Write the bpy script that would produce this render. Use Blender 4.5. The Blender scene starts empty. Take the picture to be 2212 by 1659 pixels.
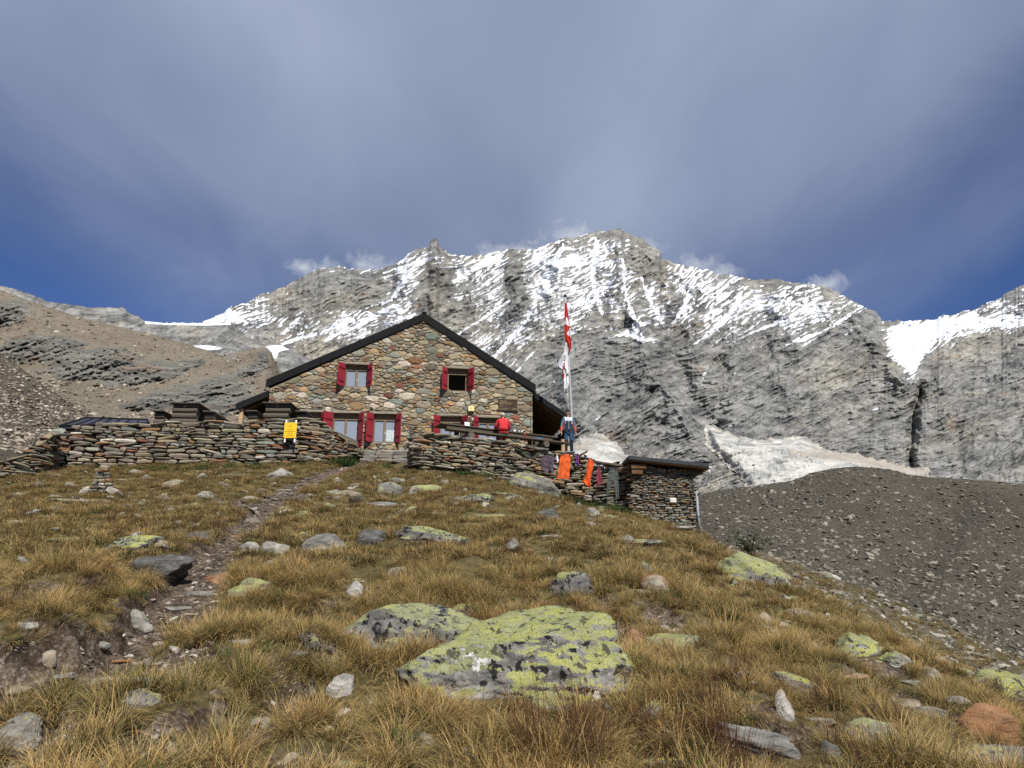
import bpy, bmesh, math, random
import numpy as np
from mathutils import Vector, Matrix, Euler

# ------------------------------------------------------------------ camera, sky, sun, exposure
SC = bpy.context.scene
COL = SC.collection
R = math.radians
PITCH = R(15.5)
EYE = 1.6
cam_d = bpy.data.cameras.new('camera')
cam_d.sensor_width = 36.0
cam_d.lens = 36.0 * 1534 / 2212
cam_d.clip_start = 0.05
cam_d.clip_end = 20000
cam = bpy.data.objects.new('camera', cam_d)
COL.objects.link(cam)
cam.location = (0, 0, EYE)
cam.rotation_euler = (math.pi / 2 + PITCH, 0, 0)
SC.camera = cam

SUN_EL, SUN_AZ = R(45), R(20)      # azimuth measured from straight behind the camera towards the right
sun_vec = Vector((math.sin(SUN_AZ) * math.cos(SUN_EL), -math.cos(SUN_AZ) * math.cos(SUN_EL), math.sin(SUN_EL)))

W = bpy.data.worlds.new('World')
SC.world = W
W.use_nodes = True
wn, wl = W.node_tree.nodes, W.node_tree.links
wn.clear()


def wnode(t, **k):
    n = wn.new(t)
    for a, b in k.items():
        setattr(n, a, b)
    return n


def wmath(op, a, b=None, c=None, clamp=False):
    n = wn.new('ShaderNodeMath')
    n.operation = op
    n.use_clamp = clamp
    for i, v in enumerate((a, b, c)):
        if v is None:
            continue
        if isinstance(v, (int, float)):
            n.inputs[i].default_value = v
        else:
            wl.new(v, n.inputs[i])
    return n.outputs[0]


def wramp(fac, stops):
    n = wn.new('ShaderNodeValToRGB')
    el = n.color_ramp.elements
    while len(el) < len(stops):
        el.new(0.5)
    for e, (p, c) in zip(el, stops):
        e.position = p
        e.color = (c, c, c, 1) if isinstance(c, (int, float)) else (*c, 1)
    wl.new(fac, n.inputs[0])
    return n.outputs[0]


def wnoise(vec, scale, detail=6, rough=0.55, dist=0.0):
    n = wn.new('ShaderNodeTexNoise')
    n.inputs['Scale'].default_value = scale
    n.inputs['Detail'].default_value = detail
    n.inputs['Roughness'].default_value = rough
    n.inputs['Distortion'].default_value = dist
    wl.new(vec, n.inputs['Vector'])
    return n.outputs['Fac']


sky = wnode('ShaderNodeTexSky', sky_type='NISHITA', sun_disc=False)
sky.sun_elevation = SUN_EL
sky.sun_rotation = math.atan2(sun_vec.x, sun_vec.y)
sky.altitude = 2800
sky.air_density = 1.0
sky.dust_density = 0.05
sky.ozone_density = 3.0
geo = wnode('ShaderNodeTexCoord')
sep = wnode('ShaderNodeSeparateXYZ')
wl.new(geo.outputs['Generated'], sep.inputs[0])
dx, dy, dz = sep.outputs
# a high cloud sheet: directions projected on a level layer far overhead
zz = wmath('MAXIMUM', wmath('ADD', dz, 0.22), 0.05)
cu, cv = wmath('DIVIDE', dx, zz), wmath('DIVIDE', dy, zz)
comb = wnode('ShaderNodeCombineXYZ')
wl.new(cu, comb.inputs[0]); wl.new(cv, comb.inputs[1])
rot = wnode('ShaderNodeMapping')
rot.inputs['Rotation'].default_value = (0, 0, R(24))
rot.inputs['Scale'].default_value = (1.5, 0.8, 1)
rot.inputs['Location'].default_value = (3.1, 1.7, 0)
wl.new(comb.outputs[0], rot.inputs[0])
n_big = wnoise(rot.outputs[0], 0.95, 2, 0.45, 0.15)
n_str = wnoise(rot.outputs[0], 2.4, 6, 0.55, 0.5)
# the sheet is a broad band running away over the mountain; it thins out to both sides and far off
edge = wmath('ADD', wmath('MULTIPLY', wmath('ABSOLUTE', cu), 0.78), wmath('MULTIPLY', wmath('ABSOLUTE', cv), 0.46))
var = wmath('ADD', wmath('MULTIPLY', wmath('SUBTRACT', n_big, 0.5), 0.75), wmath('MULTIPLY', wmath('SUBTRACT', n_str, 0.5), 0.26))
dens = wmath('SUBTRACT', wmath('ADD', 1.40, var), edge)
mask = wramp(dens, [(0.0, 0.0), (0.20, 0.22), (0.48, 0.74), (0.85, 0.96)])
tone = wramp(wmath('ADD', wmath('MULTIPLY', n_big, 0.78), wmath('MULTIPLY', n_str, 0.22)),
             [(0.34, (2.0, 2.5, 3.6)), (0.50, (2.65, 3.2, 4.45)), (0.66, (3.5, 4.1, 5.4))])
mix = wnode('ShaderNodeMix', data_type='RGBA')
skyc = wnode('ShaderNodeMix', data_type='RGBA', blend_type='MULTIPLY')
skyc.inputs[0].default_value = 1.0
wl.new(sky.outputs[0], skyc.inputs[6])
skyc.inputs[7].default_value = (0.50, 0.58, 0.80, 1)
wl.new(mask, mix.inputs[0])
wl.new(skyc.outputs[2], mix.inputs[6])
wl.new(tone, mix.inputs[7])
last = mix.outputs[2]


# small cumulus puffs drifting behind the ridge (directions towards real clouds)
def dir_of(px, py):
    xc, yc = (px - 1106) / 1534, (829.5 - py) / 1534
    v = Vector((xc, math.cos(PITCH) - yc * math.sin(PITCH), math.sin(PITCH) + yc * math.cos(PITCH)))
    return v.normalized()


n_puff = wnoise(geo.outputs['Generated'], 34, 9, 0.68, 0.6)
puffs = None
for px, py, rad in ((700, 588, .045), (800, 575, .045), (660, 580, .03), (1070, 552, .04), (1235, 508, .05),
                    (1130, 545, .04), (1400, 535, .03), (1500, 578, .04), (1780, 616, .035), (1560, 592, .03)):
    d = dir_of(px, py)
    vm = wnode('ShaderNodeVectorMath', operation='SUBTRACT')
    wl.new(geo.outputs['Generated'], vm.inputs[0])
    vm.inputs[1].default_value = d
    sc = wnode('ShaderNodeVectorMath', operation='MULTIPLY')
    wl.new(vm.outputs[0], sc.inputs[0])
    sc.inputs[1].default_value = (1, 1, 1.9)
    ln = wnode('ShaderNodeVectorMath', operation='LENGTH')
    wl.new(sc.outputs[0], ln.inputs[0])
    v = wmath('SUBTRACT', 1.0, wmath('DIVIDE', ln.outputs['Value'], rad * 1.25), clamp=True)
    puffs = v if puffs is None else wmath('MAXIMUM', puffs, v)
pm = wmath('MULTIPLY', wmath('SUBTRACT', wmath('ADD', puffs, wmath('MULTIPLY', n_puff, 2.2)), 1.45), 1.1, clamp=True)
pm = wmath('MULTIPLY', pm, wmath('MULTIPLY', puffs, 2.5, clamp=True), clamp=True)
mix2 = wnode('ShaderNodeMix', data_type='RGBA')
wl.new(pm, mix2.inputs[0])
wl.new(last, mix2.inputs[6])
mix2.inputs[7].default_value = (5.2, 5.5, 6.2, 1)
bg = wnode('ShaderNodeBackground')
bg.inputs['Strength'].default_value = 0.1
wl.new(mix2.outputs[2], bg.inputs[0])
wout = wnode('ShaderNodeOutputWorld')
wl.new(bg.outputs[0], wout.inputs[0])

sun_d = bpy.data.lights.new('sun', 'SUN')
sun_d.energy = 5.0
sun_d.angle = R(0.53)
sun_d.color = (1.0, 0.95, 0.87)
sun_o = bpy.data.objects.new('sun', sun_d)
COL.objects.link(sun_o)
sun_o.rotation_euler = (-sun_vec).to_track_quat('-Z', 'Y').to_euler()
sun_o.location = (0, -20, 60)

SC.view_settings.view_transform = 'Standard'
SC.view_settings.look = 'None'
SC.view_settings.exposure = 0.18
SC.view_settings.gamma = 1.0
SC.view_settings.use_curve_mapping = False
SC.render.engine = 'CYCLES'
SC.cycles.use_denoising = False
SC.cycles.max_bounces = 5
SC.cycles.diffuse_bounces = 3

# ------------------------------------------------------------------ numpy noise
_rs = np.random.RandomState(7)
_perm = np.concatenate([_rs.permutation(256)] * 3).astype(np.int64)
_g3 = _rs.normal(size=(256, 3)); _g3 /= np.linalg.norm(_g3, axis=1)[:, None]
_a2 = _rs.uniform(0, 2 * np.pi, 256); _g2 = np.stack([np.cos(_a2), np.sin(_a2)], 1)


def noise2(x, y):
    x = np.asarray(x, float); y = np.asarray(y, float)
    xi = np.floor(x).astype(np.int64); yi = np.floor(y).astype(np.int64)
    xf, yf = x - xi, y - yi
    xi &= 255; yi &= 255
    u = xf * xf * xf * (xf * (xf * 6 - 15) + 10); v = yf * yf * yf * (yf * (yf * 6 - 15) + 10)

    def g(ix, iy, fx, fy):
        gr = _g2[_perm[_perm[ix & 255] + (iy & 255)]]
        return gr[..., 0] * fx + gr[..., 1] * fy
    a = g(xi, yi, xf, yf); b = g(xi + 1, yi, xf - 1, yf)
    c = g(xi, yi + 1, xf, yf - 1); d = g(xi + 1, yi + 1, xf - 1, yf - 1)
    return ((a + u * (b - a)) + v * ((c + u * (d - c)) - (a + u * (b - a)))) * 1.5


def noise3(p):
    pi = np.floor(p).astype(np.int64); f = p - pi; pi &= 255
    w = f * f * f * (f * (f * 6 - 15) + 10)
    out = 0
    for i in (0, 1):
        for j in (0, 1):
            for k in (0, 1):
                h = _perm[_perm[_perm[(pi[:, 0] + i) & 255] + ((pi[:, 1] + j) & 255)] + ((pi[:, 2] + k) & 255)]
                g = _g3[h]
                d = g[:, 0] * (f[:, 0] - i) + g[:, 1] * (f[:, 1] - j) + g[:, 2] * (f[:, 2] - k)
                ww = (w[:, 0] if i else 1 - w[:, 0]) * (w[:, 1] if j else 1 - w[:, 1]) * (w[:, 2] if k else 1 - w[:, 2])
                out = out + ww * d
    return out * 1.5


def fbm2(x, y, o=4, g=0.5, l=2.03):
    s, a, n = 0, 1.0, 0
    for i in range(o):
        s = s + a * noise2(x + 17.3 * i, y - 9.1 * i); n += a
        a *= g; x = x * l; y = y * l
    return s / n


def fbm3(p, o=4, g=0.5, l=2.03):
    s, a, n = 0, 1.0, 0
    for i in range(o):
        s = s + a * noise3(p + 13.7 * i); n += a
        a *= g; p = p * l
    return s / n


def ridged2(x, y, o=4, g=0.5):
    s, a, n = 0, 1.0, 0
    for i in range(o):
        s = s + a * (1 - 2 * np.abs(noise2(x + 31.3 * i, y + 5.1 * i))); n += a
        a *= g; x = x * 2.03; y = y * 2.03
    return s / n


def sstep(a, b, x):
    t = np.clip((x - a) / (b - a), 0, 1)
    return t * t * (3 - 2 * t)


def polydist(x, y, pts):
    """distance to a polyline, and the share of its length at the nearest point"""
    pts = np.asarray(pts, float)
    seg = np.linalg.norm(np.diff(pts, axis=0), axis=1); tot = seg.sum(); acc = 0
    best = np.full(np.shape(x), 1e9); tb = np.zeros(np.shape(x))
    for (ax, ay), (bx, by), L in zip(pts[:-1], pts[1:], seg):
        vx, vy = bx - ax, by - ay
        t = np.clip(((x - ax) * vx + (y - ay) * vy) / (L * L + 1e-12), 0, 1)
        d = np.hypot(x - ax - t * vx, y - ay - t * vy)
        m = d < best
        best = np.where(m, d, best); tb = np.where(m, (acc + t * L) / tot, tb)
        acc += L
    return best, tb


# ------------------------------------------------------------------ view geometry: where a sight line meets a depth
CP, SP = math.cos(PITCH), math.sin(PITCH)


def rayd(px, py):
    xc = (np.asarray(px, float) - 1106) / 1534; yc = (829.5 - np.asarray(py, float)) / 1534
    Y = CP - yc * SP; Z = SP + yc * CP
    return xc / Y, Z / Y


def at(px, py, d):
    a, b = rayd(px, py)
    return Vector((float(a) * d, d, EYE + float(b) * d))


# ------------------------------------------------------------------ objects
def tag(o, label=None, cat=None, group=None, kind=None):
    if label: o['label'] = label
    if cat: o['category'] = cat
    if group: o['group'] = group
    if kind: o['kind'] = kind
    return o


def empty(name, loc=(0, 0, 0), rz=0.0):
    o = bpy.data.objects.new(name, None)
    o.empty_display_size = 0.2
    COL.objects.link(o); o.location = loc; o.rotation_euler = (0, 0, rz)
    return o


def mesh_np(name, v, f, mat=None, smooth=False, attrs=None):
    """v (n,3), f list or (m,k) array"""
    me = bpy.data.meshes.new(name)
    v = np.ascontiguousarray(v, np.float32)
    if isinstance(f, np.ndarray):
        k = f.shape[1]
        me.vertices.add(len(v)); me.vertices.foreach_set('co', v.ravel())
        me.loops.add(f.size); me.loops.foreach_set('vertex_index', np.ascontiguousarray(f, np.int32).ravel())
        me.polygons.add(len(f))
        me.polygons.foreach_set('loop_start', np.arange(0, f.size, k, dtype=np.int32))
        me.update(calc_edges=True)
    else:
        me.from_pydata([tuple(map(float, p)) for p in v], [], f)
    if smooth:
        me.polygons.foreach_set('use_smooth', np.ones(len(me.polygons), bool))
    for an, av in (attrs or {}).items():
        av = np.asarray(av, np.float32)
        if av.ndim == 1:
            me.attributes.new(an, 'FLOAT', 'POINT').data.foreach_set('value', av)
        else:
            c = np.ones((len(v), 4), np.float32); c[:, :3] = av[:, :3]
            me.attributes.new(an, 'FLOAT_COLOR', 'POINT').data.foreach_set('color', c.ravel())
    if mat is not None:
        for m in (mat if isinstance(mat, (list, tuple)) else [mat]):
            me.materials.append(m)
    return me


def obj(name, me, parent=None, loc=None, rot=None, scale=None):
    o = bpy.data.objects.new(name, me)
    COL.objects.link(o)
    if parent is not None: o.parent = parent
    if loc is not None: o.location = loc
    if rot is not None: o.rotation_euler = rot
    if scale is not None: o.scale = scale
    return o


def bm_mesh(name, bm, mat, smooth=False):
    me = bpy.data.meshes.new(name)
    bmesh.ops.recalc_face_normals(bm, faces=bm.faces[:])
    bm.to_mesh(me); bm.free()
    for m in (mat if isinstance(mat, (list, tuple)) else [mat]):
        me.materials.append(m)
    if smooth:
        me.polygons.foreach_set('use_smooth', np.ones(len(me.polygons), bool))
    return me


def add_box(bm, c, s, rot=None, bevel=0.0):
    """a box centred at c with full size s, edges bevelled"""
    M = Matrix.Translation(Vector(c)) @ (rot.to_4x4() if rot is not None else Matrix.Identity(4)) @ Matrix.Diagonal((*s, 1))
    r = bmesh.ops.create_cube(bm, size=1.0, matrix=M)
    if bevel:
        es = list({e for v in r['verts'] for e in v.link_edges})
        bmesh.ops.bevel(bm, geom=es, offset=bevel, segments=1, affect='EDGES', profile=0.5)
    return r


def add_tube(bm, pts, r, seg=8, cap=True):
    """a tube along points; r one radius or a list"""
    pts = [Vector(p) for p in pts]
    rr = r if isinstance(r, (list, tuple)) else [r] * len(pts)
    rings = []
    up = Vector((0, 0, 1))
    for i, p in enumerate(pts):
        t = (pts[min(i + 1, len(pts) - 1)] - pts[max(i - 1, 0)]).normalized()
        a = t.cross(up if abs(t.z) < 0.95 else Vector((1, 0, 0))).normalized()
        b = t.cross(a).normalized()
        rings.append([bm.verts.new(p + rr[i] * (math.cos(2 * math.pi * k / seg) * a + math.sin(2 * math.pi * k / seg) * b)) for k in range(seg)])
    for A, B in zip(rings[:-1], rings[1:]):
        for k in range(seg):
            bm.faces.new((A[k], A[(k + 1) % seg], B[(k + 1) % seg], B[k]))
    if cap:
        bm.faces.new(rings[0][::-1]); bm.faces.new(rings[-1])
    return rings


def add_lathe(bm, prof, c=(0, 0, 0), seg=16):
    """profile of (radius, z) turned round z"""
    rings = []
    for r, z in prof:
        rings.append([bm.verts.new((c[0] + r * math.cos(2 * math.pi * k / seg), c[1] + r * math.sin(2 * math.pi * k / seg), c[2] + z)) for k in range(seg)])
    for A, B in zip(rings[:-1], rings[1:]):
        for k in range(seg):
            bm.faces.new((A[k], A[(k + 1) % seg], B[(k + 1) % seg], B[k]))
    bm.faces.new(rings[0][::-1]); bm.faces.new(rings[-1])


def part(name, parent, mat, fn, smooth=False, loc=None, rot=None):
    bm = bmesh.new(); fn(bm)
    return obj(name, bm_mesh(name, bm, mat, smooth), parent, loc, rot)


def prism(bm, poly, y0, y1):
    """a polygon in (x, z) pushed from y0 to y1"""
    A = [bm.verts.new((x, y0, z)) for x, z in poly]; B = [bm.verts.new((x, y1, z)) for x, z in poly]
    n = len(poly)
    bm.faces.new(A); bm.faces.new(B[::-1])
    for i in range(n):
        bm.faces.new((A[i], B[i], B[(i + 1) % n], A[(i + 1) % n]))


# ------------------------------------------------------------------ materials
class NT:
    def __init__(s, name):
        s.m = bpy.data.materials.new(name); s.m.use_nodes = True
        s.t = s.m.node_tree; s.n = s.t.nodes; s.l = s.t.links
        s.b = s.n['Principled BSDF']
        s.b.inputs['Roughness'].default_value = 0.9
        s.b.inputs['Specular IOR Level'].default_value = 0.25

    def new(s, t, **k):
        n = s.n.new(t)
        for a, b in k.items(): setattr(n, a, b)
        return n

    def put(s, v, sock):
        if isinstance(v, (int, float)): sock.default_value = v
        elif isinstance(v, (tuple, list)): sock.default_value = (*v, 1) if len(v) == 3 and sock.type == 'RGBA' else v
        else: s.l.new(v, sock)

    def pos(s):
        return s.new('ShaderNodeNewGeometry').outputs['Position']

    def objc(s):
        return s.new('ShaderNodeTexCoord').outputs['Object']

    def map(s, v, scale=(1, 1, 1), rot=(0, 0, 0), loc=(0, 0, 0)):
        n = s.new('ShaderNodeMapping'); s.l.new(v, n.inputs[0])
        n.inputs['Scale'].default_value = scale; n.inputs['Rotation'].default_value = rot; n.inputs['Location'].default_value = loc
        return n.outputs[0]

    def noise(s, v, scale, detail=4, rough=0.55, dist=0.0, out='Fac'):
        n = s.new('ShaderNodeTexNoise')
        if v is not None: s.l.new(v, n.inputs['Vector'])
        n.inputs['Scale'].default_value = scale; n.inputs['Detail'].default_value = detail
        n.inputs['Roughness'].default_value = rough; n.inputs['Distortion'].default_value = dist
        return n.outputs[out]

    def voro(s, v, scale, feature='F1', out='Distance', rand=1.0):
        n = s.new('ShaderNodeTexVoronoi', feature=feature)
        s.l.new(v, n.inputs['Vector']); n.inputs['Scale'].default_value = scale
        n.inputs['Randomness'].default_value = rand
        return n.outputs[out]

    def ramp(s, f, stops, interp='LINEAR'):
        n = s.new('ShaderNodeValToRGB'); el = n.color_ramp.elements; n.color_ramp.interpolation = interp
        while len(el) < len(stops): el.new(0.5)
        for e, (p, c) in zip(el, stops):
            e.position = p; e.color = (c, c, c, 1) if isinstance(c, (int, float)) else (*c[:3], 1)
        s.put(f, n.inputs[0])
        return n.outputs[0]

    def math(s, op, a, b=None, clamp=False):
        n = s.new('ShaderNodeMath', operation=op, use_clamp=clamp)
        s.put(a, n.inputs[0])
        if b is not None: s.put(b, n.inputs[1])
        return n.outputs[0]

    def mix(s, f, a, b, mode='MIX'):
        n = s.new('ShaderNodeMix', data_type='RGBA', blend_type=mode)
        s.put(f, n.inputs[0]); s.put(a, n.inputs[6]); s.put(b, n.inputs[7])
        return n.outputs[2]

    def attr(s, name, out='Color', kind='GEOMETRY'):
        n = s.new('ShaderNodeAttribute', attribute_name=name, attribute_type=kind)
        return n.outputs[out]

    def rnd(s):
        return s.new('ShaderNodeObjectInfo').outputs['Random']

    def nz(s):
        x = s.new('ShaderNodeSeparateXYZ'); s.l.new(s.new('ShaderNodeNewGeometry').outputs['Normal'], x.inputs[0])
        return x.outputs[2]

    def bump(s, h, strength=0.5, dist=0.02):
        n = s.new('ShaderNodeBump'); n.inputs['Strength'].default_value = strength; n.inputs['Distance'].default_value = dist
        s.l.new(h, n.inputs['Height']); s.l.new(n.outputs[0], s.b.inputs['Normal'])

    def done(s, col=None, rough=None, metal=None, spec=None):
        if col is not None: s.put(col, s.b.inputs['Base Color'])
        if rough is not None: s.put(rough, s.b.inputs['Roughness'])
        if metal is not None: s.put(metal, s.b.inputs['Metallic'])
        if spec is not None: s.put(spec, s.b.inputs['Specular IOR Level'])
        return s.m


def plain(name, col, rough=0.7, var=0.12, scale=8.0, metal=0.0, spec=0.3, bump=0.0):
    """a plain finish with a slow drift of tone and fine wear"""
    t = NT(name); p = t.objc()
    n = t.noise(p, scale, 5, 0.6)
    c = t.mix(t.ramp(n, [(0.3, 0.0), (0.7, 1.0)]), tuple(x * (1 - var) for x in col), tuple(min(1, x * (1 + var)) for x in col))
    if bump: t.bump(t.noise(p, scale * 4, 4), bump, 0.01)
    return t.done(c, rough, metal, spec)

# ------------------------------------------------------------------ the mountains, moraines and glaciers
def interp_poly(x, pts):
    p = np.asarray(pts, float)
    return np.interp(x, p[:, 0], p[:, 1])


def sheet(name, x0, x1, nx, nv, top, bot, dist, relief, mat, attrs=None, smooth=True, jag=0.0, keep=None):
    """a mountainside as one surface: from its foot line to its crest line, each point at its own distance"""
    u = np.linspace(x0, x1, nx)
    s = np.linspace(0, 1, nv)
    U, S = np.meshgrid(u, s)
    T = interp_poly(u, top)
    if jag:
        T = T + jag * (fbm2(u / 26.0, u * 0 + 3.3, 5, 0.62) * 1.3 - 0.25 * np.abs(noise2(u / 7.0, u * 0)))
    Bt = interp_poly(u, bot)
    V = Bt[None, :] + (T - Bt)[None, :] * S
    D = dist(U, V, S) + relief(U, V, S)
    a, b = rayd(U, V)
    P = np.stack([a * D, D, EYE + b * D], -1).reshape(-1, 3)
    # the back side falls away behind the crest
    last = P[-nx:].copy(); back = last.copy(); back[:, :2] *= 1.12; back[:, 2] -= 0.10 * np.linalg.norm(last[:, :2], axis=1)
    P = np.vstack([P, back])
    n = nv + 1
    i = np.arange((n - 1) * nx).reshape(n - 1, nx)[:, :-1].ravel()
    F = np.stack([i, i + 1, i + nx + 1, i + nx], 1)
    if keep is not None:
        k = keep(U, V, S); k = np.vstack([k, k[-1:] * 0])
        kk = k.ravel()
        F = F[(kk[F].sum(1) >= 3)]
    at_ = {}
    if attrs:
        for k_, f_ in attrs.items():
            q = f_(U, V, S, D); at_[k_] = np.concatenate([q.ravel(), q[-1]])
    me = mesh_np(name, P, F, mat, smooth, at_)
    o = obj(name, me)
    tag(o, kind='structure')
    return o


RIDGE = [(-200, 740), (300, 740), (420, 706), (445, 695), (500, 665), (560, 640), (610, 622), (650, 598), (690, 580), (720, 577), (755, 580), (790, 583),
         (830, 580), (868, 562), (882, 545), (905, 536), (925, 529), (932, 517), (938, 515), (944, 518), (950, 535), (975, 548), (1010, 553),
         (1050, 548), (1090, 543), (1130, 538), (1150, 541), (1190, 525), (1215, 512), (1240, 517), (1270, 505),
         (1300, 498), (1330, 495), (1360, 505), (1385, 515), (1410, 535), (1425, 540), (1430, 560), (1470, 573),
         (1510, 580), (1550, 590), (1600, 600), (1650, 604), (1690, 605), (1730, 612), (1790, 620), (1830, 645),
         (1870, 665), (1890, 672), (1903, 690), (1925, 694), (1960, 692), (2010, 690), (2060, 680), (2110, 665),
         (2150, 650), (2180, 630), (2212, 613), (2300, 570), (2420, 540)]
CRESTS = [([(938, 515), (935, 600), (930, 700), (940, 790)], 60, 34), ([(1130, 540), (1112, 640), (1085, 720)], 38, 26),
          ([(1330, 495), (1345, 600), (1375, 700), (1400, 800), (1470, 900), (1540, 1010)], 70, 45),
          ([(1215, 512), (1200, 600), (1150, 720)], 26, 26), ([(1425, 540), (1440, 620), (1450, 690)], 50, 26),
          ([(1250, 720), (1230, 850), (1260, 980)], 55, 60), ([(1600, 600), (1590, 690), (1600, 760)], 32, 30),
          ([(1790, 620), (1850, 700), (1905, 770), (1950, 830), (1965, 900)], 60, 40), ([(720, 577), (700, 640), (640, 720)], 30, 40),
          ([(2100, 700), (2050, 800), (2040, 950)], 40, 50), ([(1690, 605), (1700, 700), (1740, 800)], 25, 30),
          ([(1385, 515), (1400, 560), (1395, 600)], 26, 18), ([(885, 545), (870, 640), (840, 730)], 22, 25)]
GULLIES = [([(1180, 545), (1160, 640), (1095, 740), (1030, 820)], 35, 22), ([(1000, 555), (1000, 660), (990, 760)], 30, 22),
           ([(1470, 575), (1480, 660), (1450, 780), (1500, 870), (1530, 930)], 50, 26),
           ([(1988, 815), (1984, 850), (1975, 900), (1968, 1005)], 60, 11), ([(1380, 560), (1360, 640), (1350, 720)], 22, 18),
           ([(860, 570), (820, 680), (760, 760)], 22, 24), ([(1655, 605), (1650, 720), (1670, 900)], 25, 25),
           ([(1560, 760), (1550, 850), (1545, 930)], 30, 20)]


def strata(U, V):
    w = 34 * fbm2(U / 300, V / 220, 3); w2 = 46 * fbm2(U / 280 + 9, V / 260, 3) + 7 * fbm2(U / 50, V / 50, 3)
    ang = math.radians(25)
    s = (U + w) * math.cos(ang) - (V + w2) * math.sin(ang); t = (U + w) * math.sin(ang) + (V + w2) * math.cos(ang)
    return s, t


def ledges(s, t):
    return fbm2(s / 110, t / 19, 3) * 0.9 + fbm2(s / 44 + 7, t / 6.6, 3) * 0.75 + 0.55 * fbm2(s / 20 + 3, t / 3.6, 2)


def ribs(U, V):
    r = 0
    U, V = U + 20 * fbm2(U / 70, V / 45, 3) + 5 * fbm2(U / 14, V / 12, 2), V + 14 * fbm2(U / 60 + 5, V / 60, 2)
    for pts, amp, wid in CRESTS:
        d, t = polydist(U, V, pts)
        r = r - amp * np.exp(-d / wid) * np.clip(0.55 + 0.9 * t, 0, 1) * np.clip((1.02 - t) * 4, 0, 1)
    for pts, amp, wid in GULLIES:
        d, t = polydist(U, V, pts)
        r = r + amp * np.exp(-(d / wid) ** 2) * np.clip(t * 6, 0, 1)
    return r


def wall_relief(U, V, S):
    s, t = strata(U, V)
    top = np.clip((1 - S) * 22, 0.08, 1)
    lean = U + 0.35 * (V - 600)
    r = 1.3 * ribs(U, V)
    r = r - 40 * ridged2(lean / 150 + 0.15 * noise2(U / 90, V / 90), V / 420, 4, 0.55)
    r = r - 9 * ridged2((U + .5 * V) / 44 + 0.6 * fbm2(U / 60, V / 60, 2), (V - .4 * U) / 52, 4, 0.6)
    r = r - 11 * ledges(s, t) - 4 * fbm2(U / 9, V / 9, 3, 0.6)
    return r * top


SNOWLINE = [(0, 760), (440, 730), (560, 722), (640, 735), (720, 742), (860, 748), (950, 735), (1000, 770), (1060, 800),
            (1130, 770), (1200, 745), (1290, 712), (1380, 716), (1460, 700), (1540, 742), (1620, 735), (1720, 742), (1800, 722), (1880, 705),
            (1930, 760), (2000, 740), (2080, 735), (2212, 720)]
# (x, y, rx, ry, change of snow cover)
SNOWPATCH = [(655, 640, 75, 48, -.75), (730, 620, 80, 40, -.5), (780, 630, 60, 45, -.45), (930, 640, 34, 70, -.6), (938, 528, 14, 18, -.6),
             (900, 540, 24, 16, -.5), (965, 610, 20, 60, -.4), (1110, 600, 20, 75, -.6), (1390, 560, 36, 40, -.55), (1330, 505, 50, 12, -.6),
             (1425, 580, 14, 50, -.5), (1385, 620, 16, 50, -.35), (1020, 690, 45, 40, -.55), (700, 690, 90, 30, .15), (800, 690, 80, 30, .2),
             (1250, 620, 70, 60, .14), (1180, 600, 40, 50, .10), (1480, 640, 45, 70, .14), (1290, 560, 40, 40, .14), (1640, 680, 60, 50, .10),
             (1560, 660, 40, 40, .1), (1730, 660, 60, 35, .12), (900, 570, 40, 30, .25), (1060, 580, 40, 30, .25), (500, 690, 60, 16, .5),
             (470, 684, 40, 12, .8), (1365, 722, 36, 12, .9), (1395, 733, 22, 8, .8), (1395, 700, 30, 6, .6), (1700, 612, 40, 10, -.4), (1800, 630, 40, 12, -.4),
             (1880, 685, 30, 20, -.3), (1650, 610, 30, 12, -.3), (2130, 700, 80, 16, .5), (1945, 745, 26, 32, 1.2), (1990, 740, 38, 26, 1.2), (2030, 715, 50, 20, 1.1),
             (1970, 790, 16, 30, 1.3), (1962, 765, 28, 24, 1.2), (2090, 698, 60, 10, .7), (2190, 690, 30, 12, .7), (2050, 760, 40, 10, -.3), (2170, 745, 80, 10, -.2),
             (2190, 640, 30, 22, -.35), (1940, 700, 20, 6, -.4), (1530, 800, 14, 30, .25)]


SNOWVEINS = [([(1168, 630), (1140, 690), (1085, 750), (1030, 815)], 3.2), ([(1215, 530), (1190, 590), (1170, 640)], 4), ([(1385, 600), (1405, 650), (1430, 690)], 3), ([(1345, 560), (1352, 640), (1380, 710)], 3), ([(1290, 520), (1280, 600), (1300, 680)], 4),
             ([(760, 690), (690, 720), (600, 745)], 4), ([(850, 660), (780, 700), (700, 735)], 4), ([(1500, 600), (1480, 660), (1440, 720)], 3.5), ([(1600, 640), (1560, 700), (1500, 745)], 3), ([(1760, 650), (1700, 690), (1620, 720)], 3), ([(1835, 680), (1780, 715), (1700, 745)], 3),
             ([(905, 560), (880, 600), (850, 640)], 4), ([(1060, 560), (1010, 590), (980, 610)], 4), ([(1100, 650), (1040, 690), (990, 720)], 3), ([(1530, 790), (1515, 825)], 3), ([(1150, 760), (1120, 800), (1050, 850)], 2.2)]


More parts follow.
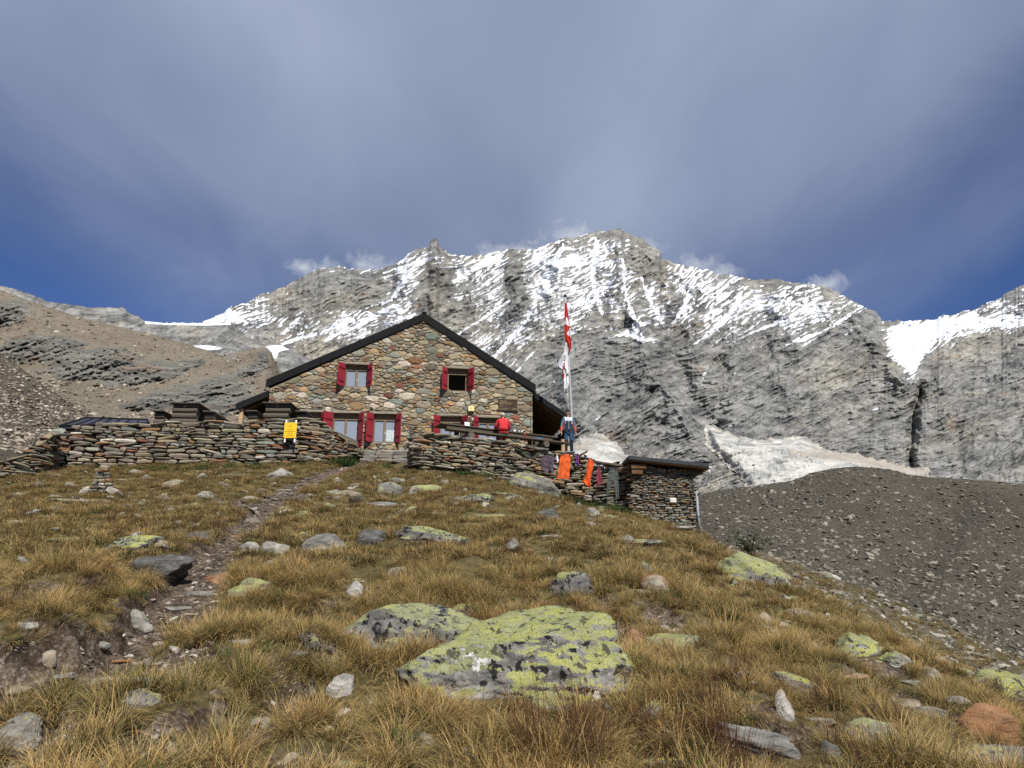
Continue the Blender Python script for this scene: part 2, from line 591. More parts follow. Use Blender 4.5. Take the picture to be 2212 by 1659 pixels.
def wall_snow(U, V, S, D):
    s, t = strata(U, V)
    L = interp_poly(U[0], SNOWLINE)[None, :] + 40 * fbm2(U / 90, V / 60, 3)
    dens = sstep(50, -60, V - L) * 0.71 - 0.26
    for x, y, rx, ry, a in SNOWPATCH:
        dens = dens + a * np.exp(-((U - x) / rx) ** 2 - ((V - y) / ry) ** 2)
    for pts, wd in SNOWVEINS:
        d, tt = polydist(U + 4 * fbm2(U / 12, V / 12, 2), V, pts)
        dens = dens + .75 * np.exp(-(d / wd) ** 2)
    e = 1.6
    sl = -(ledges(s, t + e) - ledges(s, t - e))
    # snow lies where a ledge leans back, less on the steep rib flanks
    rb = (ribs(U + 3, V) - ribs(U - 3, V)) / 6
    n = sl / sl.std() * 0.8 + 2.0 * fbm2(U / 9, V / 11, 4, 0.7) + 1.2 * fbm2(s / 30, t / 4.0, 3) + 1.9 * fbm2(U / 60, V / 42, 4) - 0.35 * np.clip(np.abs(rb) - .5, 0, 2)
    v = n * (1 - 0.85 * np.clip(dens - .85, 0, 1)) + 3.4 * (dens - 0.5)
    return np.clip(0.5 + v * 0.30, 0, 1)


def wall_tone(U, V, S, D):
    s, t = strata(U, V)
    k = 0.5 + 0.5 * fbm2(s / 240, t / 60, 4) + 0.35 * fbm2(U / 190, V / 190, 3)
    for x, y, rx, ry, a in [(1440, 610, 14, 50, .5), (1930, 740, 22, 60, .45), (1030, 560, 30, 20, .4), (650, 640, 80, 50, .3), (940, 650, 30, 60, .25),
                            (1350, 900, 160, 120, -.25), (1000, 600, 20, 40, -.2), (1640, 900, 60, 50, -.2), (1780, 880, 120, 60, -.15), (1720, 890, 90, 8, .35), (2100, 850, 120, 8, .3),
                            (690, 755, 60, 40, .5), (1640, 1000, 80, 40, .1)]:
        k = k + a * np.exp(-((U - x) / rx) ** 2 - ((V - y) / ry) ** 2)
    return np.clip(k, 0, 1)


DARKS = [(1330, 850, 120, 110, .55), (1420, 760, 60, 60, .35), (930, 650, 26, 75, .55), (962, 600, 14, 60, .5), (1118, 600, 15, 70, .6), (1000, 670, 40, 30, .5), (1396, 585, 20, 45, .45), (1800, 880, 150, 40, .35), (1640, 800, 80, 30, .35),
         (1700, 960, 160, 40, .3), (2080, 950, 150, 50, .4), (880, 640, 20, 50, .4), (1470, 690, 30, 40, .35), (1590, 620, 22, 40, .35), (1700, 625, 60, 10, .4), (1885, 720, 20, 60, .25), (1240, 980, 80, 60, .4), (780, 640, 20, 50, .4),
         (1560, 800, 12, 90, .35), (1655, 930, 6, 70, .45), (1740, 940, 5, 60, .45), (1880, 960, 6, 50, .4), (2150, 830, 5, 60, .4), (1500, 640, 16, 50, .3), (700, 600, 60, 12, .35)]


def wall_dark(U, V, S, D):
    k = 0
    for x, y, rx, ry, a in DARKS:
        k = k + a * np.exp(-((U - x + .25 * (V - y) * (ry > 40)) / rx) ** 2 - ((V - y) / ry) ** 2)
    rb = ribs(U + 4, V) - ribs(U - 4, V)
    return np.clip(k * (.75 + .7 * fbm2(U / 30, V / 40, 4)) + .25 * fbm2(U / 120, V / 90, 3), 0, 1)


def wall_lay(U, V, S, D):
    s, t = strata(U, V)
    return np.clip(0.5 + 0.42 * ledges(s, t) + 0.30 * fbm2(U / 11, V / 8, 4, .65) + .12 * fbm2(U / 80, V / 60, 3), 0, 1)


def mat_mountain():
    t = NT('mountain_rock'); p = t.pos()
    pm = t.map(p, (0.02, 0.02, 0.05), (0, R(-26), 0))
    n0 = t.noise(pm, 1.0, 9, 0.72, 0.6)
    n1 = t.math('ADD', t.math('MULTIPLY', n0, 0.68), t.math('MULTIPLY', t.attr('lay', 'Fac'), 0.32))
    n2 = t.noise(p, 0.06, 8, 0.7)
    tone = t.attr('tone', 'Fac')
    warm = t.ramp(n1, [(0.34, (.075, .073, .067)), (0.45, (.185, .175, .15)), (0.55, (.30, .28, .23)), (0.70, (.44, .405, .33))])
    cool = t.ramp(n1, [(0.34, (.055, .057, .058)), (0.45, (.145, .146, .141)), (0.55, (.245, .243, .23)), (0.70, (.37, .365, .34))])
    base = t.mix(t.ramp(tone, [(0.42, 0.0), (0.95, 1.0)]), cool, warm)
    base = t.mix(t.ramp(n2, [(0.34, 0.6), (0.44, 0.0)]), base, (.05, .05, .05))
    crk = t.voro(t.map(t.mix(.12, p, t.noise(p, .03, 4, .6, out='Color'), 'ADD'), (.016, .016, .030), (0, R(-26), 0)), 1.0, 'DISTANCE_TO_EDGE')
    base = t.mix(t.ramp(crk, [(0.0, .42), (.05, 0.0)]), base, (.045, .045, .046))
    rust = t.noise(t.map(p, (0.013, 0.013, 0.008)), 1.0, 6, 0.7)
    base = t.mix(t.math('MULTIPLY', t.ramp(rust, [(0.58, 0.0), (0.7, 0.6)]), tone), base, (.30, .19, .095))
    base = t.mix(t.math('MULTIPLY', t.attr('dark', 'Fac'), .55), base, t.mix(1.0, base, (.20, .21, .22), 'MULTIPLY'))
    sn = t.math('ADD', t.attr('snow', 'Fac'), t.math('MULTIPLY', t.math('SUBTRACT', t.noise(t.map(p, (.05, .05, .11), (0, R(-26), 0)), 1.0, 8, 0.75), 0.5), 0.34))
    m = t.ramp(sn, [(0.45, 0.0), (0.56, 1.0)])
    base = t.mix(m, base, (.70, .725, .76))
    t.bump(n1, 0.7, 7.0)
    return t.done(base, 0.85, spec=0.1)


M_MTN = mat_mountain()
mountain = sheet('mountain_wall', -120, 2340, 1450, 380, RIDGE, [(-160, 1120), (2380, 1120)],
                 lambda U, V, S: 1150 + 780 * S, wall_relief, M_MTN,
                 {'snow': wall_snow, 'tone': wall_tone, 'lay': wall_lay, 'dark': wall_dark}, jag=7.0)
mountain['label'] = 'jagged grey rock mountain wall dusted with fresh snow behind the hut'


def mat_glacier():
    t = NT('glacier_ice'); p = t.pos()
    n = t.noise(t.map(p, (.02, .02, .05), (0, R(20), 0)), 1.0, 8, 0.7, 1.0)
    d = t.attr('dirt_and_shade', 'Fac')
    ice = t.ramp(n, [(0.36, (.20, .205, .20)), (0.45, (.40, .405, .385)), (0.53, (.56, .55, .51)), (0.68, (.70, .69, .64))])
    ice = t.mix(t.ramp(t.math('ADD', d, t.math('MULTIPLY', n, 0.5)), [(0.45, 0.0), (0.9, 0.8)]), ice, (.40, .35, .285))
    t.bump(n, 0.9, 14.0)
    return t.done(ice, 0.6, spec=0.3)


M_ICE = mat_glacier()


def glacier(name, poly, d0, thick, label, dirt_and_shade, cre=9.0, step=2.0):
    p = np.asarray(poly, float)
    x0, x1, y0, y1 = p[:, 0].min(), p[:, 0].max(), p[:, 1].min(), p[:, 1].max()
    us = np.arange(x0 - step, x1 + 2 * step, step); vs = np.arange(y1 + step, y0 - 2 * step, -step)
    U, V = np.meshgrid(us, vs)
    # jitter the outline a little so that the ice margin is ragged
    Ud, Vd = U + 9 * fbm2(U / 20, V / 20, 4, .6), V + 9 * fbm2(U / 20 + 5, V / 20 + 2, 4, .6)
    ins = np.zeros(U.shape, bool); j = len(p) - 1
    for i in range(len(p)):
        xi, yi = p[i]; xj, yj = p[j]
        c = ((yi > Vd) != (yj > Vd)) & (Ud < (xj - xi) * (Vd - yi) / (yj - yi + 1e-9) + xi)
        ins ^= c; j = i
    d, _ = polydist(U, V, np.vstack([p, p[:1]]))
    edge = sstep(0, 1, np.clip(d / 26, 0, 1))
    s, t = U * .9 - V * .42, U * .42 + V * .9
    rough = cre * ridged2(s / 55, t / 13, 4, .6) + 0.6 * cre * ridged2(U / 17, V / 30, 3, .6)
    D = d0(U, V, edge) - thick * np.sqrt(edge) * 0 - rough * edge
    a, b = rayd(U, V)
    P = np.stack([a * D, D, EYE + b * D], -1).reshape(-1, 3)
    nx = len(us); i = np.arange((len(vs) - 1) * nx).reshape(-1, nx)[:, :-1].ravel()
    F = np.stack([i, i + 1, i + nx + 1, i + nx], 1)
    F = F[ins.ravel()[F].all(1)]
    used = np.unique(F); re = -np.ones(len(P), int); re[used] = np.arange(len(used))
    dr = np.clip(dirt_and_shade(U, V) + .55 * sstep(.1, -.5, ridged2(s / 46, t / 8, 4, .6)) * sstep(0, .5, edge) + .5 * (1 - edge) * (fbm2(U / 12, V / 12, 3) > -.1), 0, 1.2).ravel()[used]  # dirt bands plus crevasse shade painted dark into the colour
    o = obj(name, mesh_np(name, P[used], re[F], M_ICE, True, {'dirt_and_shade': dr}))
    tag(o, label=label, kind='structure')
    return o




def wall_d(U, V, edge):
    T = interp_poly(U[0], RIDGE)[None, :]; S = (1120 - V) / (1120 - T)
    Dw = 1150 + 780 * S + wall_relief(U, V, S)
    return (Dw - 4) * (1 - edge) + (1150 + 780 * S - 62) * edge


glacier('glacier', [(1522, 915), (1545, 918), (1580, 938), (1630, 948), (1690, 946), (1735, 940), (1760, 955), (1800, 975), (1850, 978), (1900, 992), (1960, 1004),
                    (2010, 1010), (2010, 1060), (1560, 1075), (1610, 1050), (1565, 1000), (1520, 960)], wall_d, 16, 'pale crevassed glacier tongue under the rock wall above the moraine',
        lambda U, V: sstep(955, 1000, V - 0.0 * U) * .18 + .5 * np.exp(-((V - 985 - 0.1 * (U - 1800)) / 10) ** 2) * (U > 1700) + .25 * (U > 1860), cre=12)
glacier('snow_cone', [(1180, 992), (1240, 950), (1292, 930), (1330, 952), (1360, 985), (1400, 1030), (1400, 1075), (1180, 1075)], wall_d, 24,
        'dirty white snow cone behind the flagpole', lambda U, V: .35 * np.exp(-((V - 955 + .3 * (U - 1290)) / 9) ** 2) + .3 * np.exp(-((V - 975 - .3 * (U - 1290)) / 8) ** 2), cre=4)


# far left: grey cliff with a snowy col above it
def side_tone(U, V, S, D):
    return np.clip(.45 + .6 * fbm2(U / 90, V / 50, 4), 0, 1)


def col_snow(U, V, S, D):
    v = 0.95 * np.exp(-((V - interp_poly(U[0], LEFT_TOP)[None, :]) / 5.5) ** 2) * ((U > 312) & (U < 498))
    v = v + np.exp(-((U - 445) / 40) ** 2 - ((V - 751 - .04 * (U - 445)) / 6) ** 2) + np.exp(-((U - 600) / 34) ** 2 - ((V - 752) / 7) ** 2) + np.exp(-((U - 590) / 12) ** 2 - ((V - 765) / 12) ** 2)
    return np.clip(v, 0, 1)


LEFT_TOP = [(-160, 590), (0, 618), (60, 632), (105, 652), (160, 660), (200, 664), (262, 664), (285, 678), (300, 684), (312, 695),
            (360, 697), (440, 699), (500, 697), (540, 735), (600, 742), (700, 790)]


def left_relief(U, V, S):
    s, t = strata(U, V)
    return (-14 * ridged2((U + .4 * V) / 60, V / 130, 4, .6) - 6 * ledges(s, t) - 3 * fbm2(U / 8, V / 8, 3)) * np.clip((1 - S) * 14, 0.08, 1)


left_cliff = sheet('left_cliff', -160, 690, 430, 120, LEFT_TOP, [(-160, 900), (700, 900)], lambda U, V, S: 820 + 330 * S, left_relief, M_MTN,
                   {'snow': col_snow, 'tone': side_tone, 'lay': wall_lay, 'dark': wall_dark}, jag=4.0)
left_cliff['label'] = 'grey cliff and snowy col on the left skyline'


def mat_scree(name, a, b, c, rocky):
    t = NT(name); p = t.pos()
    v = t.voro(p, 1.3, out='Color')
    n = t.noise(p, 0.05, 6, 0.6)
    fine = t.noise(p, 1.6, 6, 0.75)
    base = t.mix(t.ramp(n, [(0.3, 0.0), (0.7, 1.0)]), a, b)
    base = t.mix(t.ramp(fine, [(0.35, 0.75), (0.5, 0.0)]), base, tuple(x * .3 for x in a))
    base = t.mix(t.ramp(fine, [(0.58, 0.0), (0.72, 0.8)]), base, c)
    r = t.attr('rock', 'Fac')
    lay = t.noise(t.map(p, (.05, .05, .33), (0, R(-17), 0)), 1.0, 9, 0.7, .8)
    rock = t.ramp(lay, [(0.32, (.048, .047, .043)), (0.46, (.110, .108, .097)), (0.58, (.195, .19, .162)), (0.75, (.34, .325, .27))])
    rust = t.noise(p, 0.035, 5, .6)
    rock = t.mix(t.ramp(rust, [(0.57, 0.0), (0.68, 0.55)]), rock, (.24, .14, .08))
    rf = t.math('ADD', r, t.math('MULTIPLY', t.math('SUBTRACT', lay, 0.5), 1.7))
    base = t.mix(t.ramp(rf, [(0.38, 0.0), (0.52, 1.0)]), base, rock)
    t.bump(t.mix(r, fine, lay), 0.9, 1.2)
    return t.done(base, 0.95, spec=0.1)


M_SCREE = mat_scree('brown_scree', (.195, .165, .122), (.265, .228, .172), (.44, .40, .33), 1)

HILL_TOP = [(-160, 600), (0, 628), (40, 640), (80, 655), (130, 672), (180, 688), (230, 700), (330, 722), (400, 742), (430, 752), (480, 768), (530, 757), (575, 750), (586, 760), (600, 795),
            (640, 840), (700, 880)]
ROCKS_L = [(20, 668, 60, 28, 1.0), (120, 690, 40, 12, .5), (0, 690, 60, 16, .6), (90, 760, 110, 24, 1.1), (190, 790, 90, 24, 1.1), (240, 770, 60, 20, .9), (320, 812, 90, 22, 1.0), (270, 800, 60, 22, .9),
           (410, 783, 50, 14, .8), (60, 735, 80, 16, .8), (330, 870, 90, 20, 1.0), (430, 850, 80, 22, .9), (490, 825, 60, 22, .7), (510, 870, 70, 26, .8), (540, 800, 26, 18, .8), (566, 778, 18, 24, 1.0),
           (470, 890, 90, 14, .7), (230, 905, 40, 10, .4), (500, 770, 22, 8, .6), (150, 810, 40, 14, .6)]


def hill_rock(U, V, S, D=None):
    k = 0
    for x, y, rx, ry, a in ROCKS_L:
        k = k + a * np.exp(-((U - x) / rx) ** 2 - ((V - y - 0.12 * (x - U)) / ry) ** 2)
    return np.clip(k * 0.80 + 0.42 * fbm2(U / 46, V / 15, 4, .6), 0, 1)


def hill_relief(U, V, S):
    k = hill_rock(U, V, S)
    s, t = U * .96 - V * .28, U * .28 + V * .96
    led = fbm2(s / 80, t / 9, 4, .6)
    e = np.clip((1 - S) * 12, 0.1, 1)
    return (-9 * fbm2(U / 120, V / 70, 3) - k * (8 + 9 * led + 6 * ridged2(U / 22, V / 16, 3) + 3 * fbm2(U / 6, V / 5, 3)) - 0.5 * fbm2(U / 5, V / 5, 3, .7)) * e


left_hill = sheet('left_hillside', -160, 690, 520, 210, HILL_TOP, [(-160, 1010), (700, 1010)], lambda U, V, S: 110 + 260 * S, hill_relief, M_SCREE,
                  {'rock': hill_rock}, jag=2.5)
left_hill['label'] = 'brown scree hillside with dark layered rock bands left of the hut'

M_SCREE2 = mat_scree('grey_scree', (.100, .090, .070), (.145, .129, .100), (.28, .255, .205), 0)
M_SCREE3 = mat_scree('grey_brown_scree', (.118, .100, .075), (.168, .145, .11), (.33, .295, .235), 0)
zero = lambda U, V, S, D: U * 0
NEAR_L_TOP = [(-240, 590), (-100, 690), (0, 762), (40, 790), (90, 826), (140, 862), (190, 898), (215, 915), (300, 965), (420, 1010)]
left_moraine = sheet('left_moraine', -240, 420, 200, 120, NEAR_L_TOP, [(-240, 1060), (420, 1060)], lambda U, V, S: 38 + 52 * S,
                     lambda U, V, S: -(1.4 * fbm2(U / 60, V / 60, 3) + 0.25 * fbm2(U / 5, V / 5, 3, .7)) * np.clip((1 - S) * 9, .1, 1), M_SCREE3, {'rock': zero}, jag=2.0)
left_moraine['label'] = 'steep grey brown scree slope at the left edge'

MOR_TOP = [(1380, 1105), (1460, 1085), (1530, 1064), (1600, 1053), (1660, 1046), (1710, 1038), (1760, 1020), (1800, 1012), (1850, 1008), (1920, 1013), (1960, 1024), (2010, 1031), (2100, 1036), (2212, 1046),
           (2400, 1060)]


def mor_relief(U, V, S):
    r = 3.5 * fbm2(U / 130, V / 130, 3) - 5 * np.exp(-(polydist(U, V, [(2060, 1060), (1990, 1180), (1950, 1300), (1960, 1400)])[0] / 60) ** 2) + 4.5 * np.exp(-(polydist(U, V, [(2230, 1060), (2100, 1180), (2010, 1330)])[0] / 50) ** 2)
    return -(r + 0.45 * fbm2(U / 6, V / 6, 3, .7)) * np.clip((1 - S) * 9, .1, 1)


moraine = sheet('moraine', 1380, 2400, 420, 220, MOR_TOP, [(1380, 1330), (1700, 1330), (2400, 1700)], lambda U, V, S: 48 + 100 * S, mor_relief, M_SCREE2, {'rock': zero}, jag=2.2)
moraine['label'] = 'grey gravel moraine ridge right of the shed'

# ------------------------------------------------------------------ the hillside in front of the hut
ROWS = [(1659, 4.0), (1588, 4.5), (1518, 5.0), (1404, 6.3), (1302, 7.6), (1231, 9.0), (1166, 11.0), (1123, 13.3), (1080, 16.5), (1048, 19.5), (1015, 23.0), (997, 26.0)]
_cp = []
for cx_ in (-250, 150, 520, 850, 1106, 1300):
    for r_, d_ in ROWS:
        if cx_ == 1300 and r_ < 1170: continue
        if cx_ == 1106 and r_ < 1100: continue
        if r_ < 1100: r_ += 6 + (4 if cx_ == 850 else 0)
        if cx_ <= 150 and r_ < 1010: continue
        _cp.append(tuple(at(cx_, r_, d_)))
for cx_, rows in ((1106, [(1090, 16.5), (1068, 19.5), (1052, 23), (1042, 26)]), (1200, [(1137, 13.2), (1110, 16.2), (1092, 19.5), (1080, 23), (1072, 27)]), (1300, [(1146, 13.2), (1126, 16.5), (1113, 20), (1106, 24), (1100, 27)]), (1420, [(1659, 4), (1500, 5.2), (1400, 6.5), (1300, 8.0), (1230, 10), (1180, 13), (1148, 17.5), (1130, 22), (1122, 26.5)]),
                  (1510, [(1300, 8.6), (1220, 12), (1186, 16), (1166, 21), (1154, 26)]),
                  (1640, [(1659, 4.1), (1500, 5.6), (1400, 7.2), (1310, 9.5), (1255, 12.2)]), (1705, [(1248, 13.0)]),
                  (1800, [(1659, 4.2), (1500, 6.0), (1400, 7.8), (1302, 10.6)]), (1950, [(1659, 4.4), (1500, 6.4), (1393, 8.8)]),
                  (2100, [(1659, 4.7), (1560, 5.8), (1482, 7.2)]), (2230, [(1659, 4.9), (1572, 6.2)])):
    for r_, d_ in rows:
        _cp.append(tuple(at(cx_, r_ + (8 if cx_ >= 1640 and (r_, d_) == rows[-1] else 0), d_)))
for cx_, r_, d_ in ((2230, 1660, 8.6), (2230, 1760, 12), (2100, 1560, 9.6), (2100, 1650, 13), (1950, 1450, 11.4), (1950, 1530, 15), (1800, 1345, 13.6), (1800, 1400, 17.5), (1705, 1290, 17), (1705, 1330, 22), (1600, 1225, 18), (1600, 1235, 23)):
    _cp.append(tuple(at(cx_, r_, d_)))
_cp += [(0, 0, 0), (-4, 0, .1), (4, 0, -.25), (0, -8, -1.6), (-10, -6, -1.0), (10, -6, -2.5), (-14, 4, 1.0), (-20, 12, 3.2), (-24, 26, 6.2), (-20, 34, 6.6),
        (12, 15, -4.2), (13, 22, -4.5), (14, 28, -4.0), (9.6, 27.5, 1.2), (12, 31, -1.5), (20, 8, -6), (22, 20, -6.5), (24, 34, -5), (34, 14, -10), (30, 40, -6),
        (0, 30, 6.3), (-8, 30, 6.3), (-6, 38, 6.6), (4, 33, 5.6), (6, 38, 5.6), (9, 33, 3.0), (10, 42, 4.0), (-14, 42, 6.6), (0, 50, 6.4), (20, 55, -3), (-30, 45, 8)]
CPT = np.array(_cp)
_K = np.linalg.norm(CPT[:, None, :2] - CPT[None, :, :2], axis=2)
_K = np.where(_K > 0, _K ** 2 * np.log(_K + 1e-9), 0) + np.eye(len(CPT)) * 0.05
_P = np.hstack([np.ones((len(CPT), 1)), CPT[:, :2]])
_A = np.block([[_K, _P], [_P.T, np.zeros((3, 3))]])
_w = np.linalg.solve(_A, np.concatenate([CPT[:, 2], np.zeros(3)]))


def tps_h(x, y):
    x = np.atleast_1d(np.asarray(x, float)); y = np.atleast_1d(np.asarray(y, float))
    sh = x.shape; x = x.ravel(); y = y.ravel(); out = np.empty(len(x))
    for a in range(0, len(x), 20000):
        xx, yy = x[a:a + 20000], y[a:a + 20000]
        d2 = (xx[:, None] - CPT[None, :, 0]) ** 2 + (yy[:, None] - CPT[None, :, 1]) ** 2
        out[a:a + 20000] = (0.5 * d2 * np.log(d2 + 1e-12)) @ _w[:-3] + _w[-3] + _w[-2] * xx + _w[-1] * yy
    return out.reshape(sh)


_cgx, _cgy = np.arange(-40, 40.01, .25), np.arange(-14, 66.01, .25)
_cg = tps_h(*np.meshgrid(_cgx, _cgy))


def base_h(x, y):
    """the smooth hill, read from a fine grid"""
    x = np.clip((np.asarray(x, float) + 40) / .25, 0, len(_cgx) - 1.001); y = np.clip((np.asarray(y, float) + 14) / .25, 0, len(_cgy) - 1.001)
    i, j = np.floor(x).astype(int), np.floor(y).astype(int); fx, fy = x - i, y - j
    return (_cg[j, i] * (1 - fx) + _cg[j, i + 1] * fx) * (1 - fy) + (_cg[j + 1, i] * (1 - fx) + _cg[j + 1, i + 1] * fx) * fy


def _hit(hf, px, py, d0=2.0, d1=60.0):
    a, b = rayd(px, py)
    d = np.concatenate([np.linspace(d0, 14, 1400), np.linspace(14.01, d1, 1800)])
    z = EYE + b * d
    k = np.nonzero(z < hf(a * d, d))[0]
    i = k[0] if len(k) else np.argmin(z - hf(a * d, d))
    return float(a * d[i]), float(d[i])


bh = lambda px, py: _hit(base_h, px, py)
PATH_PX = [(-160, 1520, .80), (0, 1480, .74), (130, 1445, .64), (260, 1405, .54), (335, 1365, .48), (375, 1320, .44), (395, 1270, .42), (430, 1225, .38), (475, 1185, .32), (520, 1150, .32),
           (565, 1105, .30), (590, 1075, .32), (640, 1050, .36), (720, 1022, .36), (800, 998, .40), (835, 992, .5)]
PATH = [(*bh(x, y), w) for x, y, w in PATH_PX]
# bare patches of soil and gravel: pixel, radius in metres
BARE = [(*bh(x, y), r) for x, y, r in [(620, 1500, .24), (690, 1530, .20), (560, 1560, .18), (60, 1640, .22), (110, 1500, .45), (60, 1440, .45), (200, 1440, .40), (310, 1390, .34), (420, 1290, .3), (1440, 1345, .2), (1010, 1255, .16), (660, 1240, .2), (1260, 1330, .14), (380, 1460, .24), (1880, 1440, .34), (1790, 1400, .22), (1990, 1530, .30), (2080, 1560, .30), (1560, 1320, .24),
        (1620, 1335, .26), (1330, 1345, .18), (1840, 1590, .16), (1720, 1600, .18), (330, 1640, .16), (700, 1445, .14), (1310, 1300, .12), (500, 1345, .16), (780, 1270, .2), (1080, 1190, .14), (900, 1100, .3),
        (560, 1095, .7), (480, 1085, .6), (640, 1075, .55), (1185, 1150, .2), (1930, 1490, .25), (660, 1650, .2)]]
# grassy hummocks: pixel, radius, height
MOUND = [(*bh(x, y), r, h) for x, y, r, h in [(130, 1290, .62, .30), (60, 1400, .55, .24), (230, 1225, .45, .14), (640, 1290, .6, .14), (560, 1440, .7, .20), (330, 1600, .5, .18), (900, 1380, .5, .06),
         (1480, 1330, .5, .10), (1750, 1440, .5, .12), (1250, 1180, .8, .10), (1000, 1210, .7, .08), (1600, 1520, .5, .10), (1950, 1600, .4, .06), (500, 1330, .34, .08), (2120, 1450, .5, .1), (1380, 1480, .35, .10), (200, 1560, .4, .12)]]


def path_mask(x, y):
    """1 in the trodden path, 0 away from it"""
    p = np.array(PATH); d, t = polydist(x, y, p[:, :2])
    L = np.concatenate([[0], np.cumsum(np.linalg.norm(np.diff(p[:, :2], axis=0), axis=1))]); w = np.interp(t, L / L[-1], p[:, 2])
    w = w * (1 + 0.55 * fbm2(np.asarray(x) * 1.7, np.asarray(y) * 1.7, 3))
    return sstep(1.25, 0.72, d / w)


def bare_mask(x, y):
    m = 0
    wob = 1 + 0.7 * fbm2(np.asarray(x) * 2.6 + 5, np.asarray(y) * 2.6, 3)
    for bx, by, r in BARE:
        m = np.maximum(m, sstep(1.3, 0.75, np.hypot(x - bx, y - by) / (r * wob)))
    return m


def ground_h(x, y):
    x = np.atleast_1d(np.asarray(x, float)); y = np.atleast_1d(np.asarray(y, float))
    h = base_h(x, y)
    r = np.hypot(x, y)
    for mx, my, rr, hh in MOUND:
        d = np.hypot(x - mx, (y - my)) / rr
        h = h + hh * sstep(1.25, 0.35, d)
    near = np.clip((60 - r) / 20, 0, 1)
    pm = path_mask(x, y)
    dep = np.interp(np.hypot(x, y), [3, 7, 12, 20, 26], [.40, .34, .16, .06, 0])
    h = h - pm * dep - 0.05 * bare_mask(x, y)
    h = h + near * ((1 - pm * .6) * (0.15 * fbm2(x * .9, y * .9, 3) + 0.075 * fbm2(x * 2.9, y * 2.9, 3)) + 0.018 * fbm2(x * 9, y * 9, 3))
    far = sstep(45, 120, r)
    return h * (1 - far) + far * np.minimum(h, -30)


def hit(px, py):
    return _hit(ground_h, px, py)


def mat_ground():
    t = NT('soil_and_turf'); p = t.pos()
    big = t.noise(p, 0.7, 6, 0.6); mid = t.noise(p, 5.0, 8, 0.7); fine = t.noise(p, 38, 6, 0.7)
    soil = t.ramp(mid, [(0.3, (.022, .016, .011)), (0.5, (.060, .043, .029)), (0.7, (.115, .086, .058))])
    grav = t.ramp(t.voro(p, 46, out='Color'), [(0.0, (.075, .055, .038)), (0.5, (.17, .135, .10)), (1.0, (.36, .32, .26))])
    turf = t.ramp(t.noise(p, 11, 7, 0.7), [(0.3, (.055, .048, .022)), (0.5, (.14, .11, .050)), (0.7, (.26, .20, .09))])
    turf = t.mix(t.ramp(t.noise(p, 90, 5, .7), [(.36, .8), (.52, 0.0)]), turf, (.020, .016, .010))
    turf = t.mix(t.ramp(big, [(0.45, 0.0), (0.66, 0.5)]), turf, (.060, .062, .022))
    b = t.attr('bare', 'Fac')
    ground = t.mix(t.ramp(t.math('ADD', t.math('MULTIPLY', fine, .5), t.math('MULTIPLY', mid, .5)), [(0.46, 0.0), (0.56, 0.75)]), soil, grav)
    bb = t.math('ADD', b, t.math('MULTIPLY', t.math('SUBTRACT', mid, 0.5), 0.9))
    c = t.mix(t.ramp(bb, [(0.35, 0.0), (0.55, 1.0)]), turf, ground)
    t.bump(t.math('ADD', fine, mid), 0.9, 0.03)
    return t.done(c, 0.97, spec=0.1)


M_GROUND = mat_ground()
_ang = np.concatenate([np.linspace(-66, 66, 640), np.linspace(70, 290, 56)]); _ang = np.radians(_ang)
_rad = np.concatenate([[0.25, .6, 1.0, 1.6, 2.2], np.exp(np.linspace(np.log(2.7), np.log(42), 330)), [46, 52, 60, 72, 90, 120, 200, 500, 1500, 5000]])
_AA, _RR = np.meshgrid(_ang, _rad)
_GX, _GY = _RR * np.sin(_AA), _RR * np.cos(_AA)
_GZ = ground_h(_GX, _GY)
# soil banks lean over a little towards the path
_bare = np.maximum(path_mask(_GX, _GY), bare_mask(_GX, _GY))
_e = 0.05
_sl = np.hypot(ground_h(_GX + _e, _GY) - ground_h(_GX - _e, _GY), ground_h(_GX, _GY + _e) - ground_h(_GX, _GY - _e)) / (2 * _e)
_bare = np.clip(np.maximum(_bare, sstep(0.62, 1.0, _sl) * (_RR < 14)), 0, 1)
_na = len(_ang); _i = np.arange((len(_rad) - 1) * _na).reshape(-1, _na)
_F = np.stack([_i, np.roll(_i, -1, 1), np.roll(_i, -1, 1) + _na, _i + _na], -1).reshape(-1, 4)[:, ::-1]
ground = obj('ground', mesh_np('ground', np.stack([_GX, _GY, _GZ], -1).reshape(-1, 3), _F, M_GROUND, True, {'bare': _bare.ravel()}))
tag(ground, kind='structure')

# the stony slope below the hill, right of the crest, falling to the foot of the moraine
M_SLOPE = None


def mat_slope():
    t = NT('stony_turf'); p = t.pos()
    n = t.noise(p, 0.5, 6, .6); f = t.noise(p, 3.2, 7, .72)
    turf = t.ramp(f, [(0.3, (.040, .036, .016)), (0.5, (.085, .072, .034)), (0.7, (.15, .115, .055))])
    st = t.ramp(f, [(0.3, (.05, .047, .038)), (0.5, (.125, .115, .09)), (0.7, (.25, .23, .185))])
    c = t.mix(t.ramp(n, [(0.45, 0.0), (0.6, 1.0)]), turf, st)
    t.bump(f, .8, .2)
    return t.done(c, .96, spec=.1)


M_SLOPE = mat_slope()
LOW_TOP = [(1500, 1170), (1600, 1185), (1660, 1196), (1700, 1213), (1780, 1238), (1860, 1268), (1940, 1302), (2020, 1335), (2120, 1380), (2212, 1425), (2400, 1520)]
lower_slope = sheet('lower_slope', 1500, 2400, 260, 90, LOW_TOP, [(1500, 1500), (1700, 1500), (2400, 1820)], lambda U, V, S: 13 + 34 * S,
                    lambda U, V, S: -(0.9 * fbm2(U / 60, V / 30, 3) + .22 * fbm2(U / 9, V / 6, 3)) * np.clip((1 - S) * 9, .1, 1), M_SLOPE, jag=3.0)
lower_slope['label'] = 'stony turf slope falling away beyond the hill crest'

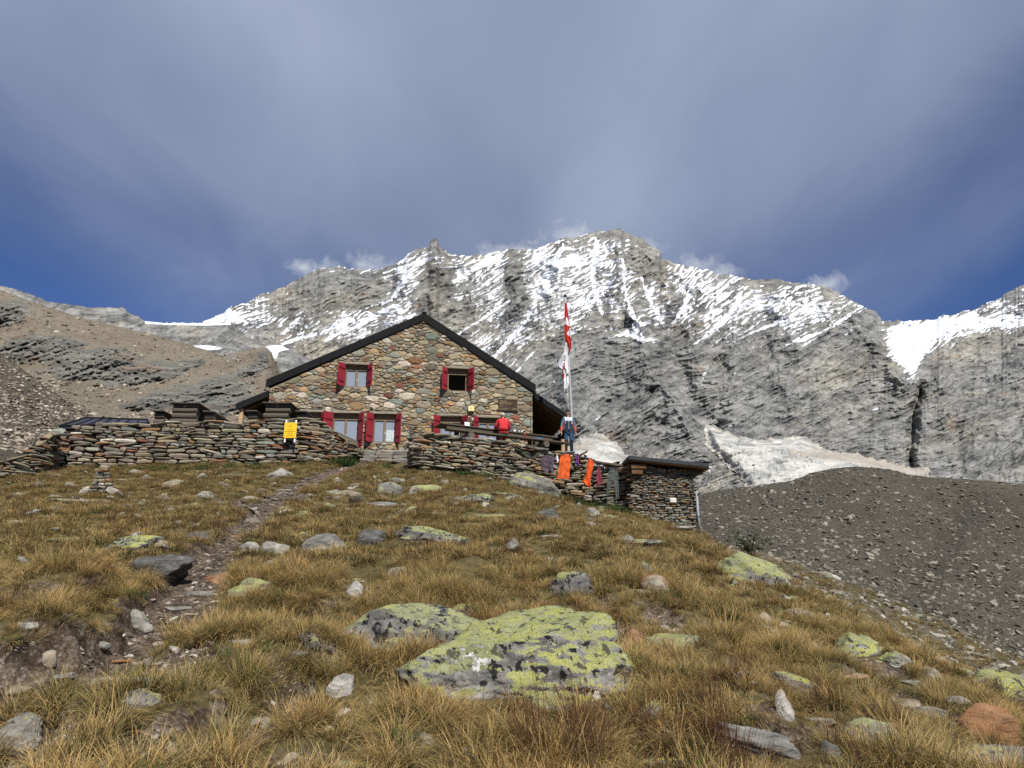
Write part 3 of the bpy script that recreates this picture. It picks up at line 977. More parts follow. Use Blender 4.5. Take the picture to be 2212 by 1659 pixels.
# ------------------------------------------------------------------ masonry
def mat_stone(name, bump=0.6, scale=1.0):
    t = NT(name); p = t.pos()
    tint = t.attr('tint')
    n = t.noise(t.map(p, (1, 1, 2.2)), 9 * scale, 7, 0.68, .5); m = t.noise(p, 3.0 * scale, 5, 0.6); f = t.noise(p, 45 * scale, 5, .7)
    c = t.mix(t.ramp(n, [(0.32, 0.62), (0.52, 0.0)]), tint, t.mix(1.0, tint, (.42, .40, .38), 'MULTIPLY'))
    c = t.mix(t.ramp(n, [(0.54, 0.0), (0.74, 0.50)]), c, t.mix(0.5, t.mix(1.0, tint, (1.75, 1.7, 1.6), 'MULTIPLY'), (.45, .43, .38)))
    c = t.mix(t.ramp(m, [(0.58, 0.0), (0.72, 0.42)]), c, (.30, .17, .075))
    c = t.mix(t.ramp(f, [(0.35, 0.35), (0.5, 0.0)]), c, (.05, .045, .04))
    t.bump(t.math('ADD', n, t.math('MULTIPLY', f, .5)), bump, 0.03)
    return t.done(c, 0.92, spec=0.15)


M_STONE = mat_stone('rubble_stone')
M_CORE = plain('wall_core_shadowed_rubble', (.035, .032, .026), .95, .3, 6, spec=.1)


def mat_mortar():
    t = NT('lime_mortar'); p = t.pos()
    n = t.noise(p, 5, 7, .65); f = t.noise(p, 60, 5, .7)
    c = t.ramp(n, [(0.3, (.13, .118, .095)), (0.55, (.215, .195, .155)), (0.75, (.30, .275, .22))])
    t.bump(f, .6, .02)
    return t.done(c, .95, spec=.1)


M_MORTAR = mat_mortar()
WALL_PAL = [((.235, .212, .165), 30), ((.29, .255, .19), 24), ((.165, .157, .132), 18), ((.335, .275, .18), 16), ((.31, .185, .095), 9), ((.21, .095, .058), 5), ((.26, .28, .235), 7), ((.55, .51, .43), 7), ((.13, .12, .10), 6)]
HUT_PAL = [((.41, .335, .215), 30), ((.33, .275, .185), 22), ((.43, .285, .145), 13), ((.27, .145, .075), 8), ((.245, .245, .195), 14), ((.52, .465, .365), 12), ((.20, .165, .115), 8), ((.24, .105, .072), 2), ((.27, .295, .245), 6)]


def pick(rng, pal):
    w = np.array([p[1] for p in pal], float); c = np.array(pal[rng.choice(len(pal), p=w / w.sum())][0])
    return np.clip(c * rng.uniform(.58, 1.12) * rng.uniform(.95, 1.05, 3), 0, 1)


_bm = bmesh.new(); bmesh.ops.create_cube(_bm, size=2.0)
bmesh.ops.subdivide_edges(_bm, edges=_bm.edges[:], cuts=1, use_grid_fill=True)
SB_V = np.array([v.co[:] for v in _bm.verts]); SB_F = [[v.index for v in f.verts] for f in _bm.faces]
_bm.free()


def slab_stone(rng, L, H, D, jit=.13, k=3.6):
    """a weathered building stone: a box with knocked-off corners"""
    v = SB_V / (np.abs(SB_V) ** k).sum(1)[:, None] ** (1 / k)
    v = v + rng.uniform(-jit, jit, v.shape)
    taper = 1 + rng.uniform(-.25, .25) * v[:, 0:1]
    v[:, 2:3] *= taper
    v[:, 2] += rng.uniform(-.18, .18) * v[:, 0]
    return v * np.array([L / 2, D / 2, H / 2])


def place_stones(parent, stones, maxn=300, name='stone', fill='stone_fill'):
    """each stone: verts, faces, tint, size in view; the largest become parts of their own, the rest one mass"""
    stones = sorted(stones, key=lambda q: -q[3])
    for v, f, c, a in stones[:maxn]:
        ce = v.mean(0)
        me = mesh_np(name, v - ce, f, M_STONE, False, {'tint': np.tile(c, (len(v), 1))})
        obj(name, me, parent, ce)
    rest = stones[maxn:]
    if rest:
        V, F, T, n = [], [], [], 0
        for v, f, c, a in rest:
            V.append(v); T.append(np.tile(c, (len(v), 1))); F += [[i + n for i in q] for q in f]; n += len(v)
        o = obj(fill, mesh_np(fill, np.vstack(V), F, M_STONE, False, {'tint': np.vstack(T)}), parent)
        o['kind'] = 'stuff'


def rz(a):
    c, s = math.cos(a), math.sin(a)
    return np.array([[c, -s, 0], [s, c, 0], [0, 0, 1]])


def ry(a):
    c, s = math.cos(a), math.sin(a)
    return np.array([[c, 0, s], [0, 1, 0], [-s, 0, c]])


def rx(a):
    c, s = math.cos(a), math.sin(a)
    return np.array([[1, 0, 0], [0, c, -s], [0, s, c]])


def dry_courses(rng, nodes, hmin=.065, hmax=.20, lmin=.18, lmax=.88, depth=.34, pal=WALL_PAL, cap=True, tilt=.085, follow=0.0):
    """courses of flat stones along nodes (x, y, z_base, z_top) in one frame; outward is to the right-hand side of travel reversed"""
    nd = np.array(nodes, float)
    seg = np.linalg.norm(np.diff(nd[:, :2], axis=0), axis=1); S = np.concatenate([[0], np.cumsum(seg)])
    tot = S[-1]
    fx = lambda s: np.interp(s, S, nd[:, 0]); fy = lambda s: np.interp(s, S, nd[:, 1])
    zb = lambda s: np.interp(s, S, nd[:, 2]); zt = lambda s: np.interp(s, S, nd[:, 3]) + (.09 * float(noise2(s * 1.3 + nd[0, 0], 3.7)) if cap else 0)
    out = []

    def put(s, z, L, H, capst=False):
        e = .06
        tx, ty = fx(s + e) - fx(s - e), fy(s + e) - fy(s - e)
        a = math.atan2(ty, tx) + rng.uniform(-.10, .10)
        D = depth * rng.uniform(.75, 1.1) * (1.25 if capst else 1)
        v = slab_stone(rng, L, H, D, .12 if H > .07 else .09)
        sl = math.atan2(zt(min(s + .2, tot)) - zt(max(s - .2, 0)), .4) if capst else follow
        v = v @ ry(-sl * .9 + rng.normal(0, tilt)).T @ rx(rng.normal(0, .07)).T @ rz(a).T
        nx, ny = -math.sin(a), math.cos(a)            # towards the back
        off = D / 2 + rng.normal(0, .030) - (.05 if capst else 0) + .025 * max(0, (z - zb(s)))  # a slight batter
        v = v + np.array([fx(s) + nx * off, fy(s) + ny * off, z])
        out.append((v, SB_F, pick(rng, pal), L * H))
    z0, z1 = nd[:, 2].min() - .08, nd[:, 3].max()
    z = z0
    while z < z1:
        h = rng.uniform(hmin, hmax) if rng.random() > .3 else rng.uniform(hmin, .5 * (hmin + hmax))
        s = rng.uniform(-.2, 0)
        while s < tot:
            big = rng.random()
            L = rng.uniform(lmin, lmax) if big > .3 else rng.uniform(lmin, .45 * (lmin + lmax))
            c = s + L / 2; s += L * .97
            if c < 0 or c > tot: continue
            zz = z + h / 2 + .045 * noise2(c * .7, z * 1.3)
            if zz - h / 2 > zt(c) - .03 or zz + h / 2 < zb(c) - .02: continue
            if h > .12 and rng.random() < .35 and L < .45:       # two thin ones in the place of a thick one
                put(c, zz - h / 4, L, h * .55); put(c + rng.uniform(-.05, .05), zz + h / 4, L * rng.uniform(.8, 1.1), h * .55)
            else:
                put(c, zz, L * 1.0, h * rng.uniform(.72, 1.02))
        z += h * .95
    if cap:
        s = 0
        while s < tot:
            L = rng.uniform(.3, .85); c = min(s + L / 2, tot)
            if rng.random() < .75: put(c, zt(c) + .01, L * 1.05, rng.uniform(.055, .12), True)
            s += L * .9
    return out


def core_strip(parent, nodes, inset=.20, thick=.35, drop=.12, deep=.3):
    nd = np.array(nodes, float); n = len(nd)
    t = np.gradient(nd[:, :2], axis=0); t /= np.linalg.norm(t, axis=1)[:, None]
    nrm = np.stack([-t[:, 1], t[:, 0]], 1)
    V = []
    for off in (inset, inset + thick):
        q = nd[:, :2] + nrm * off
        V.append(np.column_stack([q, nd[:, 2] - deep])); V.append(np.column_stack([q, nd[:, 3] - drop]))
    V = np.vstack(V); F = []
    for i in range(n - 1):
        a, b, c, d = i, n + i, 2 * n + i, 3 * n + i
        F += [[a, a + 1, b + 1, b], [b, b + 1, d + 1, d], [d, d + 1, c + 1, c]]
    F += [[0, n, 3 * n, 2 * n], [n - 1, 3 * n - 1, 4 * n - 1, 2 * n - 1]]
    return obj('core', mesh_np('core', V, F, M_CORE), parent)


def wall_nodes(px):
    """(x, top row, base row, depth) -> world nodes, base sunk to the ground"""
    out = []
    for x, tr, br, d in px:
        a, b = at(x, tr, d), at(x, br, d)
        out.append((0.5 * (a.x + b.x), d, b.z, a.z))
    return out


def dry_wall(name, px, label, seed, **k):
    nd = np.array(wall_nodes(px)); o = nd[len(nd) // 2].copy()
    root = empty(name, (o[0], o[1], o[2]))
    loc = nd - np.array([o[0], o[1], o[2], o[2]])
    rng = np.random.RandomState(seed)
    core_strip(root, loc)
    place_stones(root, dry_courses(rng, loc, **k))
    tag(root, label, 'stone wall', 'dry stone terrace walls')
    return root, nd


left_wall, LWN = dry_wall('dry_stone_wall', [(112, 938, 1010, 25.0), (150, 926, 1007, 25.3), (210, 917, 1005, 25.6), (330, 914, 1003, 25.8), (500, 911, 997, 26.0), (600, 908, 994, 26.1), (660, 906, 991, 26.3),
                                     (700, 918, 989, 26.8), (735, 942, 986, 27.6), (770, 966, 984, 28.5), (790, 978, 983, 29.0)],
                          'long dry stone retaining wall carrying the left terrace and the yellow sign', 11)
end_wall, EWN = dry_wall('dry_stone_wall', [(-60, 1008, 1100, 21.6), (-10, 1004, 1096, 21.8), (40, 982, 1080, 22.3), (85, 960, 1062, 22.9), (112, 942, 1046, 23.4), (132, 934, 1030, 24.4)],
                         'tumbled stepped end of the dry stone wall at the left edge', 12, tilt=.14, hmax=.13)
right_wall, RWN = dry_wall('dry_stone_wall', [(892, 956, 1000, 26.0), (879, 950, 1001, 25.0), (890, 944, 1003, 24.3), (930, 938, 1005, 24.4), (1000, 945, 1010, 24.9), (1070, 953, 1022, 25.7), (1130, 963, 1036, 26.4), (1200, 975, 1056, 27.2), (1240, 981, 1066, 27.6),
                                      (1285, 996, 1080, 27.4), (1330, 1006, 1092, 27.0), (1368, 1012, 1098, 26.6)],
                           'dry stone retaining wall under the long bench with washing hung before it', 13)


# small cairn of flat stones on the grass
def cairn(px, row, w, h, label, seed, courses=8):
    rng = np.random.RandomState(seed)
    X, Y = hit(px, row); Z = float(ground_h(X, Y)[0])
    root = empty('stone_cairn', (X, Y, Z)); st = []
    for i in range(courses):
        f = i / (courses - 1); ww = w * (1 - .62 * f); n = max(1, int(round(3.4 * (1 - f) + .8)))
        for j in range(n):
            L = ww / n * rng.uniform(.95, 1.25); hh = h / courses * rng.uniform(.85, 1.2)
            v = slab_stone(rng, L, hh, rng.uniform(.22, .34) * (1.1 - .5 * f)) @ ry(rng.normal(0, .12)).T @ rz(rng.uniform(-.4, .4)).T
            st.append((v + np.array([(j - (n - 1) / 2) * ww / n, rng.normal(0, .03), h * (i + .5) / courses]), SB_F, pick(rng, WALL_PAL), L * hh))
    for s_ in (-1, 1):
        v = slab_stone(rng, .3, .16, .25, .16, 3.5) @ ry(s_ * .6).T
        st.append((v + np.array([s_ * w * .55, -.08, .04]), SB_F, np.array([.42, .39, .33]), .05))
    place_stones(root, st)
    tag(root, label, 'cairn')
    return root


cairn(218, 1066, .62, .72, 'small cairn of stacked flat stones on the grass below the wall', 5)

# ------------------------------------------------------------------ terraces
M_TERR = plain('terrace_gravel', (.21, .185, .145), .95, .3, 14, spec=.1, bump=.5)


def terrace(name, pts, z):
    me = bpy.data.meshes.new(name)
    n = len(pts)
    V = [(x, y, z) for x, y in pts] + [(x, y, z - 3.0) for x, y in pts]
    F = [list(range(n))] + [[i, (i + 1) % n, n + (i + 1) % n, n + i][::-1] for i in range(n)]
    me.from_pydata(V, [], F); me.materials.append(M_TERR)
    o = obj(name, me); tag(o, kind='structure'); return o


_off = lambda N, d: [(x, y + d) for x, y, *_ in N]
terrace('upper_terrace', _off(LWN[3:8], .95) + [(LWN[8][0] - .45, LWN[8][1] + .8), (LWN[9][0] - .3, 31.3), (-12.5, 34), (LWN[3][0] - 1.0, 33), (LWN[3][0] - .3, 28.2)], 7.50)
terrace('lower_terrace', [(-4.55, 30.9), (-4.1, 28.4)] + _off(RWN[2:9], .42) + [(3.2, 32.5), (-1, 32.5)], 6.40)

# ------------------------------------------------------------------ the hut
HTH = R(7.0); HZ = 6.42
_hx0 = float(rayd(866, 850)[0]) * 31.0


def facade_hit(px, py):
    a, b = (float(q) for q in rayd(px, py)); nx, ny = math.sin(HTH), -math.cos(HTH)
    d = (_hx0 * nx + 31.0 * ny) / (a * nx + ny)
    return (a * d - _hx0) * math.cos(HTH) + (d - 31.0) * math.sin(HTH), EYE + b * d - HZ


HU0 = facade_hit(583, 845)[0]
HX, HY = _hx0 + HU0 * math.cos(HTH), 31.0 + HU0 * math.sin(HTH)


def FU(px, py):
    u, v = facade_hit(px, py)
    return u - HU0, v


hut = empty('stone_hut', (HX, HY, HZ), HTH)
tag(hut, 'stone mountain hut with red shutters and black metal gable roof', 'hut')
M_BLACK = plain('black_roof_metal', (.010, .010, .011), .75, .2, 3, spec=.12)
M_REDSH = plain('red_shutter_paint', (.26, .018, .032), .55, .12, 5, spec=.35)
M_REDBAT = plain('red_batten_paint', (.22, .015, .028), .55, .12, 5, spec=.35)
M_WFRAME = plain('window_frame_brown', (.17, .125, .07), .6, .2, 12, spec=.3)
M_DARKW = plain('dark_weathered_wood', (.050, .036, .025), .85, .35, 9, spec=.15, bump=.4)


def mat_wood(name, col, ax=(1, 14, 14), var=.4):
    t = NT(name); p = t.objc()
    n = t.noise(t.map(p, ax), 2.2, 7, .68, .6); k = t.noise(p, 1.4, 3)
    c = t.ramp(n, [(0.28, tuple(x * (1 - var) for x in col)), (0.5, col), (0.72, tuple(min(1, x * (1 + var)) for x in col))])
    c = t.mix(t.ramp(k, [(.5, 0.0), (.8, .35)]), c, (.20, .19, .17))
    t.bump(n, .5, .01)
    return t.done(c, .85, spec=.2)


M_GREYW = mat_wood('silvered_plank', (.085, .066, .048))
M_GREYW_Y = mat_wood('silvered_plank_lengthwise', (.085, .073, .060), (14, 1, 14))
M_LOG = mat_wood('grey_log', (.095, .080, .063), (1.5, 12, 12))
M_BROWNW = mat_wood('brown_board', (.115, .062, .030))
M_PALEW = mat_wood('pale_cut_wood', (.42, .29, .16))

EAVE_L, APEX, EAVE_R = FU(583, 838), FU(917, 692), FU(1151, 848)
WL, WR = 0.0, FU(1150, 900)[0]
BOT = -1.2
OPEN = {}
for k_, (x0, y0, x1, y1) in {'ul': (747, 787, 792, 837), 'ur': (967.5, 796, 1011, 846), 'door': (720.5, 892, 771, 968), 'll': (652, 890, 690, 957),
                             'lm': (808, 894, 853, 957), 'lra': (951.5, 899, 997, 956), 'lrb': (1033.5, 902, 1076, 957)}.items():
    u0, v1 = FU(x0, y0); u1, v0 = FU(x1, y1)
    OPEN[k_] = (u0, v0, u1, v1)


def roof_v(u):
    return np.interp(u, [EAVE_L[0], APEX[0], EAVE_R[0]], [EAVE_L[1], APEX[1], EAVE_R[1]])


# mortared wall body with its openings
def wall_body(bm):
    us = sorted({WL, WR, APEX[0], *[o[0] for o in OPEN.values()], *[o[2] for o in OPEN.values()]})
    for a, b in zip(us[:-1], us[1:]):
        m = (a + b) / 2
        iv = sorted((o[1], o[3]) for o in OPEN.values() if o[0] < m < o[2])
        z = BOT
        for lo, hi in iv:
            if lo > z + .01: prism(bm, [(a, z), (b, z), (b, lo), (a, lo)], 0.0, .42)
            z = hi
        prism(bm, [(a, z), (b, z), (b, float(roof_v(b))), (a, float(roof_v(a)))], 0.0, .42)
    for u in (WL, WR - .4):
        add_box(bm, (u + .2, 4.7, (BOT + 4.0) / 2 - .5), (.4, 8.5, 4.0 - BOT - .6))
    add_box(bm, ((WL + WR) / 2, 8.8, 1.2), (WR - WL - .1, .3, 5.0))


part('wall', hut, M_MORTAR, wall_body)


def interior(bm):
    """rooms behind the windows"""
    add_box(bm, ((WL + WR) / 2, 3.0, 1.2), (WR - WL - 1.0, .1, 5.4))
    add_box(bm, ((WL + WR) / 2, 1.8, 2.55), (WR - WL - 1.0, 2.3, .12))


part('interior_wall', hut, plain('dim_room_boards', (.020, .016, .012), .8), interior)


# rubble facing: a power diagram over the facade, each cell one stone bedded in the mortar
def clip(poly, n, c):
    """keep the side n.p <= c"""
    out = []
    for i in range(len(poly)):
        p, q = poly[i], poly[(i + 1) % len(poly)]
        dp, dq = n[0] * p[0] + n[1] * p[1] - c, n[0] * q[0] + n[1] * q[1] - c
        if dp <= 0: out.append(p)
        if (dp < 0) != (dq < 0) and abs(dp - dq) > 1e-12:
            t = dp / (dp - dq); out.append((p[0] + t * (q[0] - p[0]), p[1] + t * (q[1] - p[1])))
    return out


def facade_stones():
    rng = np.random.RandomState(21)
    lint = []
    for k_, (u0, v0, u1, v1) in OPEN.items():
        lint.append((u0 - .12, v1 - .005, u1 + .12, v1 + .13))
    rects = [(a - .01, b - .01, c + .01, d + .01) for a, b, c, d in OPEN.values()] + lint
    sites = []
    for it in range(9000):
        u = rng.uniform(WL, WR); v = rng.uniform(BOT + .3, APEX[1])
        if v > roof_v(u) - .03: continue
        lower = v < 2.2
        kk = 2.3 if (lower and rng.random() < .75) else 1.55
        r = (.36 if it < 45 else .27 if it < 260 else .19 if it < 1300 else .10) * rng.uniform(.75, 1.25)
        if any(a - .02 < u < c + .02 and b - .02 < v < d + .02 for a, b, c, d in rects): continue
        ok = True
        for (x, y, q, k2) in sites:
            if (x - u) ** 2 + (max(kk, k2) * (y - v)) ** 2 < (.78 * (q + r)) ** 2: ok = False; break
        if ok: sites.append((u, v, r, kk))
    S = np.array(sites); out = []
    K = 2.05
    for i, (u, v, r, kk) in enumerate(sites):
        poly = [(u - .6, v - .4), (u + .6, v - .4), (u + .6, v + .4), (u - .6, v + .4)]
        d = np.hypot(S[:, 0] - u, (S[:, 1] - v) * K)
        for j in np.argsort(d)[1:26]:
            x, y, q, k2 = S[j]
            nx, ny = 2 * (x - u), 2 * (y - v) * K * K
            c = (x * x + K * K * y * y) - (u * u + K * K * v * v) + r * r - q * q
            L = math.hypot(nx, ny)
            poly = clip(poly, (nx / L, ny / L), c / L - rng.uniform(.004, .020))
            if len(poly) < 3: break
        if len(poly) < 3: continue
        for (a, b), (c_, d_) in ((EAVE_L, APEX), (APEX, EAVE_R)):
            nx, ny = -(d_ - b), (c_ - a); L = math.hypot(nx, ny); nx /= L; ny /= L
            poly = clip(poly, (nx, ny), nx * a + ny * b - .03)
        poly = clip(poly, (-1, 0), -(WL + .0)); poly = clip(poly, (1, 0), WR)
        for a, b, c_, d_ in rects:
            if len(poly) < 3: break
            P = np.array(poly)
            if P[:, 0].max() > a and P[:, 0].min() < c_ and P[:, 1].max() > b and P[:, 1].min() < d_:
                g = [(a - u, (1, 0), a), (u - c_, (-1, 0), -c_), ((b - v) , (0, 1), b), ((v - d_), (0, -1), -d_)]
                g = max(g, key=lambda q: q[0])
                poly = clip(poly, g[1], g[2] - .012)
        if len(poly) < 3: continue
        P = np.array(poly)
        ar = .5 * abs(np.dot(P[:, 0], np.roll(P[:, 1], 1)) - np.dot(P[:, 1], np.roll(P[:, 0], 1)))
        if ar < .006: continue
        # knock the corners off, drop tiny edges
        Q = []
        for a, b in zip(P, np.roll(P, -1, 0)):
            if np.hypot(*(b - a)) < .02: continue
            Q += [a + .15 * (b - a), a + .85 * (b - a)]
        if len(Q) < 5: continue
        Q = np.array(Q); n = len(Q); Q = Q + rng.normal(0, .011, Q.shape)
        ce = Q.mean(0); prd = rng.uniform(.025, .07)
        ring = [np.column_stack([Q[:, 0], np.full(n, .03), Q[:, 1]]), np.column_stack([ce[0] + .97 * (Q[:, 0] - ce[0]), np.full(n, -prd * .5), ce[1] + .97 * (Q[:, 1] - ce[1])]),
                np.column_stack([ce[0] + .68 * (Q[:, 0] - ce[0]), -prd + rng.normal(0, .007, n), ce[1] + .68 * (Q[:, 1] - ce[1])])]
        V = np.vstack(ring + [np.array([[ce[0], -prd * rng.uniform(.9, 1.15), ce[1]]])])
        F = []
        for k_ in (0, 1):
            F += [[k_ * n + q, k_ * n + (q + 1) % n, (k_ + 1) * n + (q + 1) % n, (k_ + 1) * n + q] for q in range(n)]
        F += [[2 * n + q, 2 * n + (q + 1) % n, 3 * n] for q in range(n)]
        out.append((V, F, pick(rng, HUT_PAL), ar))
    return out


_fs = facade_stones()
place_stones(hut, _fs)
for k_, (u0, v0, u1, v1) in OPEN.items():
    rng = np.random.RandomState(len(k_) * 7 + int(u0 * 10))
    v = slab_stone(rng, u1 - u0 + .22, .115, .30, .05, 9) + np.array([(u0 + u1) / 2, .09, v1 + .062])
    me = mesh_np('lintel', v - v.mean(0), SB_F, M_STONE, False, {'tint': np.tile([.30, .265, .20], (len(v), 1))})
    obj('lintel', me, hut, v.mean(0))

# windows and shutters
M_PANE = None


def mat_pane():
    t = NT('window_glass_painted_sky')
    n = t.noise(t.objc(), 1.2, 3)
    t.b.inputs['Coat Weight'].default_value = 0.6
    t.b.inputs['Coat Roughness'].default_value = 0.03
    return t.done(t.mix(n, (.20, .235, .29), (.27, .305, .36)), .12, spec=.6)  # pale grey-blue base colour stands in for the reflected sky


M_PANE = mat_pane()


def window(key, open_=False, shutters=(1, 1), angL=122, angR=120, full=False):
    u0, v0, u1, v1 = OPEN[key]; w, h = u1 - u0, v1 - v0; yb = .20
    drop = min(.22, h * .18)
    win = part('window', hut, M_WFRAME, lambda bm: [add_box(bm, (u0 + w / 2, yb + .03, v1 - drop / 2), (w - .004, .06, drop), bevel=.006), add_box(bm, (u0 + w / 2, yb, v0 + .03), (w + .04, .22, .06), bevel=.008)])
    f = .055

    def frame(bm):
        top = v1 - drop
        for x in (u0 + f / 2 + .002, u1 - f / 2 - .002):
            add_box(bm, (x, yb + .005, (v0 + .06 + top) / 2), (f, .07, top - v0 - .065), bevel=.006)
        add_box(bm, (u0 + w / 2, yb + .004, top - f / 2), (w - 2 * f - .01, .066, f), bevel=.006)
        if not open_:
            add_box(bm, (u0 + w / 2, yb - .012, (v0 + .06 + top) / 2 - f / 2), (f * 1.7, .075, top - v0 - .07 - f), bevel=.006)
            if full: add_box(bm, (u0 + w / 2, yb + .002, v0 + .2), (w - .12, .06, .28), bevel=.006)
    fr = part('frame', win, M_WFRAME, frame)
    top = v1 - drop
    if not open_:
        for s in (0, 1):
            a = u0 + f if s == 0 else u0 + w / 2 + f * .6; b = u0 + w / 2 - f * .6 if s == 0 else u1 - f
            part('pane', win, M_PANE, lambda bm: add_box(bm, ((a + b) / 2, yb + .03, (v0 + top) / 2), (b - a, .012, top - v0 - .1)))
        part('handle', win, plain('handle_white', (.7, .7, .68), .3), lambda bm: (add_box(bm, (u0 + w / 2 + .02, yb - .065, (v0 + top) / 2 - .1), (.02, .03, .09), bevel=.006), add_box(bm, (u0 + w / 2 + .05, yb - .075, (v0 + top) / 2 - .07), (.08, .015, .018), bevel=.004)))
    else:
        part('casement', win, M_WFRAME, lambda bm: [add_box(bm, (u1 - .09, yb + .25, (v0 + top) / 2), (.05, .40, top - v0 - .12), bevel=.006)])
    for side, on in zip((0, 1), shutters):
        if not on: continue
        sw = w / 2 - .01; hx = u0 if side == 0 else u1
        a = R(angL if side == 0 else angR); d = 1 if side == 0 else -1
        # closed it would lie over the opening; it swings out on its hinge
        M = Matrix.Translation((hx, -.015, v0)) @ Matrix.Rotation(-a * d, 4, 'Z')
        sh = part('shutter', hut, M_REDSH, lambda bm: [add_box(bm, (d * (.012 + (i + .5) * sw / 4), 0, h / 2), (sw / 4 - .004, .032, h), bevel=.004) for i in range(4)])
        sh.matrix_local = M
        for zf in (.22, .80):
            bt = part('batten', sh, M_REDBAT, lambda bm: add_box(bm, (d * (.012 + sw / 2), .030, h * zf), (sw * .86, .03, .075), bevel=.005))
        part('hinge', sh, M_BLACK, lambda bm: [add_box(bm, (d * .05, -.022, h * zf), (.12, .012, .03)) for zf in (.12, .88)])
    return win


window('ul'); window('ur', open_=True); window('door', full=False, angL=128, angR=118); window('ll'); window('lm', angL=124); window('lra', angL=128); wlrb = window('lrb')
# a patterned half curtain in the right leaf of the middle window
u0, v0, u1, v1 = OPEN['lm']


def mat_curtain():
    t = NT('lace_curtain'); p = t.objc()
    d = t.voro(p, 16, 'DISTANCE_TO_EDGE')
    return t.done(t.mix(t.ramp(d, [(0.04, 1.0), (0.10, 0.0)]), (.30, .36, .40), (.75, .78, .78)), .6)


part('curtain', wlrb, mat_curtain(), lambda bm: add_box(bm, ((u0 + u1) / 2 + .25, .213, v0 + .36), (.36, .01, .52)))

# roof
OH = .14


def off_line(p, q, d):
    nx, nz = -(q[1] - p[1]), q[0] - p[0]; L = math.hypot(nx, nz)
    return (p[0] + nx / L * d, p[1] + nz / L * d), (q[0] + nx / L * d, q[1] + nz / L * d)


LE, AP, RE = FU(577, 822), FU(916.5, 678), FU(1157, 833)
LE = (LE[0] - .02, LE[1])
th = .17


def roof_slabs(bm):
    prism(bm, [(LE[0], LE[1] - th), (AP[0], AP[1] - th), AP, LE], -.06, 9.2)
    prism(bm, [AP, (AP[0] + .001, AP[1] - th), (RE[0], RE[1] - th), RE], -.06, 9.2)


roof = part('roof', hut, M_BLACK, roof_slabs)


def fascia(parent, p, q, n, depth, y, name='fascia_panel', mat=M_BLACK, t=.05):
    for i in range(n):
        a = (p[0] + (q[0] - p[0]) * (i + .004) / n, p[1] + (q[1] - p[1]) * (i + .004) / n); b = (p[0] + (q[0] - p[0]) * (i + .988) / n, p[1] + (q[1] - p[1]) * (i + .988) / n)
        part(name, parent, mat, lambda bm: prism(bm, [(a[0], a[1] - depth), (b[0], b[1] - depth), b, a], y - t, y))


up = lambda p: (p[0], p[1] + .015)
fascia(roof, up(LE), up(AP), 6, .37, -.062)
fascia(roof, up(AP), up(RE), 5, .40, -.062)
part('ridge_cap', roof, M_BLACK, lambda bm: add_box(bm, (AP[0], 4.5, AP[1] + .03), (.22, 9.3, .05), bevel=.02))
part('lightning_rod', roof, plain('rod_metal', (.35, .35, .34), .4, metal=.8), lambda bm: (add_tube(bm, [(AP[0] + .03, .0, AP[1]), (AP[0] + .03, 0, AP[1] + 1.15)], .011, 6), add_tube(bm, [(AP[0] + .03, 0, AP[1] - .1), (AP[0] + .03, 0, AP[1] + .12)], .035, 8)))
part('lightning_cable', hut, plain('cable_dark', (.03, .03, .03), .5), lambda bm: add_tube(bm, [(WR - .09, -.03, EAVE_R[1]), (WR - .085, -.035, 1.4), (WR - .09, -.03, -.6)], .012, 6))
part('lightning_cable', hut, M_BLACK, lambda bm: add_tube(bm, [(.12, -.03, EAVE_L[1]), (.13, -.035, 1.9), (.11, -.03, .6)], .012, 6))

# left lean-to
AL0, AL1 = FU(510, 873), FU(581, 844)
al = part('lean_to_roof', hut, M_BLACK, lambda bm: prism(bm, [(AL0[0], AL0[1] - .14), (AL1[0], AL1[1] - .14), AL1, AL0], .0, 8.0))
fascia(al, up(AL0), up(AL1), 1, .30, -.001)
part('post', al, M_PALEW, lambda bm: add_box(bm, (AL0[0] + .22, .2, AL0[1] - 1.3), (.16, .16, 2.3), bevel=.01))
part('side_wall', hut, M_BROWNW, lambda bm: (add_box(bm, ((AL0[0] + .2) / 2, 2.6, AL0[1] - 1.6), (abs(AL0[0]) - .1, .1, 3.2)), add_box(bm, (AL0[0] + .1, 5, AL0[1] - 1.7), (.1, 5, 3.0))))
part('rafter', al, M_BROWNW, lambda bm: add_box(bm, ((AL0[0] + AL1[0]) / 2, .6, (AL0[1] + AL1[1]) / 2 - .22), (1.35, .1, .14), rot=Matrix.Rotation(-math.atan2(AL1[1] - AL0[1], AL1[0] - AL0[0]), 3, 'Y')))

# right lean-to over the porch
AR0, AR1 = FU(1154, 848), FU(1230, 898)
sl = math.atan2(AR1[1] - AR0[1], AR1[0] - AR0[0])
ar = part('lean_to_roof', hut, M_BLACK, lambda bm: prism(bm, [(AR0[0], AR0[1] - .12), (AR1[0], AR1[1] - .12), AR1, AR0], .0, 8.0))
fascia(ar, up(AR0), up(AR1), 3, .28, -.001)
part('soffit', ar, M_BROWNW, lambda bm: prism(bm, [(AR0[0] + .02, AR0[1] - .17), (AR1[0] - .05, AR1[1] - .17), (AR1[0] - .05, AR1[1] - .125), (AR0[0] + .02, AR0[1] - .125)], .05, 7.9))
for i in range(5):
    part('rafter', ar, M_BROWNW, lambda bm: prism(bm, [(AR0[0] + .03, AR0[1] - .30), (AR1[0] - .08, AR1[1] - .30), (AR1[0] - .08, AR1[1] - .172), (AR0[0] + .03, AR0[1] - .172)], .25 + i * .75, .35 + i * .75))
part('porch_wall', hut, M_DARKW, lambda bm: [add_box(bm, (WR + .02 + (i + .5) * .2, 3.6 + .004 * (i % 2), 1.0), (.19, .05, 5.0)) for i in range(int((AR1[0] - WR) / .2))])
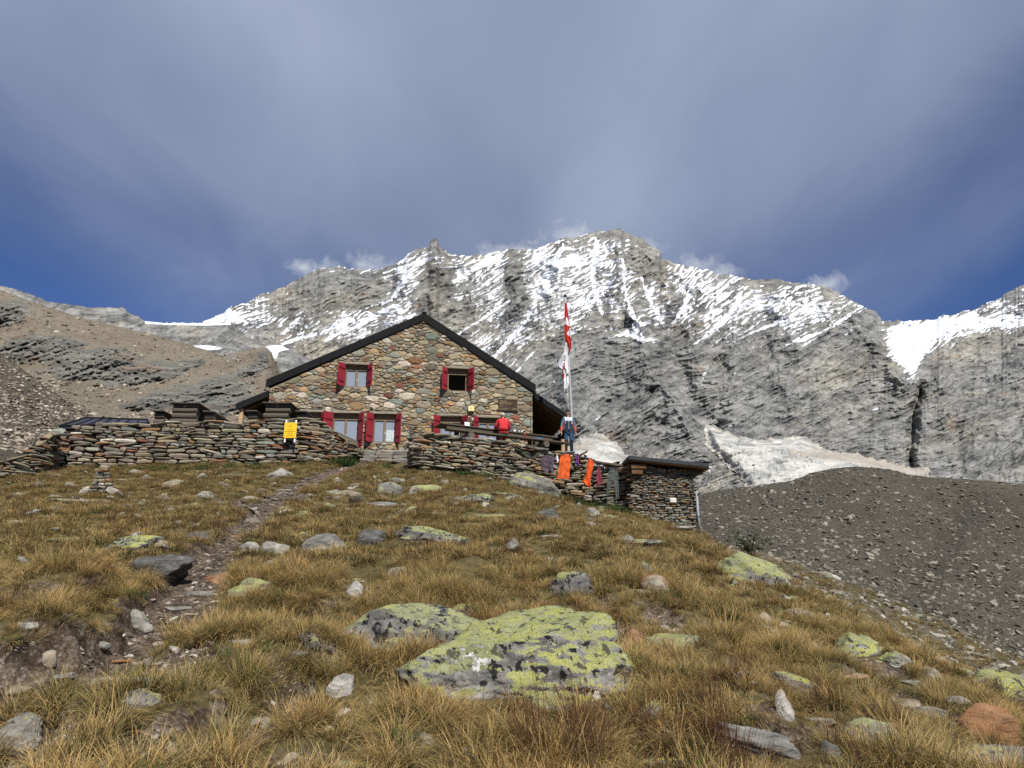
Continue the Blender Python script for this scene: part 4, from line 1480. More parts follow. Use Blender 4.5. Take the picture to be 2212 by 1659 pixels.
part('porch_wall', hut, M_DARKW, lambda bm: [add_box(bm, (AR1[0] - .15 + .004 * (i % 2), .7 + i * .2, .4), (.05, .19, 3.2)) for i in range(15)])
part('post', ar, M_DARKW, lambda bm: add_box(bm, (AR1[0] - .16, .25, .5), (.15, .15, 3.0), bevel=.01))


# lettering helper: real letter shapes as thin relief
def letters(name, text, size, mat, parent, loc, rot, depth=.004, align='LEFT', sx=1.0):
    cu = bpy.data.curves.new(name, 'FONT'); cu.body = text; cu.size = size; cu.extrude = depth; cu.align_x = align
    t = bpy.data.objects.new(name, cu); COL.objects.link(t)
    bpy.context.view_layer.update()
    me = bpy.data.meshes.new_from_object(t.evaluated_get(bpy.context.evaluated_depsgraph_get()))
    bpy.data.objects.remove(t); bpy.data.curves.remove(cu)
    me.materials.clear(); me.materials.append(mat)
    return obj(name, me, parent, loc, rot, (sx, 1, 1))


# name board on the facade
u0, v1 = FU(1076, 864); u1, v0 = FU(1117, 888.5)
M_BOARD = mat_wood('dark_sign_board', (.052, .033, .020))
M_LET = plain('pale_carved_letters', (.36, .27, .155), .8, .2, 20)
sgn = empty('name_board', Vector((HX, HY, HZ)) + Matrix.Rotation(HTH, 3, 'Z') @ Vector(((u0 + u1) / 2, -.07, (v0 + v1) / 2)), HTH)
tag(sgn, 'dark wooden name board with carved pale lettering on the hut wall', 'sign')
sw_, sh_ = u1 - u0, v1 - v0
part('board', sgn, M_BOARD, lambda bm: [add_box(bm, (0, 0, sh_ * (i - 1) / 3), (sw_, .035, sh_ / 3 - .004), bevel=.004) for i in range(3)])
part('edge_frame', sgn, M_DARKW, lambda bm: (add_box(bm, (0, -.006, sh_ / 2 + .012), (sw_ + .04, .045, .024)), add_box(bm, (0, -.006, -sh_ / 2 - .012), (sw_ + .04, .045, .024))))
RXL = (math.pi / 2, 0, 0)
letters('lettering', 'CABANE', .085, M_LET, sgn, (-sw_ / 2 + .04, -.022, sh_ * .30), RXL, sx=1.05)
letters('lettering', 'ARPITTETTAZ', .125, M_LET, sgn, (-sw_ / 2 + .04, -.022, sh_ * .06), RXL, sx=.72)
letters('lettering', '2786 M', .06, M_LET, sgn, (-sw_ / 2 + .05, -.022, -sh_ * .14), RXL)
letters('lettering', 'SECTION LA DOLE', .072, M_LET, sgn, (-sw_ / 2 + .05, -.022, -sh_ * .40), RXL, sx=.62)
letters('lettering', 'CAS', .12, M_LET, sgn, (sw_ / 2 - .24, -.022, -sh_ * .40), RXL, sx=.9)


def emblem(bm):
    for r_, k in ((.105, 24), (.06, 20)):
        pts = [(sw_ / 2 - .14 + r_ * math.cos(2 * math.pi * i / k), -.022, sh_ * .16 + r_ * math.sin(2 * math.pi * i / k)) for i in range(k + 1)]
        add_tube(bm, pts, .007, 5)
    add_tube(bm, [(sw_ / 2 - .18, -.022, sh_ * .16 - .02), (sw_ / 2 - .15, -.022, sh_ * .16 + .03), (sw_ / 2 - .12, -.022, sh_ * .16), (sw_ / 2 - .10, -.022, sh_ * .16 + .02)], .006, 5)


part('emblem', sgn, plain('emblem_relief', (.13, .085, .05), .8), emblem)

u0, v1 = FU(1011, 878.5); u1, v0 = FU(1023.6, 890.7)
bx_ = empty('wall_box', Vector((HX, HY, HZ)) + Matrix.Rotation(HTH, 3, 'Z') @ Vector(((u0 + u1) / 2, -.11, (v0 + v1) / 2)), HTH)
tag(bx_, 'small cream box mounted on the stone wall left of the name board', 'box')
part('housing', bx_, plain('cream_enamel', (.78, .66, .33), .4, .04), lambda bm: add_box(bm, (0, 0, 0), (u1 - u0, .17, v1 - v0), bevel=.012))
part('lid_seam', bx_, plain('cream_lid', (.74, .62, .30), .4, .04), lambda bm: add_box(bm, (0, -.088, 0), (u1 - u0 - .03, .012, v1 - v0 - .03), bevel=.004))
letters('mark', 'G', .085, plain('mark_grey', (.06, .06, .07), .6), bx_, (-.03, -.095, -.02), RXL)
letters('mark', 'SOS', .03, plain('mark_grey_small', (.15, .15, .15), .6), bx_, (-.03, -.095, -.06), RXL) if False else None
part('cable', bx_, M_BLACK, lambda bm: add_tube(bm, [(.02, .04, -(v1 - v0) / 2), (.10, .05, -.25), (.28, .06, -.34)], .010, 6))

# stone steps between the two walls, up to the door
steps = empty('stone_steps', (-5.1, 28.4, 5.2)); tag(steps, 'worn stone steps between the terrace walls leading to the hut', 'steps')
rng = np.random.RandomState(3); st = []
for i, (px0, px1, row, d) in enumerate([(778, 880, 992, 27.4), (785, 882, 985, 28.2), (775, 884, 979, 29.0), (780, 886, 973, 29.8)]):
    a, b = at(px0, row, d), at(px1, row, d); n = 3
    for j in range(n):
        L = (b.x - a.x) / n; v = slab_stone(rng, L * 1.04, .17, .8, .07, 8) @ rz(rng.uniform(-.05, .05)).T
        st.append((v + np.array([a.x + (j + .5) * L + 5.1, d - 28.4 + .3, a.z - 5.2 - .06]), SB_F, pick(rng, [((.27, .245, .195), 3), ((.21, .20, .17), 2)]), L))
place_stones(steps, st, name='step')

# ------------------------------------------------------------------ the shed at the right
SD = 26.2
s0, s1 = at(1366, 1100, SD), at(1507, 1100, SD)
szb, szt0, szt1 = at(1436, 1150, SD).z - .3, at(1366, 996, SD).z, at(1507, 1012, SD).z
shed = empty('stone_shed', (s0.x, SD, szb)); tag(shed, 'low dry stone shed with flat dark roof right of the washing line', 'shed')
SW = s1.x - s0.x; h0, h1 = szt0 - szb, szt1 - szb
rng = np.random.RandomState(31)
nodes = [(0, 0, .15, h0 - .10), (SW, 0, 0, h1 - .10)]
place_stones(shed, dry_courses(rng, nodes, .04, .105, .12, .46, .3, pal=[((.23, .215, .175), 28), ((.29, .26, .20), 24), ((.17, .165, .145), 16), ((.35, .29, .20), 14), ((.33, .20, .10), 8), ((.20, .10, .06), 3), ((.24, .265, .235), 8), ((.50, .47, .41), 5)], cap=False, tilt=.045))
part('wall', shed, M_CORE, lambda bm: (prism(bm, [(.06, -.3), (SW - .06, -.3), (SW - .06, h1 - .1), (.06, h0 - .1)], .14, .5), add_box(bm, (SW - .16, 3.4, h1 / 2 - .2), (.25, 6.0, h1)), add_box(bm, (.16, 3.4, h0 / 2 - .2), (.25, 6.0, h0 - .1))))
r0, r1 = at(1358, 984, SD - .35), at(1531, 1001, SD - .35)
ra, rb_ = (r0.x - s0.x, r0.z - szb), (r1.x - s0.x, r1.z - szb)
M_SHROOF = plain('shed_roof_sheet', (.030, .036, .040), .5, .15, 4, metal=.2)
srf = part('roof', shed, M_SHROOF, lambda bm: prism(bm, [(ra[0], ra[1] - .13), (rb_[0], rb_[1] - .13), rb_, ra], -.35, 7.2))
part('soffit', srf, M_BROWNW, lambda bm: [prism(bm, [(ra[0] + .04, ra[1] - .17), (rb_[0] - .03, rb_[1] - .17), (rb_[0] - .03, rb_[1] - .132), (ra[0] + .04, ra[1] - .132)], -.32 + i * .25, -.32 + i * .25 + .24) for i in range(29)])
for i in range(6):
    part('rafter', srf, M_BROWNW, lambda bm: prism(bm, [(SW - .1, h1 - .22), (rb_[0] - .06, rb_[1] - .30), (rb_[0] - .06, rb_[1] - .172), (SW - .1, h1 - .05)], .3 + i * 1.15, .42 + i * 1.15))
part('wall_plate', srf, M_BROWNW, lambda bm: add_box(bm, (.28, -.12, h0 - .22), (.55, .12, .16)))
part('wall_plate', srf, M_BROWNW, lambda bm: add_box(bm, (.22, -.10, h0 - .42), (.40, .10, .14)))
M_ZINC = plain('zinc', (.46, .48, .49), .5, .12, 6, metal=.3, spec=.4)
gx, gz = rb_[0] + .04, rb_[1] - .12


def gutter(bm):
    k = 8; A = [(gx + .07 * math.cos(math.pi + math.pi * i / k), gz + .07 * math.sin(math.pi + math.pi * i / k)) for i in range(k + 1)]
    for y0_, y1_ in ((-.42, 7.2),):
        va = [bm.verts.new((x, y0_, z)) for x, z in A]; vb = [bm.verts.new((x, y1_, z)) for x, z in A]
        for i in range(k): bm.faces.new((va[i], va[i + 1], vb[i + 1], vb[i]))
        bm.faces.new(va)


part('gutter', srf, M_ZINC, gutter)
px_ = [at(1533, 1015, SD - .4), at(1533, 1032, SD - .38), at(1524, 1046, SD - .25), at(1508, 1052, SD - .12), at(1505, 1062, SD - .08), at(1507, 1100, SD - .08), at(1512, 1146, SD - .08)]
part('downpipe', shed, M_ZINC, lambda bm: add_tube(bm, [(p.x - s0.x, p.y - SD, p.z - szb) for p in px_], .048, 10), smooth=True)
part('pipe_bracket', shed, M_BLACK, lambda bm: [add_tube(bm, [(SW + .02, -.09, z), (SW + .02, -.09, z + .03)], .058, 10) for z in (h1 * .32, h1 * .62)])
part('iron_post', shed, plain('rusty_iron', (.16, .07, .035), .9, .3, 14), lambda bm: add_box(bm, (SW - .01, -.03, h1 * .28), (.025, .025, h1 * .8)))
part('white_patch', shed, plain('white_painted_stone', (.60, .58, .53), .8, .15, 9, bump=.3), lambda bm: add_box(bm, (at(1454, 1080, SD).x - s0.x, .02, at(1454, 1081, SD).z - szb), (.24, .10, .19), bevel=.03))

# ------------------------------------------------------------------ low outbuilding roof behind the left wall
ob = empty('outbuilding', (at(225, 960, 33).x, 33, at(225, 960, 33).z - .6)); tag(ob, 'low outbuilding with dark standing seam roof behind the left wall', 'outbuilding')
o_ = ob.location
M_SEAM = plain('dark_seam_roof', (.045, .043, .055), .38, .15, 2, metal=.3)
b0, b1, b2, b3 = [at(128, 921, 31.0), at(322, 915, 31.6), at(318, 907, 34.6), at(186, 903, 34.4)]
q = [Vector(p) - Vector(o_) for p in (b0, b1, b2, b3)]


def quad_slab(bm, q, t):
    A = [bm.verts.new(p) for p in q]; B = [bm.verts.new(Vector(p) - Vector((0, 0, t))) for p in q]
    bm.faces.new(A); bm.faces.new(B[::-1])
    for i in range(4): bm.faces.new((A[i], B[i], B[(i + 1) % 4], A[(i + 1) % 4]))


rf = part('roof', ob, M_SEAM, lambda bm: quad_slab(bm, q, .12))
for i in range(1, 7):
    f = i / 7
    a, b = q[0].lerp(q[1], f), q[3].lerp(q[2], f)
    part('seam', rf, M_BLACK, lambda bm: add_tube(bm, [a + Vector((0, 0, .02)), b + Vector((0, 0, .02))], .022, 5))
part('edge_trim', rf, M_BLACK, lambda bm: [add_tube(bm, [q[i] + Vector((0, 0, .02)), q[(i + 1) % 4] + Vector((0, 0, .02))], .045, 6) for i in range(4)])
part('wall', ob, M_DARKW, lambda bm: quad_slab(bm, [Vector((p.x * .94, p.y * .94, p.z - .13)) for p in q], 2.2))

# ------------------------------------------------------------------ log picnic tables on the left terrace
TZ = 7.52


def log_table(px, d, rz_, label, seed):
    p = at(px, 900, d); root = empty('picnic_table', (p.x, d, TZ), rz_); rng = random.Random(seed)
    tag(root, label, 'picnic table', 'log picnic tables on the left terrace')
    for s in (-1, 1):
        part('tabletop_board', root, M_GREYW_Y, lambda bm: add_box(bm, (s * .29, 1.0, .83), (.565, 2.1, .055), Matrix.Rotation(s * -.03, 3, 'Y'), bevel=.02))
    for y in (.22, 1.75):
        for i, z in enumerate((.13, .36, .59)):
            part('leg_log', root, M_LOG, lambda bm: add_tube(bm, [(-.48 + rng.uniform(-.06, .03), y, z), (.46 + rng.uniform(-.03, .06), y, z)], .118, 12))
        part('bearer', root, M_LOG, lambda bm: add_box(bm, (0, y, .755), (.98, .16, .095), bevel=.01))
    for s in (-1, 1):
        part('bench_board', root, M_GREYW_Y, lambda bm: add_box(bm, (s * .97, 1.0, .50), (.46, 2.1, .06), Matrix.Rotation(s * .02, 3, 'Y'), bevel=.02))
        for y in (.24, 1.75):
            part('bench_log', root, M_LOG, lambda bm: add_tube(bm, [(s * .97 - .18, y, .34), (s * .97 + .18, y, .34)], .125, 12))
            part('bench_log', root, M_LOG, lambda bm: add_tube(bm, [(s * .97 - .2, y, .11), (s * .97 + .2, y, .11)], .115, 12))
    return root


log_table(395, 27.15, R(3), 'weathered log picnic table on the left terrace, nearer the outbuilding', 1)
log_table(596, 27.15, R(2), 'weathered log picnic table on the left terrace, behind the yellow sign', 2)

# ------------------------------------------------------------------ long table on the right terrace
LZ = 6.43
LT_A = math.atan2(28.2 - 25.5, 1.87 + 2.58)
LT = empty('long_table', (-2.58, 25.5, LZ), LT_A); LL = 5.2
tag(LT, 'long weathered plank table with benches on the right terrace', 'table')
for i in range(3):
    part('tabletop_board', LT, M_GREYW, lambda bm: add_box(bm, (LL / 2 + .02 * i, .14 + i * .27, .755), (LL, .262, .055), bevel=.012))
part('apron', LT, M_GREYW, lambda bm: add_box(bm, (LL / 2, .08, .66), (LL - .5, .04, .13)))
for y in (-.36, 1.2):
    part('bench_board', LT, M_GREYW, lambda bm: add_box(bm, (LL / 2 + .05, y, .455), (LL + .05, .33, .06), bevel=.012))
for x in (.95, 4.25):
    part('cross_log', LT, M_LOG, lambda bm: add_tube(bm, [(x, -.58, .30), (x, 1.4, .30)], .125, 12))
    part('cross_log', LT, M_LOG, lambda bm: add_tube(bm, [(x, -.40, .09), (x, 1.25, .09)], .10, 12))
    for y in (.16, .66):
        part('leg', LT, M_GREYW, lambda bm: add_box(bm, (x, y, .56), (.17, .10, .34), bevel=.01))
LTM = Matrix.Translation((-2.58, 25.5, LZ)) @ Matrix.Rotation(LT_A, 4, 'Z')
lt = lambda x, y, z: LTM @ Vector((x, y, z))

M_STEEL = plain('brushed_steel', (.45, .45, .46), .25, .08, 6, metal=.95, spec=.5)
M_BLK = plain('black_plastic', (.015, .015, .016), .4, .1)
M_WHITE = plain('white_card', (.80, .80, .78), .7, .03)
th_ = empty('thermos', lt(3.05, .22, .783)); tag(th_, 'steel pump thermos with black top on the long table', 'thermos')
part('body', th_, M_STEEL, lambda bm: add_lathe(bm, [(.075, 0), (.082, .02), (.082, .25), (.070, .29)], seg=20), smooth=True)
part('base_ring', th_, M_BLK, lambda bm: add_lathe(bm, [(.085, 0), (.085, .022)], seg=20))
part('lid', th_, M_BLK, lambda bm: (add_lathe(bm, [(.072, .288), (.078, .30), (.078, .335), (.05, .36)], seg=20), add_box(bm, (.02, -.09, .325), (.04, .06, .03), bevel=.006)))
part('handle', th_, M_BLK, lambda bm: add_tube(bm, [(.075, 0, .30), (.125, 0, .28), (.13, 0, .2), (.085, 0, .16)], .010, 6))
cup = empty('white_cup', lt(3.22, .14, .783)); tag(cup, 'small white cup beside the steel thermos', 'cup')
part('bowl', cup, M_WHITE, lambda bm: add_lathe(bm, [(.03, 0), (.042, .02), (.046, .085), (.040, .085), (.036, .02)], seg=16), smooth=True)
part('handle', cup, M_WHITE, lambda bm: add_tube(bm, [(.044, 0, .07), (.072, 0, .055), (.042, 0, .025)], .006, 6))
for i, x in enumerate((3.48, 3.60)):
    j = empty('drinking_glass', lt(x, .22, .783)); tag(j, ('clear drinking glass on the long table, the one nearer the thermos', 'clear drinking glass on the long table, the one farther from the thermos')[i], 'glass', 'glasses on the long table')
    part('bowl', j, plain('clear_glass', (.42, .43, .42), .08, .02, spec=.6), lambda bm: add_lathe(bm, [(.026, 0), (.034, .11), (.031, .11), (.024, .012)], seg=14), smooth=True)
cn = empty('drink_can', lt(3.38, -.36, .486)); tag(cn, 'red drink can standing on the front bench', 'can')
part('body', cn, plain('red_can', (.42, .02, .025), .3, .1, 30, metal=.4), lambda bm: add_lathe(bm, [(.026, 0), (.034, .01), (.034, .145), (.027, .158)], seg=16), smooth=True)
part('rim', cn, M_STEEL, lambda bm: add_lathe(bm, [(.028, .157), (.028, .164), (.024, .160)], seg=16))
mn = empty('menu_card', lt(1.20, .30, .783), LT_A - .25); tag(mn, 'white menu card standing upright on the long table', 'card')
part('front_leaf', mn, M_WHITE, lambda bm: add_box(bm, (0, -.03, .10), (.19, .004, .20), Matrix.Rotation(-.2, 3, 'X')))
part('back_leaf', mn, M_WHITE, lambda bm: add_box(bm, (0, .04, .10), (.19, .004, .20), Matrix.Rotation(.25, 3, 'X')))
part('print', mn, plain('grey_print', (.45, .47, .5), .8), lambda bm: [add_box(bm, (-.02 + .01 * (i % 2), -.0345 - (.10 - z) * -.2, z), (.09, .002, .008), Matrix.Rotation(-.2, 3, 'X')) for i, z in enumerate((.15, .12, .09))])


def crumple(name, loc, s, mat, label, cat, seed):
    bm = bmesh.new(); bmesh.ops.create_icosphere(bm, subdivisions=3, radius=1)
    v = np.array([q.co[:] for q in bm.verts]); v = v * (1 + .45 * fbm3(v * 1.7 + seed, 3)[:, None]); v[:, 2] = np.maximum(v[:, 2], -.25) + .25
    for q, c in zip(bm.verts, v * np.array(s)): q.co = c
    o = obj(name, bm_mesh(name, bm, mat, True), None, loc); tag(o, label, cat); return o


crumple('folded_cloth', lt(3.95, -.36, .485), (.20, .10, .055), plain('blue_cloth', (.04, .13, .27), .9, .3, 12), 'crumpled blue cloth lying on the front bench', 'cloth', 3)
crumple('folded_cloth', lt(4.36, -.36, .485), (.07, .06, .04), plain('crimson_cloth', (.30, .02, .06), .9, .3, 12), 'small crimson cloth at the right end of the front bench', 'cloth', 5)

# ------------------------------------------------------------------ people


def skin_mesh(verts, edges, rad, sub=2):
    me = bpy.data.meshes.new('tmp'); me.from_pydata([tuple(v) for v in verts], edges, [])
    o = bpy.data.objects.new('tmp', me); COL.objects.link(o)
    o.modifiers.new('s', 'SKIN'); sm = o.modifiers.new('d', 'SUBSURF'); sm.levels = sub; sm.render_levels = sub
    for sv, r in zip(me.skin_vertices[0].data, rad):
        sv.radius = r if isinstance(r, tuple) else (r, r)
    me.skin_vertices[0].data[0].use_root = True
    bpy.context.view_layer.update()
    out = bpy.data.meshes.new_from_object(o.evaluated_get(bpy.context.evaluated_depsgraph_get()))
    bpy.data.objects.remove(o); bpy.data.meshes.remove(me)
    return out


def chain(*segs):
    """segments of (point, radius) lists; points given once are shared"""
    V, E, Rr, idx = [], [], [], {}
    for s in segs:
        prev = None
        for p, r in s:
            k = tuple(round(q, 4) for q in p)
            if k not in idx: idx[k] = len(V); V.append(k); Rr.append(r)
            if prev is not None: E.append((prev, idx[k]))
            prev = idx[k]
    return V, E, Rr


def join_meshes(name, meshes):
    bm = bmesh.new()
    for m in meshes: bm.from_mesh(m)
    me = bpy.data.meshes.new(name); bm.to_mesh(me); bm.free()
    me.polygons.foreach_set('use_smooth', np.ones(len(me.polygons), bool)); return me


def head_mesh(c, yaw, tiltx, tilty=0.0, s=1.0):
    """skull with brow, nose, chin and ears; faces -y before turning"""
    bm = bmesh.new(); bmesh.ops.create_uvsphere(bm, u_segments=28, v_segments=20, radius=1)
    M = Matrix.Translation(c) @ Matrix.Rotation(yaw, 4, 'Z') @ Matrix.Rotation(tilty, 4, 'Y') @ Matrix.Rotation(tiltx, 4, 'X')
    for v in bm.verts:
        x, y, z = v.co
        w = .076 * (1 - .22 * max(0, -z)); d = .096
        X, Y, Z = x * w, y * d, z * .118
        f = max(0, -y)
        Y -= .026 * f ** 6 * math.exp(-((x) / .16) ** 2 - ((z + .12) / .22) ** 2)       # nose
        Y += .010 * f ** 3 * math.exp(-((abs(x) - .38) / .16) ** 2 - ((z - .06) / .12) ** 2)  # eye sockets
        Y -= .008 * f ** 3 * math.exp(-((z + .72) / .16) ** 2) * math.exp(-(x / .4) ** 2)      # chin
        Y -= .006 * f ** 3 * math.exp(-((z - .22) / .1) ** 2)                                   # brow
        X += math.copysign(.012, x) * math.exp(-((abs(x) - 1) / .08) ** 2 - ((z + .05) / .2) ** 2 - ((y - .05) / .2) ** 2) if abs(x) > .5 else 0  # ears
        v.co = M @ (Vector((X, Y, Z)) * s)
    me = bpy.data.meshes.new('head'); bm.to_mesh(me); bm.free(); return me, M


def hand_mesh(wrist, direc, side, s=1.0):
    """palm, four unequal bent fingers and a thumb leaving the side of the palm"""
    w = Vector(wrist); d = Vector(direc).normalized(); lat = Vector((0, -1, 0)); lat = (lat - d * lat.dot(d)).normalized(); nrm = d.cross(lat) * side
    segs = [[(w, (.022, .018)), (w + d * .05, (.034, .016)), (w + d * .085, (.036, .015))]]
    for i, (o, L) in enumerate(((.030, .070), (.010, .080), (-.010, .074), (-.029, .058))):
        b = w + d * .085
        segs.append([(w + d * .085, (.036, .015)), (b + lat * o + d * .02, .0095), (b + lat * o * 1.1 + d * (.02 + L * .5) - nrm * .006, .0088), (b + lat * o * 1.1 + d * (.02 + L * .92) - nrm * .022, .0075)])
    segs.append([(w + d * .05, (.034, .016)), (w + d * .06 + lat * .042, .0115), (w + d * .092 + lat * .052 - nrm * .008, .0095), (w + d * .112 + lat * .050 - nrm * .014, .008)])
    return skin_mesh(*chain(*segs), sub=1)


def face_bits(parent, M, s=1.0):
    M_EYE = plain('eye_dark', (.02, .016, .014), .3); M_LIP = plain('lip', (.30, .12, .09), .6)
    for x in (-.030, .030):
        part('eye', parent, M_EYE, lambda bm: bmesh.ops.create_uvsphere(bm, u_segments=8, v_segments=6, radius=.0085 * s, matrix=M @ Matrix.Translation((x * s, -.082 * s, .008 * s))))
        part('eyebrow', parent, M_HAIR, lambda bm: add_tube(bm, [M @ Vector((x * .55 * s, -.093 * s, .027 * s)), M @ Vector((x * 1.55 * s, -.084 * s, .027 * s))], .005 * s, 5))
    part('mouth', parent, M_LIP, lambda bm: add_tube(bm, [M @ Vector((-.022 * s, -.090 * s, -.058 * s)), M @ Vector((0, -.096 * s, -.056 * s)), M @ Vector((.022 * s, -.090 * s, -.058 * s))], .0045 * s, 6))


M_SKIN = plain('skin', (.42, .235, .155), .6, .1, 20)
M_HAIR = plain('dark_hair', (.018, .014, .012), .7, .4, 40, bump=.6)
M_GHAIR = plain('grey_hair', (.42, .40, .38), .8, .25, 40, bump=.6)


def hair_cap(M, s=1.0, back=.3, top=1.0, bald=False):
    bm = bmesh.new(); bmesh.ops.create_uvsphere(bm, u_segments=28, v_segments=18, radius=1)
    kill = []
    for v in bm.verts:
        x, y, z = v.co
        lim = -.42 if y > -.05 else .16 + .12 * min(1, -y)
        if bald and z > .62 and y > -.9: lim = 9
        if z < lim: kill.append(v)
        n = float(noise3(np.array([[x * 6, y * 6, z * 6]]))[0])
        v.co = M @ (Vector((x * .088, y * .110 + .002, z * .134 + .006)) * s * (1 + .10 * n))
    bmesh.ops.delete(bm, geom=kill, context='VERTS')
    r = bmesh.ops.solidify(bm, geom=bm.faces[:], thickness=.010 * s)
    return bm


# --- the man standing by the flagpole
mp = at(1229, 981, 28.75); MZ = mp.z
man = empty('person', (mp.x, 28.75, MZ), R(4)); man.scale = (1.06, 1.06, 1.06)
tag(man, 'person standing by the flagpole in navy, white and teal jacket, looking down', 'person')
J = lambda s: [((0, .01, .85), (.155, .118)), ((0, .005, .96), (.160, .118)), ((0, 0, 1.10), (.150, .108)), ((0, -.01, 1.28), (.178, .120)), ((0, 0, 1.42), (.125, .085)), ((0, .0, 1.50), (.066, .066))]
arm = lambda s: [((0, 0, 1.42), (.125, .085)), ((s * .155, .01, 1.405), (.078, .072)), ((s * .225, .02, 1.27), .060), ((s * .262, .03, 1.12), .051), ((s * .275, .0, .98), .045), ((s * .278, -.02, .88), .040)]
jm = skin_mesh(*chain(J(0), arm(-1), arm(1)))
jm.polygons.foreach_set('use_smooth', np.ones(len(jm.polygons), bool))
for m in (plain('navy_softshell', (.020, .030, .052), .7, .15, 15), plain('white_softshell', (.76, .77, .80), .7, .04), plain('teal_sleeve', (.060, .165, .215), .7, .15, 15), plain('coral_sleeve', (.55, .065, .045), .7, .1), plain('black_collar', (.012, .012, .014), .7)):
    jm.materials.append(m)
for p in jm.polygons:
    x, y, z = p.center; ax = abs(x); k = 0
    on_arm = ax > .185 - .10 * max(0, (z - 1.28) / .14) and not (z > 1.44)
    if on_arm and ax > .12:
        inner = ax < .255 - .30 * max(0, z - 1.12)
        k = 3 if (inner and z < 1.30) or (z < 1.08 and p.normal.y < .2) else 2
    elif z > 1.445 and ax < .10: k = 4
    elif z > 1.30 + .25 * max(0, .06 - ax) - .02 and y < .06 and z <= 1.46: k = 1
    elif ax > .125 and .95 < z < 1.27 and y < .05: k = 1
    p.material_index = k
obj('jacket', jm, man)
part('zip', man, plain('pale_zip', (.55, .56, .60), .5), lambda bm: add_tube(bm, [(0, -.118, .97), (0, -.112, 1.10), (0, -.136, 1.28), (0, -.098, 1.42)], .007, 5))
part('chest_print', man, plain('grey_print_chest', (.22, .24, .30), .7), lambda bm: [add_box(bm, (-.085 + i * .017, -.131 + .25 * abs(-.085 + i * .017) ** 1.5, 1.345), (.011, .006, .016 + .007 * (i % 3))) for i in range(11) if i != 5])
leg_ = lambda s: [((0, 0, .93), (.150, .110)), ((s * .085, 0, .84), (.108, .108)), ((s * .098, -.015, .66), (.090, .092)), ((s * .105, -.025, .49), (.072, .076)), ((s * .108, .0, .30), (.072, .074)), ((s * .112, .02, .09), (.062, .066))]
tm = skin_mesh(*chain(leg_(-1), leg_(1)))
tm.polygons.foreach_set('use_smooth', np.ones(len(tm.polygons), bool))
for m in (plain('blue_trousers', (.025, .068, .125), .75, .15, 15), plain('black_trousers', (.014, .015, .018), .75, .15, 15)): tm.materials.append(m)
for p in tm.polygons: p.material_index = 1 if p.center[2] < .56 - .06 * (p.center[1] > 0) else 0
obj('trousers', tm, man)
hm, HM = head_mesh((-.03, -.035, 1.635), R(-22), R(20), R(4), 1.10)
body = skin_mesh(*chain([((0, 0, .95), (.07, .05)), ((0, 0, 1.2), (.08, .05)), ((0, 0, 1.42), (.07, .05)), ((-.005, .0, 1.50), .055), ((-.022, -.02, 1.58), .054)],
                        *[[((0, 0, 1.42), (.07, .05)), ((s * .15, 0, 1.40), .045), ((s * .26, .03, 1.12), .034), ((s * .278, -.02, .87), .028)] for s in (-1, 1)],
                        *[[((0, 0, .95), (.07, .05)), ((s * .09, 0, .84), .06), ((s * .105, -.02, .49), .045), ((s * .112, .02, .08), .04)] for s in (-1, 1)]))
me = join_meshes('body', [body, hm, hand_mesh((-.278, -.02, .875), (-.02, -.12, -1), -1), hand_mesh((.278, -.02, .875), (.02, -.12, -1), 1)])
me.materials.append(M_SKIN); obj('body', me, man)
obj('hair', bm_mesh('hair', hair_cap(HM, 1.10), M_HAIR, True), man); face_bits(man, HM, 1.10)
for s in (-1, 1):
    part('boot', man, M_BLK, lambda bm: (add_box(bm, (s * .114, -.05, .035), (.10, .27, .07), bevel=.028), add_tube(bm, [(s * .113, .02, .03), (s * .113, .02, .12)], .056, 10)))

# --- the man in red seated at the table, seen from behind (local +y is towards the table)
sp = lt(2.38, -.42, 0); seat = empty('person', (sp.x, sp.y, LZ), LT_A * .45)
tag(seat, 'person in a red fleece sitting on the front bench with their back turned', 'person')
M_FLEECE = plain('red_fleece', (.52, .035, .040), .95, .12, 25, bump=.5)
sz = .50
J2 = [((0, -.02, sz + .12), (.215, .160)), ((0, -.02, sz + .24), (.200, .145)), ((0, .01, sz + .42), (.205, .130)), ((0, .04, sz + .56), (.135, .09)), ((0, .06, sz + .63), (.07, .07))]
arm2 = lambda s: [((0, .04, sz + .56), (.135, .09)), ((s * .175, .05, sz + .535), (.088, .085)), ((s * .26, .10, sz + .37), .068), ((s * .275, .20, sz + .24), .060), ((s * .20, .36, sz + .30), .048), ((s * .15, .44, sz + .315), .040)]
fm = skin_mesh(*chain(J2, arm2(-1), arm2(1))); fm.polygons.foreach_set('use_smooth', np.ones(len(fm.polygons), bool)); fm.materials.append(M_FLEECE); obj('fleece', fm, seat)
part('hem_seam', seat, plain('red_seam', (.34, .02, .025), .9), lambda bm: add_tube(bm, [(-.16, -.155, sz + .20), (0, -.163, sz + .215), (.16, -.150, sz + .20)], .006, 5))
part('hem_band', seat, M_FLEECE, lambda bm: add_tube(bm, [(.19 * math.cos(a), -.02 + .155 * math.sin(a), sz + .06) for a in [2 * math.pi * i / 20 for i in range(21)]], .022, 6), smooth=True)
lg = lambda s: [((0, -.01, sz + .06), (.15, .12)), ((s * .10, .08, sz + .03), .085), ((s * .13, .40, sz + .02), .066), ((s * .13, .43, .28), .055), ((s * .13, .42, .09), .05)]
tr = skin_mesh(*chain(lg(-1), lg(1))); tr.polygons.foreach_set('use_smooth', np.ones(len(tr.polygons), bool)); tr.materials.append(plain('dark_trousers', (.03, .03, .034), .8, .15)); obj('trousers', tr, seat)
hm, HM = head_mesh((.0, .105, sz + .765), R(168), R(14))
